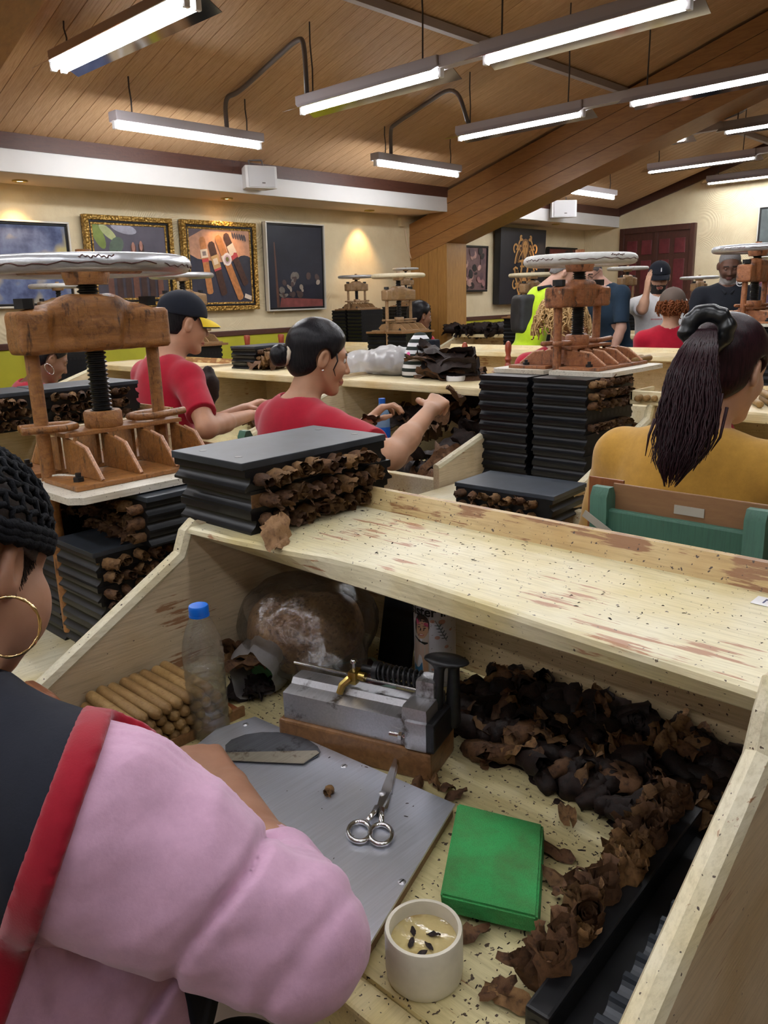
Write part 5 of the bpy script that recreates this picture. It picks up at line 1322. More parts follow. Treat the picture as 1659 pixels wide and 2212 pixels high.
for k in range(70):
    x = rnd.uniform(.78, 1.01); y = rnd.uniform(.23, .72); h = hp(x, y)
    if h < .012: continue
    if len(strips) < 6: o = leafsheet(100+k, .05, .022, MT['leaf_tan'] if k % 3 == 0 else MT['leaf'], .008, 'leaf_strip', 1.0, (7, 4)); strips.append(o)
    else: o = strips[k % 6].copy(); COL.objects.link(o)
    o.location = (x, y, zt+h+.022); o.rotation_euler = (rnd.uniform(-.9, .9), rnd.uniform(-.9, .9), rnd.uniform(0, 6)); tag(o, 'torn strip of brown leaf on the dark heap', 'leaf', 'torn strips on the heap')
for k, (x, y, s) in enumerate(((900, 1690, 1), (935, 1680, .9), (960, 1700, 1), (1195, 1830, 1.3), (1215, 1900, 1.2), (1235, 1935, 1), (1075, 2135, 1), (1100, 2150, 1.2), (1010, 2015, 1.1), (985, 1715, .8), (1225, 1760, 1.2))):
    o = leafsheet(130+k, .045*s, .020*s, MT['leaf_tan'] if k % 3 == 1 else MT['leaf'], .007, 'leaf_scrap', .8, (7, 4)); p = pz(x, y, zt+.010); o.location = p; o.rotation_euler = (rnd.uniform(-.3, .3), rnd.uniform(-.3, .3), rnd.uniform(0, 6)); tag(o, 'small torn leaf scrap lying on the bare near worktop', 'leaf', 'leaf scraps on the near worktop')
o = bunch_mesh(77, MT['leaf_tan'], .016, .0045, .6); o.location = pz(712, 1706, zp+.005); o.rotation_euler = (.1, .4, 1.9); tag(o, 'small brown cigar end cut off on the steel plate', 'cigar end')
# crumbs: countless specks on shelf and worktop
def crumbs(name, x0, x1, y0, y1, z, n, label, seed):
    R = random.Random(seed); b = MB()
    for k in range(n):
        x, y = R.uniform(x0, x1), R.uniform(y0, y1); r = R.uniform(.0004, .0014)*(1.6 if R.random() < .08 else 1); a = R.uniform(0, 6.28); e = R.uniform(1, 2.6)
        c_, s_ = math.cos(a), math.sin(a)
        q = [(-r*e, -r*.6), (r*e, -r*.5), (r*e*.8, r*.6), (-r*e*.9, r*.5)]
        b.add([(x+c_*u-s_*v, y+s_*u+c_*v, z+.0002) for u, v in q]+[(x, y, z+r*.8)], [(0, 1, 4), (1, 2, 4), (2, 3, 4), (3, 0, 4)])
    tag(b.build(name, MT['leaf_dark']), label, 'leaf crumbs', kind='stuff')
crumbs('leaf_crumbs', .78, .975, .215, .98, ZSH, 330, 'scattered brown leaf crumbs on the near shelf', 1)
crumbs('leaf_crumbs', .43, .78, .29, .50, ZW, 520, 'scattered dark leaf crumbs on the bare near worktop around the cup', 2)
crumbs('leaf_crumbs', .70, 1.0, .72, 1.05, ZW, 140, 'leaf crumbs on the near worktop behind the cutter', 3)
crumbs('leaf_crumbs', .47, .68, .56, .90, zp, 40, 'few leaf crumbs on the steel plate', 4)
lb = pz(1652, 1300, ZSH+.0006); t = thing('paper_tag', 'white paper tag with a letter N glued to the near shelf at the right edge', 'tag', lb)
MB().box(-.014, .014, -.03, .012, 0, .0005).build('paper', MT['white_plastic'], t); flat_text('N', .022, ink('pen_blue', (.05, .06, .16)), t, (0, -.006, .0006), (0, 0, -math.pi/2), ext=.0001)
# ------------------------------------------------------------------ people
SK = dict(warm=skin_mat('skin_warm_brown', (.46, .25, .15)), light=skin_mat('skin_light_tan', (.52, .30, .20)), tan=skin_mat('skin_tan', (.44, .235, .145)), dark=skin_mat('skin_dark_brown', (.13, .065, .045)), deep=skin_mat('skin_brown', (.22, .11, .065)), pale=skin_mat('skin_pinkish', (.50, .30, .23)))
MT['lip'] = plain('lips', (.30, .09, .07), .4); MT['lipd'] = plain('lips_dark', (.16, .06, .055), .4)
MT['eye'] = plain('eye_white', (.70, .68, .64), .2); MT['iris'] = plain('dark_iris', (.03, .018, .01), .15); MT['brow'] = plain('eyebrow', (.02, .014, .012), .8)
MT['hair_black'] = hair_mat('black_hair', (.006, .006, .008), (.018, .016, .018), 2, .3)
MT['hair_dark'] = hair_mat('dark_brown_hair', (.010, .004, .006), (.030, .009, .012), 2, .34)
MT['hair_red'] = hair_mat('reddish_curls', (.11, .03, .012), (.22, .07, .02), 0, .5)
MT['hair_blond'] = hair_mat('blond_curls', (.42, .25, .10), (.62, .42, .20), 0, .5)
MT['hair_grey'] = plain('short_grey_hair', (.16, .15, .15), .8, var=.4, nsc=200, bst=.5)
MT['red_shirt'] = cloth_mat('red_cotton', (.37, .004, .022)); MT['red_trim'] = cloth_mat('red_trim_cloth', (.30, .004, .018)); MT['navy'] = cloth_mat('dark_navy_cloth', (.012, .014, .022), wv=300)
MT['pink'] = cloth_mat('pink_fleece', (.60, .36, .50), .92, 260, .35, .10); MT['mustard'] = cloth_mat('mustard_knit', (.50, .27, .045), .92, 700, .5, .14)
MT['white_shirt'] = cloth_mat('white_cotton', (.74, .74, .75)); MT['black_polo'] = cloth_mat('black_polo_cotton', (.014, .016, .022)); MT['lime_shirt'] = cloth_mat('neon_lime_cotton', (.50, .72, .02)); MT['blue_shirt'] = cloth_mat('dark_blue_cotton', (.018, .035, .06))
MT['trouser'] = cloth_mat('dark_trousers', (.02, .022, .03)); MT['beard'] = plain('black_beard', (.012, .009, .008), .8, bst=.5, nsc=300); MT['gbeard'] = plain('grey_beard', (.30, .28, .27), .85, bst=.4, nsc=300)
V3 = lambda *a: np.array(a, float)
def unit(v): v = np.array(v, float); return v/np.linalg.norm(v)
def head_ops(S, Mh, female=False, nose=1.0):
    S.M = Mh; w = .94 if female else 1.0
    S.el((-.014, 0, .032), (.096, .075*w, .086), k=.01); S.el((.028, 0, -.032), (.062, .056*w, .074), k=.03)
    for s in (1, -1):
        S.rc((-.005, s*.054*w, -.035), (.055, s*.020, -.096), .017, .015, k=.03)
        S.el((.058, s*.034, -.026), (.026, .022, .024), k=.03)
        S.rc((.080, s*.012, .024), (.068, s*.045, .024), .010, .008, k=.02)
    S.el((.066, 0, -.101), (.020, .020, .016), k=.025)
    for s in (1, -1): S.el((.094, s*.031, .006), (.020, .015, .009), k=.012, sub=True)
    S.rc((.084, 0, .014), (.106, 0, -.028), .0075, .0115*nose, k=.012)
    for s in (1, -1): S.el((.097, s*.0125*nose, -.033), (.009, .0075, .006), k=.008)
    S.rc((.089, .015, -.062), (.089, -.015, -.062), .0065, k=.008); S.rc((.087, .013, -.073), (.087, -.013, -.073), .0075, k=.008)
    S.rc((.098, .022, -.0675), (.098, -.022, -.0675), .0022, k=.003, sub=True)
    for s in (1, -1):
        S.rc((.072, s*.018, .013), (.068, s*.044, .011), .0055, k=.006)       # upper lids
        S.el((-.006, s*.082*w, -.004), (.021, .0095, .034), rot=Matrix.Rotation(-s*.35, 3, 'Z') @ Matrix.Rotation(.18, 3, 'Y'), k=.006)
        S.el((.001, s*.093*w, .002), (.012, .0115, .021), rot=Matrix.Rotation(.18, 3, 'Y'), k=.006, sub=True)
    S.M = np.eye(4)
def hand_ops(S, wr, d, up, side, curl=.5, sc=1.0, spread=.0, k=.004, thumb=.6):
    """wr wrist, d pointing to the knuckles, up = back of the hand, side=+1 thumb on the up x d ... side"""
    d = unit(d); up = unit(up-d*(np.array(up)@d)); lat = np.cross(up, d)*side; r = .0088*sc
    wr = np.array(wr)
    for i, o in enumerate((.030, .010, -.010, -.029)):
        a = wr+d*.012*sc+lat*o*.55*sc; b = wr+d*(.088, .092, .087, .078)[i]*sc+lat*o*sc
        S._rc(a, b, .0145*sc, .0118*sc, .014*sc, False)
        ln = np.array((.040, .025, .020))*(.95, 1.05, .98, .78)[i]*sc; p = b; dd = unit(d+lat*spread*(.12, .04, -.05, -.14)[i]*3); ang = 0
        for q in range(3):
            ang += curl*(.9, 1.1, .7)[q]*(1+.08*i); v = dd*math.cos(ang)-up*math.sin(ang); n = p+v*ln[q]
            S._rc(p, n, r*(1.05, .96, .88)[q], r*(.98, .9, .80)[q], k, False); p = n
    p = wr+d*.025*sc+lat*.022*sc; v = unit(d*.55+lat*.75-up*thumb*.5)
    for q, l in enumerate((.042, .032, .026)):
        n = p+v*l*sc; S._rc(p, n, (.013, .0105, .0095)[q]*sc, (.011, .0098, .008)[q]*sc, .008, False); p = n; v = unit(v*1+d*.45-up*curl*.35)
def mid(a, b, t): return np.array(a)*(1-t)+np.array(b)*t
def person(label, hp, yaw, pitch, skin, nb, tyaw, pel, armR=None, armL=None, shirt='red_shirt', sleeve=.75, res=.009, roll=0, female=False, seated=True, curl=.5, hair=None, wide=1.0, group=None, hs=1.0, beard=None, lip=None, sh_off=(0, 0), collar=.064, belly=1.0, girth=1.0, lids=False):
    T = frame(nb, tyaw)[:3, :3]; fw, lt = T[:, 0], T[:, 1]; up = V3(0, 0, 1)
    nb = np.array(nb, float); pel = np.array(pel, float); Mh = frame(hp, yaw, pitch, roll, hs); ax = pel-nb
    shR = nb-lt*.165*wide-up*(.055+sh_off[0]); shL = nb+lt*.165*wide-up*(.055+sh_off[1])
    Rm = Matrix.Rotation(tyaw, 3, 'Z')
    ln = unit(ax); 
    def torso(S, e):
        c = nb+ax*.30+fw*.01; S.el(c, ((.105+e)*girth, (.158*wide+e), .19+e), rot=Rm, k=.03)
        c = nb+ax*.68+fw*.015; S.el(c, ((.105*belly+e)*girth, (.142*wide*belly+e), .18+e), rot=Rm, k=.05)
        S.el(pel, (.125+e, .165*wide+e, .12+e), rot=Rm, k=.05)
        for s in (shR, shL): S._rc(mid(nb, s, .25)-up*.012, s, .052+e, .055+e, .05, False)
    arms = [(shR, armR, 1), (shL, armL, -1)]
    S = SDF(res); head_ops(S, Mh, female)
    hb = Mh[:3, :3] @ V3(-.018, 0, -.05)+Mh[:3, 3]; jaw = Mh[:3, :3] @ V3(.015, 0, -.07)+Mh[:3, 3]
    rn = .048 if female else .057
    S._rc(hb, nb, rn, rn*1.12, .02, False); S._rc(mid(hb, jaw, .5), mid(hb, nb, .7), rn*.8, rn*.8, .03, False)
    torso(S, 0)
    for s, a, sd in arms:
        if a is None: a = dict(el=s-up*.27-lt*.03*sd+fw*.02, wr=s-up*.50+fw*.09)
        el, wr = np.array(a['el'], float), np.array(a['wr'], float); g = girth
        S._rc(s, el, .051*g, .040*g, .03, False); S._rc(el, mid(el, wr, .4), .041*g, .038*g, .02, False); S._rc(mid(el, wr, .3), wr, .038*g, .0255, .02, False)
        hand_ops(S, wr, a.get('d', wr-el), a.get('up', up), a.get('side', sd), a.get('curl', curl), .95 if female else 1.05)
    if seated:
        kn = [pel+fw*.42+lt*.10*s-up*.02 for s in (1, -1)]; ank = [V3(k[0], k[1], .09)+fw*.02 for k in kn]
    else:
        kn = [V3(pel[0], pel[1], .50)+lt*.10*s+fw*.02 for s in (1, -1)]; ank = [V3(pel[0], pel[1], .09)+lt*.11*s for s in (1, -1)]
    def legs(S, e):
        for i, s in enumerate((1, -1)):
            S._rc(pel+lt*.085*s-up*.02, kn[i], .085+e, .062+e, .04, False); S._rc(kn[i], ank[i], .058+e, .042+e, .03, False)
    legs(S, 0)
    for i in range(2): S._rc(ank[i]-up*.045, ank[i]-up*.05+fw*.16, .042, .035, .03, False)
    lipm = MT['lip'] if lip is None else lip
    inv = np.linalg.inv(Mh)
    loc_ = lambda C: C @ inv[:3, :3].T + inv[:3, 3]
    zones = [(1, lambda C: (lambda q: (np.abs(q[:, 1]) < .023) & (np.abs(q[:, 2]+.0675) < .0125*(1-(np.abs(q[:, 1])/.026)**2)) & (q[:, 0] > .07))(loc_(C))),
             (2, lambda C: (lambda q: (np.abs(np.abs(q[:, 1])-.031) < .018) & (np.abs(q[:, 2]-.029+.12*np.abs(np.abs(q[:, 1])-.026)) < .0045) & (q[:, 0] > .05))(loc_(C)))]
    mats = [skin, lipm, MT['brow']]
    if beard:
        mats.append(beard); zones.insert(0, (3, lambda C: (lambda q: (q[:, 2] < (-.045 if beard is MT['beard'] else -.074)-(.6 if beard is MT['beard'] else .75)*(q[:, 0]-.055)*(q[:, 0] < .055)) & (q[:, 2] > -.125) & (q[:, 0] > .005) & (np.abs(q[:, 1]) < .085) & (q[:, 0] < .13) & ~((np.abs(q[:, 1]) < .026) & (np.abs(q[:, 2]+.0675) < .014)))(loc_(C))))
    o = sdf_obj('person', S, mats, None, zones); tag(o, label, 'person', group)
    eb = MB()
    for s in (1, -1):
        q = MB().ell((0, 0, 0), (.0118*hs,)*3, 14, 8); e = q.build('eye', [skin if lids else MT['eye']], o, smooth=True); e.location = Mh[:3, :3] @ V3(.0735, s*.031, .005)+Mh[:3, 3]
        if lids: MB().tube([e.location+Vector(tuple(Mh[:3, :3] @ V3(.0118*math.cos(a), .0118*math.sin(a), -.004))) for a in (-.9, -.45, 0, .45, .9)], .0012, 5).build('eyelash_line', MT['brow'], o); continue
        q = MB().ell((.0062*hs, 0, -.003), (.0062*hs,)*3, 12, 8); e2 = q.build('iris', MT['iris'], e, smooth=True); e2.rotation_euler = (0, pitch, yaw)
    # clothes
    if shirt:
        S = SDF(res); torso(S, .011)
        for s, a, sd in arms:
            if a is None: a = dict(el=s-up*.27-lt*.03*sd+fw*.02, wr=s-up*.50+fw*.09)
            el, wr = np.array(a['el'], float), np.array(a['wr'], float)
            if sleeve <= 1: e = mid(s, el, sleeve+.12); S._rc(s, e, .066*girth, .062*girth, .03, False); S.cut(mid(s, el, sleeve), el-s, .12)
            else:
                e = mid(el, wr, sleeve-1); S._rc(s, el, .066*girth, .056*girth, .03, False); S._rc(el, e, .056*girth, .046*girth, .03, False); S.cut(mid(el, wr, sleeve-1.06), wr-el, .075)
        S._rc(nb+up*.03, nb+(hb-nb)*2, collar, collar*1.15, .008, True)
        wv_ = hash(label) % 50
        S.fn(lambda X, F: F+.0035*wave(X, wv_, 28, 6)+.0015*wave(X, wv_+1, 75, 6))
        S.fn(lambda X, F: np.maximum(F, pel[2]-.06-X[..., 2]))
        so = sdf_obj('shirt', S, MT[shirt], o)
        rg = [nb+up*.006+collar*1.02*(lt*math.cos(a)+fw*math.sin(a))+ (hb-nb)*(.10-.16*math.sin(a)) for a in [2*math.pi*k/24 for k in range(24)]]
    S = SDF(max(res, .010)); S.el(pel-up*.01, (.142, .18*wide, .12), rot=Rm, k=.05); legs(S, .012)
    S.fn(lambda X, F: np.maximum(F, X[..., 2]-(pel[2]+.05)))
    sdf_obj('trousers', S, MT['trouser'], o)
    if hair: hair(o, Mh, res)
    return o, Mh, dict(shR=shR, shL=shL, fw=fw, lt=lt)
def hair_cap(mat, grow=.007, line=None, low=-.085, k=1.0, front=.03):
    """close-fitting hair: a shell over the skull with a real hairline"""
    def f(o, Mh, res):
        S = SDF(min(res, .006)); S.M = Mh
        S.el((-.016, 0, .034), (.098+grow, .077+grow, .088+grow), k=.01); S.el((-.050, 0, -.03), (.050+grow, .055+grow, .055), k=.03)
        inv = np.linalg.inv(Mh)
        def g(X, F):
            q = X @ inv[:3, :3].T+inv[:3, 3]; s = np.linalg.norm(Mh[:3, 0])
            cutf = (q[..., 0]-(front+.85*(q[..., 2]-.02)))*.72
            ear = np.maximum(.030-np.hypot((q[..., 0]+.004)*1.15, (q[..., 2]+.002)*.85), np.minimum(q[..., 0]+.012+.35*(q[..., 2]+.02), -.012-q[..., 2]))
            tap = grow*1.05*s*np.clip((cutf+.030)/.030, 0, 1)**2
            return np.maximum(np.maximum(np.maximum(F+tap, cutf*s), ear*s), (low-q[..., 2])*s)+.0006*wave(X, 2, 300)
        S.fn(g); S.M = np.eye(4)
        return sdf_obj('hair', S, mat, o)
    return f
def cap(o, Mh, crown, brim, under, yawoff=0, panel=None):
    S = SDF(.005); S.M = Mh; S.el((-.012, 0, .048), (.108, .090, .092), k=.01)
    inv = np.linalg.inv(Mh); s = np.linalg.norm(Mh[:3, 0])
    def g(X, F):
        q = X @ inv[:3, :3].T+inv[:3, 3]; return np.maximum(F, (.030+.10*q[..., 0]*(q[..., 0] > 0)-q[..., 2])*s)
    S.fn(g); c = sdf_obj('cap', S, crown, o)
    b = MB()
    for z, dz in ((0, 0),):
        def f(u, v):
            a = (u-.5)*2.2; r0 = .098+.075*v*math.cos(a*.75)
            return (-.012+r0*math.cos(a)*1.02, .088*math.sin(a)*(1+.02*v), .038-.022*v*v-.10*(math.sin(a)**2)*.22*v)
        b.grid(f, 16, 6)
    n = len(b.v); b.add([(x, y, z-.006) for x, y, z in b.v[:n]], [tuple(reversed(q)) for q in b.f[:]])
    b.mi = [0]*(len(b.f)//2)+[1]*(len(b.f)//2)
    MM = Matrix([list(r) for r in Mh]); b.xf(MM)
    b.build('brim', [brim, under], o, smooth=True)
    MB().ell((-.012, 0, .139), (.008, .008, .005)).xf(MM).build('cap_button', crown, o, smooth=True)
    return c
def stool(p, who='a seated worker'):
    label = 'plain wooden stool under '+who
    t = thing('wooden_stool', label, 'stool', (p[0], p[1], 0)); h = p[2]-.125
    MB().rbox(-.17, .17, -.17, .17, h-.03, h, .006).build('seat', MT['oak'], t)
    for x in (-.13, .13):
        for y in (-.13, .13): MB().rbox(x-.018, x+.018, y-.018, y+.018, 0, h-.03, .003).build('leg', MT['oak'], t)
R_d = math.radians
# 1 woman with the bun at the second row bench
hp = pd(690, 772, 2.68); nb = hp+V3(-.075, .03, -.165)
wr = pd(930, 886, 2.62); el = pd(848, 985, 2.40); wrl = pd(790, 915, 2.85)
def h_bun(o, Mh, res):
    hair_cap(MT['hair_black'], .010, front=.042)(o, Mh, res)
    b = Mh[:3, :3] @ V3(-.135, .0, -.02)+Mh[:3, 3]
    S = SDF(.005); S.el(b, (.036, .036, .038)); S.fn(lambda X, F: F+.002*wave(X, 4, 200)); sdf_obj('hair_bun', S, MT['hair_black'], o)
    ring = [Mh[:3, :3] @ V3(-.112, .030*math.cos(a), -.012+.030*math.sin(a))+Mh[:3, 3] for a in [2*math.pi*k/20 for k in range(20)]]
    MB().tube(ring, [.0075+.002*(k % 2) for k in range(20)], 7, closed=True).build('scrunchie', plain('cream_scrunchie', (.62, .54, .42), .9, bst=.5, nsc=200), o, smooth=True)
    q = Mh[:3, :3]; c0 = Mh[:3, 3]
    MB().tube([c0+q @ V3(.035, -.066, .03), c0+q @ V3(.045, -.069, -.0), c0+q @ V3(.036, -.070, -.03), c0+q @ V3(.048, -.067, -.05)], [.003, .0025, .002, .001], 6).build('hair_lock', MT['hair_black'], o, smooth=True)
    MB().ell(tuple(c0+q @ V3(-.004, -.086, -.040)), (.0045,)*3).build('ear_stud', MT['chrome'], o, smooth=True)
o1, M1, I1 = person('woman with a sleek black bun in a red T-shirt reaching out her right arm', hp, R_d(-27), R_d(14), SK['warm'], nb, R_d(-6), nb+V3(-.10, .04, -.49), dict(el=el, wr=wr, curl=.75, up=V3(.3, -.2, .9), side=1), dict(el=mid(nb+V3(.02, .17, -.3), wrl, .35)-V3(0, 0, .06), wr=wrl, curl=.6), res=.005, female=True, hair=h_bun, wide=.98, sleeve=.72)
pass
# 2 man in the black and yellow cap
hp = pd(397, 700, 3.38); nb = hp+V3(-.085, .035, -.165)
wr = pd(540, 897, 3.55); el = pd(447, 925, 3.15); wrl = pd(525, 884, 3.72)
def h_m(o, Mh, res):
    hair_cap(MT['hair_black'], .003, low=-.05)(o, Mh, res)
    cap(o, Mh, MT['navy'], plain('yellow_brim', (.80, .56, .01), .7), MT['navy'])
person('man in a black cap with yellow brim and a red T-shirt, working at his bench', hp, R_d(-14), R_d(12), SK['tan'], nb, R_d(-2), nb+V3(-.08, .03, -.50), dict(el=el, wr=wr, curl=.5), dict(el=mid(nb+V3(.05, .2, -.3), wrl, .4)-V3(0, 0, .05), wr=wrl, curl=.5), res=.0055, hair=h_m, wide=1.02, sleeve=.72)
stool(nb+V3(-.08, .03, -.50), 'the man in the cap')
# 3 woman in the mustard cardigan with a long ponytail
hp = pd(1572, 800, 1.88); nb = hp+V3(-.06, .04, -.170)
def h_pony(o, Mh, res):
    hair_cap(MT['hair_dark'], .012, front=.05)(o, Mh, .005)
    q, c0 = Mh[:3, :3], Mh[:3, 3]
    tie = pd(1528, 712, 1.76)
    S = SDF(.004)
    ring = [(tie+.040*(V3(0, 0, 1)*math.cos(a)*.9+V3(math.sin(R_d(20)), -math.cos(R_d(20)), 0)*math.sin(a)), a) for a in [2*math.pi*k/26 for k in range(26)]]
    for k in range(26): S._rc(ring[k][0], ring[(k+1) % 26][0], .017+.004*math.sin(k*2.4), .017+.004*math.sin((k+1)*2.4), .006, False)
    S.fn(lambda X, F: F+.0045*wave(X, 11, 150)); sdf_obj('scrunchie', S, plain('black_satin', (.008, .009, .011), .28), o)
    # ponytail: locks that fan from the tie and hang to a soft tip
    pth = [pd(1528, 712, 1.74), pd(1512, 745, 1.69), pd(1498, 800, 1.665), pd(1490, 870, 1.655), pd(1478, 940, 1.65), pd(1460, 1000, 1.645), pd(1447, 1052, 1.645)]
    wd = [.018, .034, .048, .058, .062, .052, .016]; R = random.Random(3)
    ax_ = V3(math.sin(R_d(21)), -math.cos(R_d(21)), 0); dp = V3(math.cos(R_d(21)), math.sin(R_d(21)), 0); b = MB()
    for k in range(520):
        a = R.uniform(-1, 1); d = R.uniform(-1, 1)*math.sqrt(max(0, 1-a*a)); end = R.uniform(.72, 1.0) if abs(a) < .7 else R.uniform(.45, .9); ph = R.uniform(0, 6.28); pts = []; rr = []
        n = 12
        for i in range(n+1):
            t = end*i/n*(len(pth)-1); j = min(int(t), len(pth)-2); f = t-j
            p = pth[j]*(1-f)+pth[j+1]*f; w = wd[j]*(1-f)+wd[j+1]*f
            pts.append(p+ax_*w*(a+.08*math.sin(3*f+ph+i*.5))+dp*w*.55*d); rr.append(.0024*(1-.75*(i/n)**3))
        b.tube(pts, rr, 4, cap=False)
    b.build('ponytail', MT['hair_dark'], o, smooth=True)
    for k, P_ in enumerate(([(1415, 905), (1402, 940), (1394, 985)], [(1560, 850), (1545, 930), (1500, 985)], [(1570, 880), (1555, 945), (1535, 975)])):
        MB().tube([pd(x, y, 1.63) for x, y in P_], [.004, .003, .0008], 5).build('loose_lock', MT['hair_dark'], o, smooth=True)
o3, M3, I3 = person('woman with a long dark ponytail in a mustard cardigan, seen from behind', hp, R_d(-12), R_d(14), SK['light'], nb, R_d(-2), nb+V3(-.10, .02, -.50), dict(el=nb+V3(.10, -.28, -.33), wr=nb+V3(.33, -.16, -.36)), dict(el=nb+V3(.08, .29, -.33), wr=nb+V3(.32, .2, -.36)), shirt='mustard', sleeve=1.85, res=.006, female=True, hair=h_pony, wide=1.14, girth=1.12, collar=.066)
S = SDF(.005); 
for k in range(24):
    a0, a1 = 2*math.pi*k/24, 2*math.pi*(k+1)/24; P_ = lambda a: nb+V3(.012+.062*math.cos(a), .064*math.sin(a), .022+.012*math.cos(a)+.004*math.sin(5*a))
    S._rc(P_(a0), P_(a1), .016, .016, .006, False)
S.fn(lambda X, F: F+.003*wave(X, 21, 130)); sdf_obj('red_collar', S, MT['red_trim'], o3)
# green chair she sits on
MT['chair_green'] = painted('worn_green_paint', 2, base=(.055, .155, .105), warm=(.045, .125, .085), worn=(.36, .16, .06), amt=.66, speck=.78, rough=.5)
cx = 1.475; yl, yr = pz(1303, 1075, 1.01)[1]-.005, px_(1607, 1130, 1.44)[1]
yl, yr = .775, .462
ztop = 1.03
t = thing('green_chair', 'worn green wooden chair with a brown panel tied behind the back rail', 'chair', (cx, (yl+yr)/2, 0)); hw = (yl-yr)/2
for s in (1, -1): MB().prism([(-.02, 0), (.02, 0), (.045, .5), (.022, ztop-.02), (.012, ztop), (-.006, ztop), (-.016, ztop-.02), (-.0, .5)], 1, s*hw-.019, s*hw+.019).build('back_post', MT['chair_green'], t, auto=30)
for z0, z1 in ((.925, .985), (.68, .74)): MB().rbox(-.004, .014, -hw+.015, hw-.015, z0, z1, .005).build('back_rail', MT['chair_green'], t)
MB().rbox(-.01, .42, -hw-.02, hw+.02, .43, .46, .006).build('seat', MT['chair_green'], t)
for s in (1, -1): MB().rbox(.37, .405, s*hw-.018, s*hw+.018, 0, .43, .004).build('front_leg', MT['chair_green'], t)
MB().rbox(.024, .030, -hw-.045, hw-.012, .62, 1.035, .002).build('panel', varnish('brown_hardboard', (.27, .14, .06), (.22, .11, .05), (.12, .06, .03), grain=1, rough=.5, patch=.68), t)
o = MB().rbox(.034, .040, hw-.03, hw+.05, .70, 1.04, .001).build('side_panel', MT['redwood'], t)
MT['tape'] = plain('grey_sticky_tape', (.40, .37, .31), .25)
for (y_, z_, w_, h_, r_) in ((-.02, 1.0, .06, .018, 0), (hw, .955, .07, .016, .5), (-.055, .86, .016, .16, 0)):
    q = MB().box(-.001, .0006, -w_/2, w_/2, -h_/2, h_/2).build('tape', MT['tape'], t); q.location = (.0228 if abs(y_) < .1 else -.018, y_, z_); q.rotation_euler = (r_, 0, 0)
# cigars in a pale tray and a jar on her shelf
t = thing('cigar_tray', 'pale wooden tray of cigars on the bench beside the ponytail', 'tray', pz(1432, 872, 1.06)); MB().rbox(-.06, .10, -.14, .09, .0, .012, .003).rbox(-.06, -.045, -.14, .09, .012, .045, .003).rbox(-.06, .1, .078, .09, .012, .045, .003).build('tray_body', MT['pale'], t)
p0 = np.array(t.location)
for k in range(7): put(cg, (p0[0]-.02+.018*k*.6, p0[1]+.055-.024*k, p0[2]+.024), (0, math.pi/2, .1), 'cigar lying in the pale tray beside the ponytail', 'cigar', 'cigars in the pale tray', 1.1)
for k in range(11):
    p = pz(1632+3*k, 872-2*k, 1.065); put(cg, (p[0]+.035*(k % 2), p[1]-.012*k, 1.072+.018*(k % 2)), (0, math.pi/2, .5), 'cigar in the row on the shelf at the right edge', 'cigar', 'cigars at the right edge', 1.15)
p = pz(1420, 960, .77); t = thing('glass_jar', 'small glass jar with a metal lid under the shelf beside the ponytail', 'jar', (2.62, 1.06, .77))
MB().lathe([(0, 0), (.034, 0), (.036, .01), (.036, .09), (.03, .10)], n=24, cap=False).build('jar_body', MT['bottle'], t, smooth=True); MB().lathe([(.034, .10), (.034, .118), (0, .119)], n=24, cap=False).build('lid', MT['chrome'], t, auto=40); MB().lathe([(0, .004), (.032, .004), (.032, .07), (0, .071)], n=20).build('jar_content', MT['leaf_dark'], t, smooth=True)
# ------------------------------------------------ workers farther back
hp = pd(106, 776, 4.35); nb = hp+V3(-.10, .03, -.155)
def h_l(o, Mh, res):
    hair_cap(MT['hair_black'], .008)(o, Mh, res)
    c = Mh[:3, :3] @ V3(.0, -.088, -.055)+Mh[:3, 3]; u_, v_ = unit(Mh[:3, 0]), V3(0, 0, 1)
    MB().tube([c+.026*(u_*math.cos(a)+v_*math.sin(a)) for a in [2*math.pi*k/24 for k in range(24)]], .003, 6, closed=True).build('hoop_earring', MT['chrome'], o, smooth=True)
person('woman with a silver hoop earring in a red T-shirt behind the big press', hp, R_d(-10), R_d(30), SK['deep'], nb, R_d(0), nb+V3(-.1, .02, -.46), res=.009, female=True, hair=h_l, lids=True); stool(nb+V3(-.1, .02, -.46), 'the woman with the hoop earring')
hp = pd(908, 683, 6.9); nb = hp+V3(-.07, .02, -.165)
person('woman with short black hair in red before the wooden post', hp, R_d(-22), R_d(8), SK['deep'], nb, R_d(-5), nb+V3(-.05, .02, -.47), res=.011, female=True, hair=hair_cap(MT['hair_black'], .016, low=-.095)); stool(nb+V3(-.05, .02, -.47), 'the woman by the wooden post')
hp = pd(1214, 690, 4.05); nb = hp+V3(-.02, 0, -.18)
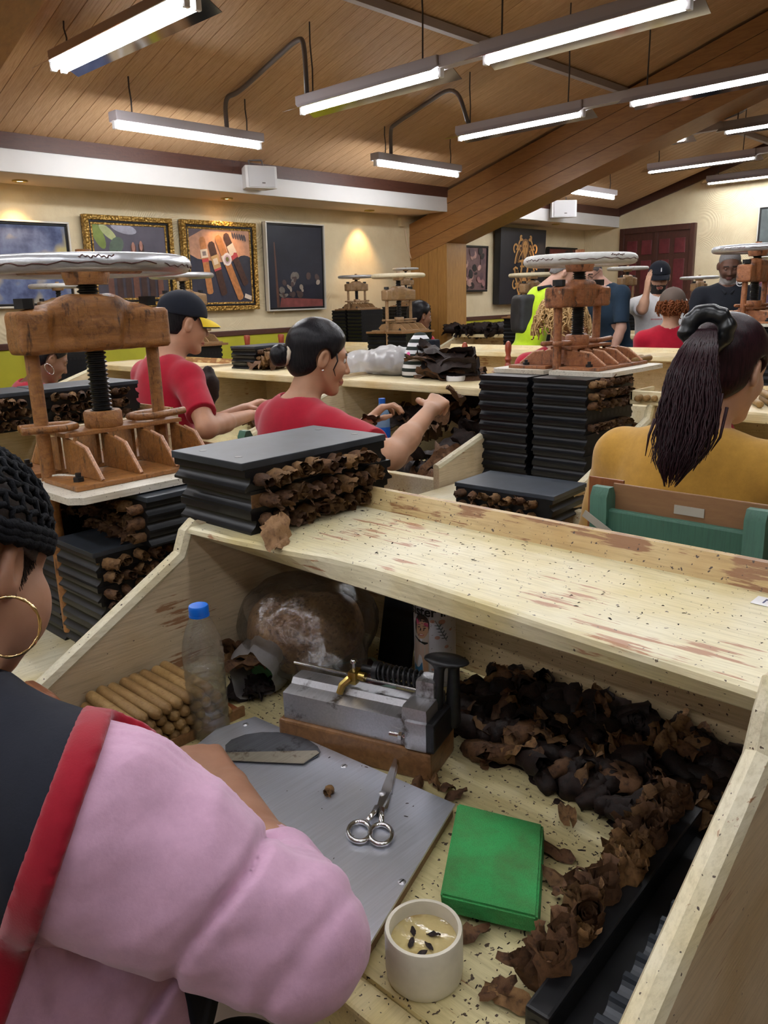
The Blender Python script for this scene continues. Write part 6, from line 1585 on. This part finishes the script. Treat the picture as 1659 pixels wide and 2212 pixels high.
def h_curl(mat, n, rad, r0, vol, low, seed, c0=(-.02, 0, .0), zmax=1):
    def f(o, Mh, res):
        hair_cap(mat, .006, low=-.06)(o, Mh, res)
        R = random.Random(seed); b = MB(); q, c = Mh[:3, :3], Mh[:3, 3]
        for k in range(n):
            z = R.uniform(-.5 if zmax < 1 else -.25, zmax); t = R.uniform(0, 2*math.pi); s = math.sqrt(1-z*z)
            if s*math.cos(t) > .55 and z < .5: continue
            p0 = V3(c0[0]+.085*s*math.cos(t), .075*s*math.sin(t), .035+.08*z)
            d = unit(V3(s*math.cos(t), s*math.sin(t), z*.6)); ln = R.uniform(.6, 1)*vol; ph = R.uniform(0, 6); pts = []
            e1 = unit(np.cross(d, V3(.3, .2, 1))); e2 = np.cross(d, e1)
            for i in range(15):
                u = i/14; p = p0+d*ln*math.sin(u*1.5)*.75+V3(0, 0, -1)*low*u*u*ln/vol
                pts.append(c+q @ (p+r0*(.4+u*.6)*(e1*math.cos(ph+u*17)+e2*math.sin(ph+u*17))))
            b.tube(pts, [rad*(1-.4*i/14) for i in range(15)], 4, cap=False)
        b.build('curls', mat, o, smooth=True)
    return f
person('woman with a big mass of blond curls seen from behind at the middle press', hp, R_d(26), R_d(5), SK['light'], nb, R_d(15), nb+V3(-.05, 0, -.47), res=.010, female=True, hair=h_curl(MT['hair_blond'], 460, .0055, .017, .105, .11, 5)); stool(nb+V3(-.05, 0, -.47), 'the woman with blond curls')
hp = pd(1452, 664, 5.6); nb = hp+V3(-.02, 0, -.17)
def h_rc(o, Mh, res):
    h_curl(MT['hair_red'], 150, .006, .010, .05, .06, 8, (-.035, 0, -.02), .15)(o, Mh, res); cap(o, Mh @ np.diag([1, 1, 1, 1]), plain('grey_brown_cap', (.10, .07, .055), .8), MT['navy'], MT['navy'])
person('worker with reddish curls under a grey cap in a red T-shirt, back turned', hp, R_d(20), R_d(2), SK['light'], nb, R_d(24), nb+V3(-.05, 0, -.47), res=.010, female=True, hair=h_rc, wide=1.05); stool(nb+V3(-.05, 0, -.47), 'the worker with reddish curls')
# ------------------------------------------------ visitors standing at the back
def stand(hp, lean=(.0, .0)): nb = hp+V3(lean[0], lean[1], -.17); return nb, V3(nb[0]+lean[0]*1.5, nb[1]+lean[1]*1.5, .93)
hp = pd(1424, 600, 6.7); nb, pel = stand(hp, (.03, .02))
def h_w(o, Mh, res):
    hair_cap(MT['hair_black'], .004)(o, Mh, res); cap(o, Mh, MT['navy'], MT['navy'], MT['navy'])
    q = MB().prism([(-.004, -.016), (.004, -.014), (.003, .016), (-.003, .016)], 0, 0, .002).xf(Matrix([list(r) for r in Mh]) @ Matrix.Translation((.092, 0, .082)) @ Matrix.Rotation(-.35, 4, 'Y')); q.build('cap_badge', MT['white_plastic'], o)
T = frame(nb, R_d(205))[:3, :3]
wv = pd(1397, 632, 6.5); ev = pd(1388, 668, 6.55)
o, Mh, I = person('bearded man in black cap and white T-shirt raising a hand to his head', hp, R_d(212), R_d(12), SK['light'], nb, R_d(205), pel, dict(el=ev, wr=wv, d=V3(.1, .0, 1), up=V3(-.7, .6, 0), curl=.15), None, shirt='white_shirt', res=.010, seated=False, hair=h_w, beard=MT['beard'], wide=1.08, sleeve=.8)
c = nb+T @ V3(.128, 0, -.2); flat_text('CAMINO', .030, ink('red_print', (.5, .05, .06)), o, tuple(c), (math.pi/2, 0, R_d(205)+math.pi/2), 'chest_print') if 0 else None
for s_, nm in ((1, 'strap'),):
    b = MB(); pts = [nb+T @ V3(.02, .11, .0), nb+T @ V3(.10, .125, -.06), nb+T @ V3(.135, .12, -.18), nb+T @ V3(.13, .14, -.32)]
    b.tube(pts, [.014]*4, 6).build('bag_strap', plain('olive_strap', (.06, .065, .05), .8), o, smooth=True)
b = MB()
for k in range(8): b.box(-.001, .001, -.042+.0115*k, -.042+.0115*k+.007, -.006, .006)
q = b.build('chest_print', ink('faded_red_print', (.50, .12, .13)), o); q.location = nb+T @ V3(.131, 0, -.17); q.rotation_euler = (0, 0, R_d(205))
hp = pd(1576, 574, 6.1); nb, pel = stand(hp, (.05, .02)); T = frame(nb, R_d(205))[:3, :3]
o, Mh, I = person('man in a black polo shirt with a round white badge, looking down', hp, R_d(206), R_d(24), SK['dark'], nb, R_d(203), pel, dict(el=nb+T @ V3(.02, -.27, -.30), wr=nb+T @ V3(.22, -.17, -.44)), dict(el=nb+T @ V3(.02, .27, -.30), wr=nb+T @ V3(.26, .06, -.40)), shirt='black_polo', res=.009, seated=False, hair=hair_cap(MT['hair_grey'], .0015, low=-.02, front=.015), beard=MT['gbeard'], wide=1.14, girth=1.12, lip=MT['lipd'], sleeve=.85, lids=True)
S = SDF(.006)
for s in (1, -1): S._rc(nb+T @ V3(-.06, s*.04, .035), nb+T @ V3(.06, s*.055, .0), .014, .012, .01, False); S._rc(nb+T @ V3(.06, s*.055, .0), nb+T @ V3(.098, s*.022, -.035), .012, .010, .01, False)
sdf_obj('collar', S, MT['black_polo'], o)
bp_ = pd(1599, 610, 5.9); b = MB(); MM = Matrix.Translation(bp_) @ Matrix.Rotation(R_d(203), 4, 'Z') @ Matrix.Rotation(math.pi/2, 4, 'Y')
b.lathe([(.024, 0), (.024, .002), (.029, .002), (.029, 0)], n=28, cap=False).xf(MM).build('badge_ring', ink('badge_white', (.78, .78, .8), .02), o)
flat_text('RA', .030, ink('badge_white', (.78, .78, .8), .02), o, tuple(bp_), (math.pi/2, 0, R_d(203)+math.pi/2), 'badge_letters', .001, bold=.0012)
hp = pd(1216, 592, 6.3); nb = hp+V3(-.12, .10, -.13); T = frame(nb, R_d(-40))[:3, :3]
o, Mh, I = person('bald man in a neon lime shirt with a backpack bending over the benches', hp, R_d(-45), R_d(30), SK['pale'], nb, R_d(-35), V3(nb[0]-.14, nb[1]+.10, .93), dict(el=nb+T @ V3(.05, -.24, -.28), wr=nb+T @ V3(.25, -.12, -.36)), None, shirt='lime_shirt', res=.010, seated=False, wide=1.08, hair=hair_cap(MT['hair_grey'], .0008, low=-.04, front=-.02), sleeve=.85, lids=True)
MB().tube([nb+T @ V3(-.08, -.10, .02), nb+T @ V3(.02, -.10, .035), nb+T @ V3(.10, -.10, -.06), nb+T @ V3(.12, -.12, -.2)], [.018]*4, 6).build('backpack_strap', MT['navy'], o, smooth=True)
MB().tube([nb+T @ V3(-.03, -.062, .04), nb+T @ V3(.05, -.06, .02), nb+T @ V3(.125, -.02, -.12)], [.008]*3, 6).build('lanyard', plain('orange_ribbon', (.85, .30, .02), .6), o, smooth=True)
S = SDF(.012); S.bx(nb+T @ V3(-.16, 0, -.17), (.075, .12, .15), .04, rot=Matrix.Rotation(R_d(-35), 3, 'Z')); S.rc(nb+T @ V3(-.19, .05, -.1), nb+T @ V3(-.20, .05, -.22), .04, k=.04); S.fn(lambda X, F: F+.008*wave(X, 31, 40)); bk = sdf_obj('backpack', S, plain('grey_black_nylon', (.014, .015, .018), .6, var=.6, nsc=12), None); tag(bk, 'grey and black backpack worn by the man in the neon lime shirt', 'backpack')
hp = pd(1277, 588, 6.6); nb = hp+V3(.06, -.10, -.13); T = frame(nb, R_d(165))[:3, :3]
o, Mh, I = person('grey haired man with glasses in a dark blue shirt behind the middle press screw', hp, R_d(185), R_d(32), SK['pale'], nb, R_d(165), V3(nb[0]+.16, nb[1]-.06, .93), None, None, shirt='blue_shirt', res=.010, seated=False, wide=1.12, hair=hair_cap(MT['hair_grey'], .008, low=-.05), sleeve=.85, lids=True)
q, c = Mh[:3, :3], Mh[:3, 3]; b = MB()
for s in (1, -1): b.tube([c+q @ V3(.098, s*.030+.019*math.cos(a), .004+.014*math.sin(a)) for a in [2*math.pi*k/14 for k in range(14)]], .0018, 5, closed=True); b.tube([c+q @ V3(.096, s*.049, .006), c+q @ V3(.01, s*.078, .008)], .0016, 5)
b.build('glasses', MT['black_iron'], o, smooth=True)
MB().tube([nb+T @ V3(-.02, .062, .03), nb+T @ V3(.07, .055, .0), nb+T @ V3(.13, .01, -.16)], [.008]*3, 6).build('lanyard', MT.get('or') or plain('orange_lanyard', (.85, .30, .02), .6), o, smooth=True)
# ------------------------------------------------------------------ the worker in pink at the near bench
E_ = lambda x, y, z: V3(x, y, EYE+z)
hp = E_(.276, .902, -.268); nb = E_(.195, .83, -.41); pel = V3(.0, .77, .52)
shR, elR, wrR = pd(215, 1790, .69), pd(640, 2030, .70), pz(492, 1712, EYE-.598)
shL, elL, wrL = E_(.20, 1.02, -.46), E_(.26, 1.10, -.66), E_(.36, 1.0, -.64)
hp = hp-CR*.008
Mh = frame(hp, R_d(25), R_d(25), R_d(-4), 1.02)
hb = Mh[:3, :3] @ V3(-.02, 0, -.05)+Mh[:3, 3]; jaw = Mh[:3, :3] @ V3(.02, 0, -.07)+Mh[:3, 3]
ax = pel-nb; Rt = np.array(Matrix.Rotation(R_d(-30), 3, 'Y'))
def torso_p(S, e):
    S.el(nb+ax*.26+V3(0, 0, -.02), (.125+e, .185+e, .20+e), rot=Matrix.Rotation(R_d(28), 3, 'Y'), k=.03)
    S.el(nb+ax*.52, (.165+e, .205+e, .21+e), rot=Matrix.Rotation(R_d(18), 3, 'Y'), k=.06)
    S.el(pel, (.19+e, .215+e, .15+e), k=.06); S.el(nb+ax*.60+V3(.18, -.03, 0), (.15+e, .17+e, .17+e), k=.08)
    S._rc(mid(nb, shR, .2), shR, .055+e, .072+e, .05, False); S._rc(mid(nb, shL, .2), shL, .062+e, .078+e, .05, False)
# body: head, neck, arms, hands, legs in one surface
S = SDF(.0045); head_ops(S, Mh, True); S.M = Mh
for s in (1, -1): S.el((.050, s*.040, -.050), (.036, .026, .036), k=.03)
S.M = np.eye(4)
S._rc(hb, nb, .052, .060, .02, False); S._rc(mid(hb, jaw, .5), mid(hb, nb, .8), .045, .045, .03, False)
S._rc(shR, elR, .06, .047, .03, False); S._rc(elR, mid(elR, wrR, .4), .047, .042, .02, False); S._rc(mid(elR, wrR, .3), wrR, .042, .029, .02, False)
hand_ops(S, wrR, pz(425, 1640, EYE-.585)-wrR, V3(.15, 0, 1), 1, curl=.85, sc=1.02, k=.003)
S._rc(shL, elL, .06, .047, .03, False); S._rc(elL, wrL, .045, .029, .02, False); hand_ops(S, wrL, V3(.6, -.4, 0), V3(0, 0, 1), -1, curl=.8)
S._rc(mid(nb, shR, .15), shR, .055, .065, .04, False); S._rc(mid(nb, shL, .15), shL, .055, .065, .04, False)
inv = np.linalg.inv(Mh); loc_ = lambda C: C @ inv[:3, :3].T+inv[:3, 3]
m, nt, N, L, P = new_mat('skin_near_worker'); v = coords(N, L)
c = mix(N, L, ramp(N, L, noise(N, L, v, 14, 4), [(.35, 0), (.65, 1)]), (.36, .175, .105), (.43, .225, .14)); L.new(c, P.inputs['Base Color']); P.inputs['Roughness'].default_value = .46
P.inputs['Subsurface Weight'].default_value = .12; P.inputs['Subsurface Radius'].default_value = (.01, .004, .002); P.inputs['Subsurface Scale'].default_value = .5
bump(N, L, P, noise(N, L, v, 500, 2), .15, .0005)
pw = sdf_obj('person', S, [m, MT['lip'], MT['brow']], None, [(1, lambda C: (lambda q: (np.abs(q[:, 1]) < .023) & (np.abs(q[:, 2]+.0675) < .0125) & (q[:, 0] > .07))(loc_(C))),
     (2, lambda C: (lambda q: (np.abs(np.abs(q[:, 1])-.031) < .018) & (np.abs(q[:, 2]-.029) < .0045) & (q[:, 0] > .05))(loc_(C)))])
tag(pw, 'woman in pink sweater, navy vest and black crocheted cap bent over the near bench', 'person')
for s in (1, -1):
    e = MB().ell((0, 0, 0), (.012,)*3, 14, 8).build('eye', MT['eye'], pw, smooth=True); e.location = Mh[:3, :3] @ V3(.0735, s*.031, .005)+Mh[:3, 3]
# pink sweater with pulled folds
ua = unit(elR-shR); ul = np.linalg.norm(elR-shR)
cuff = mid(elR, wrR, .42)
def sweater(e, folds=True):
    S = SDF(.0045 if folds else .006); torso_p(S, .012+e)
    S._rc(shR, mid(shR, elR, .5), .081+e, .071+e, .03, False); S._rc(mid(shR, elR, .4), elR, .072+e, .060+e, .03, False); S._rc(elR, mid(elR, wrR, .25), .060+e, .052+e, .02, False); S._rc(mid(elR, wrR, .2), mid(elR, wrR, .5), .052+e, .044+e, .015, False)
    S._rc(shL, elL, .085+e, .066+e, .03, False); S._rc(elL, mid(elL, wrL, .6), .064+e, .05+e, .03, False)
    S._rc(nb+V3(0, 0, .02), hb, .063, .072, .01, True)
    S.cut(cuff, wrR-elR, .075); S.cut(mid(elL, wrL, .5), wrL-elL, .09)
    S.fn(lambda X, F: np.maximum(F, pel[2]-.06-X[..., 2]))
    return S
S = sweater(0)
c1 = unit(np.cross(ua, V3(0, 0, 1))); c2 = np.cross(ua, c1)
def folds(X, F):
    q = X-shR; t = q@ua; a = q@c1; b = q@c2
    w1 = wave(np.stack([t*1.0+a*.40+b*.2, a*.28, b*.28], -1), 4, 78, 6)
    w2 = wave(np.stack([t*.8, a, b*.9], -1), 9, 105, 6)
    arm = np.clip((t+.06)/.08, 0, 1)
    D = .0135*(np.abs(w1)-.25)*arm+.003*w2*arm
    el = np.exp(-((t-.128+.22*a*np.abs(a)/.07)/.006)**2)*np.clip(1.3-np.abs(a)/.09, 0, 1)
    cr = np.exp(-((t-.215+.35*a)/.009)**2)
    qf = X-elR; tf = qf@unit(wrR-elR); rib = np.exp(-((tf-.06)/.03)**2)*np.sin(tf*420)*.0012
    return F+D+.012*el+.004*cr*arm+rib+.0012*wave(X, 15, 240, 6)
S.fn(folds); sdf_obj('sweater', S, MT['pink'], pw)
S = SDF(.010); S.el(pel, (.19, .215, .13), k=.05)
for s in (1, -1):
    kn = pel+V3(.40, .11*s, -.03); S._rc(pel+V3(.02, .09*s, -.02), kn, .10, .075, .04, False); S._rc(kn, V3(kn[0]-.02, kn[1], .09), .07, .05, .03, False); S._rc(V3(kn[0]-.02, kn[1], .045), V3(kn[0]+.14, kn[1], .045), .045, .04, .03, False)
S.fn(lambda X, F: np.maximum(F, X[..., 2]-(pel[2]+.06))); sdf_obj('trousers', S, MT['trouser'], pw)
# navy vest whose red-bound armhole crosses the shoulder
A3, B3, C3 = pd(243, 1524, .735), pd(-25, 1985, .56), pd(372, 1662, .76)
A4, B4 = pd(228, 1542, .735), pd(30, 2110, .58)
n3 = unit(np.cross(B3-A3, C3-A3)); n3 = n3 if n3@(elR-A3) > 0 else -n3
eye_ = V3(0, 0, EYE); n4 = unit(np.cross(A4-eye_, B4-eye_)); n4 = n4 if n4@(elR-A3) > 0 else -n4
def hole(X):
    w = np.clip((A3[0]+.02-X[..., 0])/.03, 0, 1); return ((X-A3)@n3)*(1-w)+((X-A4)@n4)*w
S = sweater(.006, False); S.fn(lambda X, F: np.maximum(F, hole(X))); S.fn(lambda X, F: F+.0015*wave(X, 6, 40)); sdf_obj('vest', S, MT['navy'], pw)
S = sweater(.010, False); S.fn(lambda X, F: np.maximum(np.maximum(np.maximum(F, hole(X)-.006), -.022-hole(X)), np.where((X[..., 2] < EYE-.53) & (X[..., 0] > .21), .02, -1))); S.fn(lambda X, F: F+.001*wave(X, 3, 60)); sdf_obj('red_trim', S, MT['red_trim'], pw)
# hair under the cap, the crocheted cap, the hoop
S = SDF(.005); S.M = Mh; S.el((-.016, 0, .034), (.101, .080, .092), k=.01)
def gh(X, F):
    q = loc_(X); return np.maximum(F, np.minimum((-.0-q[..., 2]+.02-.25*(q[..., 0]-.0)), 1)*1.0)+.0015*wave(X, 5, 260)
S.fn(gh); S.M = np.eye(4); sdf_obj('hair', S, plain('brown_hair_under_net', (.045, .026, .018), .6, var=.5, nsc=120, bst=.5), pw)
b = MB(); R = random.Random(9)
for k in range(420):
    x, z = R.gauss(.026, .010), .034-abs(R.gauss(0, .022)); y = -.0735*.94*math.sqrt(max(.1, 1-((x+.014)/.10)**2))
    p = V3(x, y, z); q = p+V3(R.uniform(.002, .008), -.0008, -R.uniform(.006, .014))
    b.tube([Mh[:3, :3] @ p+Mh[:3, 3], Mh[:3, :3] @ (p+q)*.5+Mh[:3, 3] if 0 else Mh[:3, :3] @ ((p+q)/2+V3(0, -.0012, 0))+Mh[:3, 3], Mh[:3, :3] @ q+Mh[:3, 3]], [.0005, .0005, .0002], 3, cap=False)
b.build('sideburn', plain('soft_black_hair', (.03, .018, .014), .85, 0, .2), pw)
def capp(th, ph):      # th from the crown down, ph round
    rx, ry, rz_ = .110, .092, .097
    return Mh[:3, :3] @ V3(-.016+rx*math.sin(th)*math.cos(ph), ry*math.sin(th)*math.sin(ph), .040+rz_*math.cos(th)-.02*math.sin(th)*math.cos(ph)*0)+Mh[:3, 3]
MT['yarn'] = plain('black_yarn', (.005, .0055, .008), .85, 0, .2, bst=.8, nsc=420, bdist=.002); b = MB(); NC = 30
R = random.Random(2)
ths = [.16+.155*j for j in range(10)]
for j, th in enumerate(ths):
    pts = [capp(th+.02*math.sin(k*1.57+j), 2*math.pi*k/(NC*4)) for k in range(NC*4)]
    b.tube(pts, [.0036+.0011*math.sin(k*1.57) for k in range(NC*4)], 6, closed=True)
    if j < 9:
        for k in range(NC):
            a = 2*math.pi*(k+.5*(j % 2))/NC
            b.tube([capp(th, a), capp((th+ths[j+1])/2, a+.03*R.uniform(-1, 1)), capp(ths[j+1], a+.02)], [.0042, .0030, .0042], 5)
b.build('crocheted_cap', MT['yarn'], pw, smooth=True)
b = MB()
for th in (1.58, 1.65, 1.72): b.tube([capp(th+.012*math.sin(k*1.9), 2*math.pi*k/120) for k in range(120)], [.0065+.0012*math.sin(k*2.1) for k in range(120)], 7, closed=True)
b.build('cap_band', MT['yarn'], pw, smooth=True)
hc = pd(20, 1354, .785); e1, e2 = CR*.92+_w*.25, CU
MB().tube([hc+.0298*(e1*math.cos(a)+e2*math.sin(a)) for a in [2*math.pi*k/60 for k in range(60)]], [.00165+.00035*math.sin(k*1.3) for k in range(60)], 8, closed=True).build('hoop_earring', MT['gold'], pw, smooth=True)
stool(pel, 'the woman in pink')

# ------------------------------------------------------------------ second row bench contents
def leaves(n, fx, lab, group, size, mats, seed, crumple=.03, var=6, cat='leaf', tilt=.5):
    R = random.Random(seed); base = []
    for k in range(n):
        if k < var:
            o = leafsheet(seed*10+k, size, size*.5, mats[k % len(mats)], crumple, 'tobacco_leaf', .8, (14, 8)); base.append(o)
        else: o = base[k % var].copy(); COL.objects.link(o)
        p = fx(R, k); o.location = p[:3]; o.rotation_euler = (R.uniform(-tilt, tilt), R.uniform(-tilt, tilt), p[3] if len(p) > 3 else R.uniform(0, 6.28)); o.scale = (R.uniform(.7, 1.15),)*3
        tag(o, lab, cat, group)
leaves(56, lambda R, k: (lambda x, y: (x, y, .785+.006*(k % 8)+.13*max(0, (x-2.35)/.6)))(R.uniform(2.12, 2.98), R.uniform(1.76, 2.45)), 'broad brown tobacco leaf lying loose in the bench of the woman with the bun', 'loose leaves in the second row bench', .24, [MT['leaf'], MT['leaf_dark'], MT['leaf'], MT['leaf_dark']], 21)
leaves(16, lambda R, k: (R.uniform(2.12, 2.9), R.uniform(2.9, 3.5), .79+.006*k), 'crumpled leaf in the bench of the man in the cap', 'loose leaves before the man in the cap', .2, [MT['leaf'], MT['leaf_dark']], 22)
pc_ = pz(935, 822, 1.067)
leaves(16, lambda R, k: (pc_[0]+.10+R.uniform(-.03, .03), pc_[1]+R.uniform(-.05, .05), 1.072+.008*k, R.uniform(-.5, .2)-1.2), 'broad leaf in the flat pile on the second row shelf beside the white bag', 'flat leaf pile on the second row shelf', .30, [MT['leaf'], MT['leaf_dark']], 23, .02, tilt=.10)
p = pz(985, 822, 1.0665); t = thing('white_lid', 'small white plastic lid on the second row shelf by the leaf pile', 'lid', p); MB().lathe([(0, 0), (.042, 0), (.043, .002), (.043, .020), (.040, .022), (.036, .020), (0, .018)], n=28, cap=False).build('lid_body', MT['white_plastic'], t, auto=40)
# white plastic bag with a bundle
pb = pz(800, 812, 1.066); t = thing('plastic_bag', 'white translucent plastic bag with a grey bundle, drooping over the second row shelf', 'bag', pb)
S = SDF(.010); S.el((.10, -.05, .055), (.09, .13, .055), k=.03); S.fn(lambda X, F: F+.008*wave(X, 3, 40)); sdf_obj('bundle', S, plain('grey_brown_bundle', (.20, .16, .13), .8, var=.4, nsc=9), t)
S = SDF(.009); S.el((.11, -.05, .065), (.105, .15, .07), k=.03); S.el((.10, .14, .05), (.09, .14, .055), k=.04); dx = 2.562-pb[0]; S.rc((.04, .14, .05), (dx+.02, .13, .03), .050, .04, k=.05); S.rc((dx+.02, .13, .03), (dx, .13, -.03), .040, .035, k=.04); S.rc((dx, .13, -.03), (dx-.005, .12, -.12), .036, .030, k=.04); S.rc((.15, -.2, .03), (.12, -.3, .015), .03, .012, k=.05)
S.fn(lambda X, F: F+.030*np.abs(wave(X, 13, 30))+.016*np.abs(wave(X, 17, 70))+.008*np.abs(wave(X, 19, 140))-.014); S.fn(lambda X, F: np.where(X[..., 0] > 2.59-pb[0], np.maximum(F, .002-X[..., 2]), F)); sdf_obj('bag_film', S, MT['milky'], t)
# blue labelled bottle under the shelf
p = pd(826, 900, 3.35); t = thing('water_bottle', 'small bottle with a blue label and blue cap under the second row shelf', 'bottle', (p[0], p[1], .80))
MB().lathe([(0, 0), (.03, 0), (.032, .01), (.032, .15), (.02, .185), (.013, .2)], n=24, cap=False).build('bottle_body', plain('bluish_bottle', (.16, .25, .38), .15), t, smooth=True)
MB().lathe([(.0326, .03), (.0326, .10)], n=24, cap=False).build('label_band', ink('bottle_blue', (.01, .10, .45), .05), t, smooth=True); MB().lathe([(.0145, .2), (.0145, .22), (0, .221)], n=18, cap=False).build('cap', ink('bottle_blue', (.01, .10, .45), .05), t, auto=40)
# striped knitted hat with pink pompoms
p = pd(908, 778, 3.75); t = thing('knitted_hat', 'black and white striped knitted hat with pink pompoms behind the second row shelf', 'hat', (p[0], p[1], 1.066))
m, nt, N, L, P = new_mat('striped_knit'); wv = N.new('ShaderNodeTexWave'); wv.bands_direction = 'Z'; wv.inputs['Scale'].default_value = 9.5; wv.inputs['Distortion'].default_value = .3; L.new(coords(N, L), wv.inputs['Vector'])
L.new(ramp(N, L, wv.outputs['Color'], [(.46, (.012, .02, .016)), (.54, (.72, .72, .74))]), P.inputs['Base Color']); P.inputs['Roughness'].default_value = .9
MB().lathe([(.09, 0), (.088, .04), (.074, .11), (.054, .16), (.024, .20), (0, .205)], n=24, cap=True).build('hat_body', m, t, smooth=True)
for q in ((-.062, .01, .10), (.01, -.03, .155), (.045, -.06, .035), (.02, -.07, .11)): MB().ell(q, (.019,)*3, 10, 7).build('pompom', plain('pink_yarn', (.72, .12, .32), .9, bst=.8, nsc=200), t, smooth=True)
b = MB().rbox(.0, .05, -.085, -.05, .10, .17, .01).build('dark_bow', MT['navy'], t)
# moulds with leaf on the man's shelf
pm = pz(520, 798, 1.066)
for k in range(3): mould((pm[0]+.19, pm[1]+.02, 1.066+k*MH*1.1), .05*k, nth(k, 3)+' on the shelf before the man in the cap', 'moulds before the man in the cap', 9, lid=(k == 2), bl='leaf bunch poking out of the stack before the man in the cap', bg='leaf bunches before the man in the cap')
leaves(7, lambda R, k: (pm[0]+.12+R.uniform(-.04, .1), pm[1]-.17+R.uniform(-.05, .05), 1.075+.012*k, R.uniform(-.6, .6)), 'tan leaf lying by the mould stack before the man in the cap', 'tan leaves before the man in the cap', .22, [MT['leaf_tan'], MT['leaf']], 25, .03, tilt=.3)
S = SDF(.012); c = pd(452, 835, 3.75); S.el(c, (.05, .05, .10)); S.fn(lambda X, F: F+.022*np.abs(wave(X, 3, 50))+.01*wave(X, 5, 110)); tag(sdf_obj('leaf_bundle', S, MT['leaf_dark'], None), 'dark bundle of leaf hanging before the man in the cap', 'leaf bundle')
# turned red chair posts that show above the second row
MT['redchair'] = varnish('red_turned_wood', (.33, .06, .025), (.22, .04, .018), (.10, .03, .015), grain=2, rough=.35, patch=.68)
fin = [(.018, 0), (.018, .84), (.023, .86), (.016, .875), (.024, .89), (.024, .91), (.015, .93), (.023, .95), (.014, .975), (.020, 1.0), (.020, 1.03), (.012, 1.05), (.0, 1.055)]
fin2 = [(.018, 0), (.018, .93), (.026, .95), (.026, .965), (.017, .98), (.021, 1.0), (.026, 1.05), (.022, 1.06), (0, 1.062)]
def rchair(P1, P2, D, label, prof):
    a, b_ = pd(P1[0], P1[1], D), pd(P2[0], P2[1], D); d = unit(b_-a); d[2] = 0; h = (a[2]+b_[2])/2; s = h/1.055
    b_ = V3(b_[0], b_[1], 0); a = V3(a[0], a[1], 0); c = (a+b_)/2; t = thing('turned_chair', label, 'chair', tuple(c)); fw = unit(V3(-d[1], d[0], 0)); fw = fw if fw[0] > 0 else -fw
    for q in (a, b_): MB().lathe([(r_, z*s) for r_, z in prof], tuple(q-c), 14).build('back_post', MT['redchair'], t, auto=35)
    for z in (.70, .84): MB().tube([a-c+V3(0, 0, z), b_-c+V3(0, 0, z)], .016, 8).build('back_rail', MT['redchair'], t)
    w = np.linalg.norm(b_-a); s_ = MB().rbox(0, .38, -w/2-.02, w/2+.02, .43, .46, .005).build('seat', MT['redchair'], t); s_.rotation_euler = (0, 0, math.atan2(fw[1], fw[0]))
    for q in (a, b_): MB().cyl(tuple(q-c+fw*.34), tuple(q-c+fw*.34+V3(0, 0, .43)), .018).build('front_leg', MT['redchair'], t)
rchair((1004, 730), (1098, 745), 5.0, 'chair with turned red finials showing behind the leaf pile', fin)
rchair((533, 722), (607, 727), 6.2, 'chair with red finials showing above the bench of the man in the cap', fin2)
# green chair of the woman with the bun
g = bpy.data.objects['green_chair']; c = g.copy(); COL.objects.link(c); q = pz(526, 930, 1.0); c.location = (q[0], q[1]-.16, -.03); c['label'] = 'worn green chair whose post shows left of the woman with the bun'
for ch in list(g.children):
    if ch.name.split('.')[0] in ('panel', 'side_panel', 'tape'): continue
    k = ch.copy(); COL.objects.link(k); k.parent = c
# dark leaf hands on the fourth row bench, black moulds, number tag, metal cup
for k in range(26):
    p = pz(950+rnd.uniform(0, 120), 712-rnd.uniform(0, 5), EYE-.39+.01); put(BUND[k % 5], (7.28+rnd.uniform(-.08, .12), 5.05+rnd.uniform(-.02, .85), EYE-.39+.02+rnd.uniform(0, .05)), (rnd.uniform(-.1, .1), 0, rnd.uniform(-.7, .7)+1.2), 'dark leaf bundle lying on the far bench by the wooden post', 'leaf bundle', 'dark bundles by the wooden post', 4.0)
for k in range(2): mould((7.32, 3.78+.03*k, EYE-.39+k*MH), .3, ('lower', 'upper')[k]+' black mould on the fourth row shelf left of the number tag', 'moulds by the number tag', lid=(k == 1))
p = px_(1345, 707, 7.15+.29); t = thing('number_tag', 'white paper tag with the number 22 on the fourth row rail', 'tag', tuple(p)); MB().box(-.001, .001, -.055, .055, -.03, .03).build('paper', MT['white_plastic'], t); flat_text('22', .045, ink('ink_black', (.01, .01, .012)), t, (-.0015, 0, 0), (math.pi/2, 0, -math.pi/2))
p = pd(1355, 662, 7.8); t = thing('metal_cup', 'small metal cup standing on the press before the door', 'cup', (p[0]-.05, p[1], p[2]-.03)); MB().lathe([(0, 0), (.03, 0), (.036, .07), (.033, .07), (.028, .005), (0, .005)], n=20, cap=False).build('cup_body', MT['chrome'], t, auto=40)
# leaf scraps held in the hands
for P_, D, lab, r_ in (((984, 852), 2.56, 'small brown leaf held in the right hand of the woman with the bun', (.3, .6, .2)), ((800, 905), 2.8, 'leaf held in the left hand of the woman with the bun', (.6, .2, 1.2))):
    o = leafsheet(int(P_[0]), .12, .06, MT['leaf'], .012); o.location = pd(P_[0], P_[1], D); o.rotation_euler = r_; tag(o, lab, 'leaf')
o = MB().tube([pd(62, 1497, 1.05), pd(95, 1520, 1.0), pd(130, 1560, .95)], .017, 12).build('dark_rail', MT['redwood'], smooth=True); tag(o, 'dark glossy wooden rod beside the left panel of the near bench', 'rod')
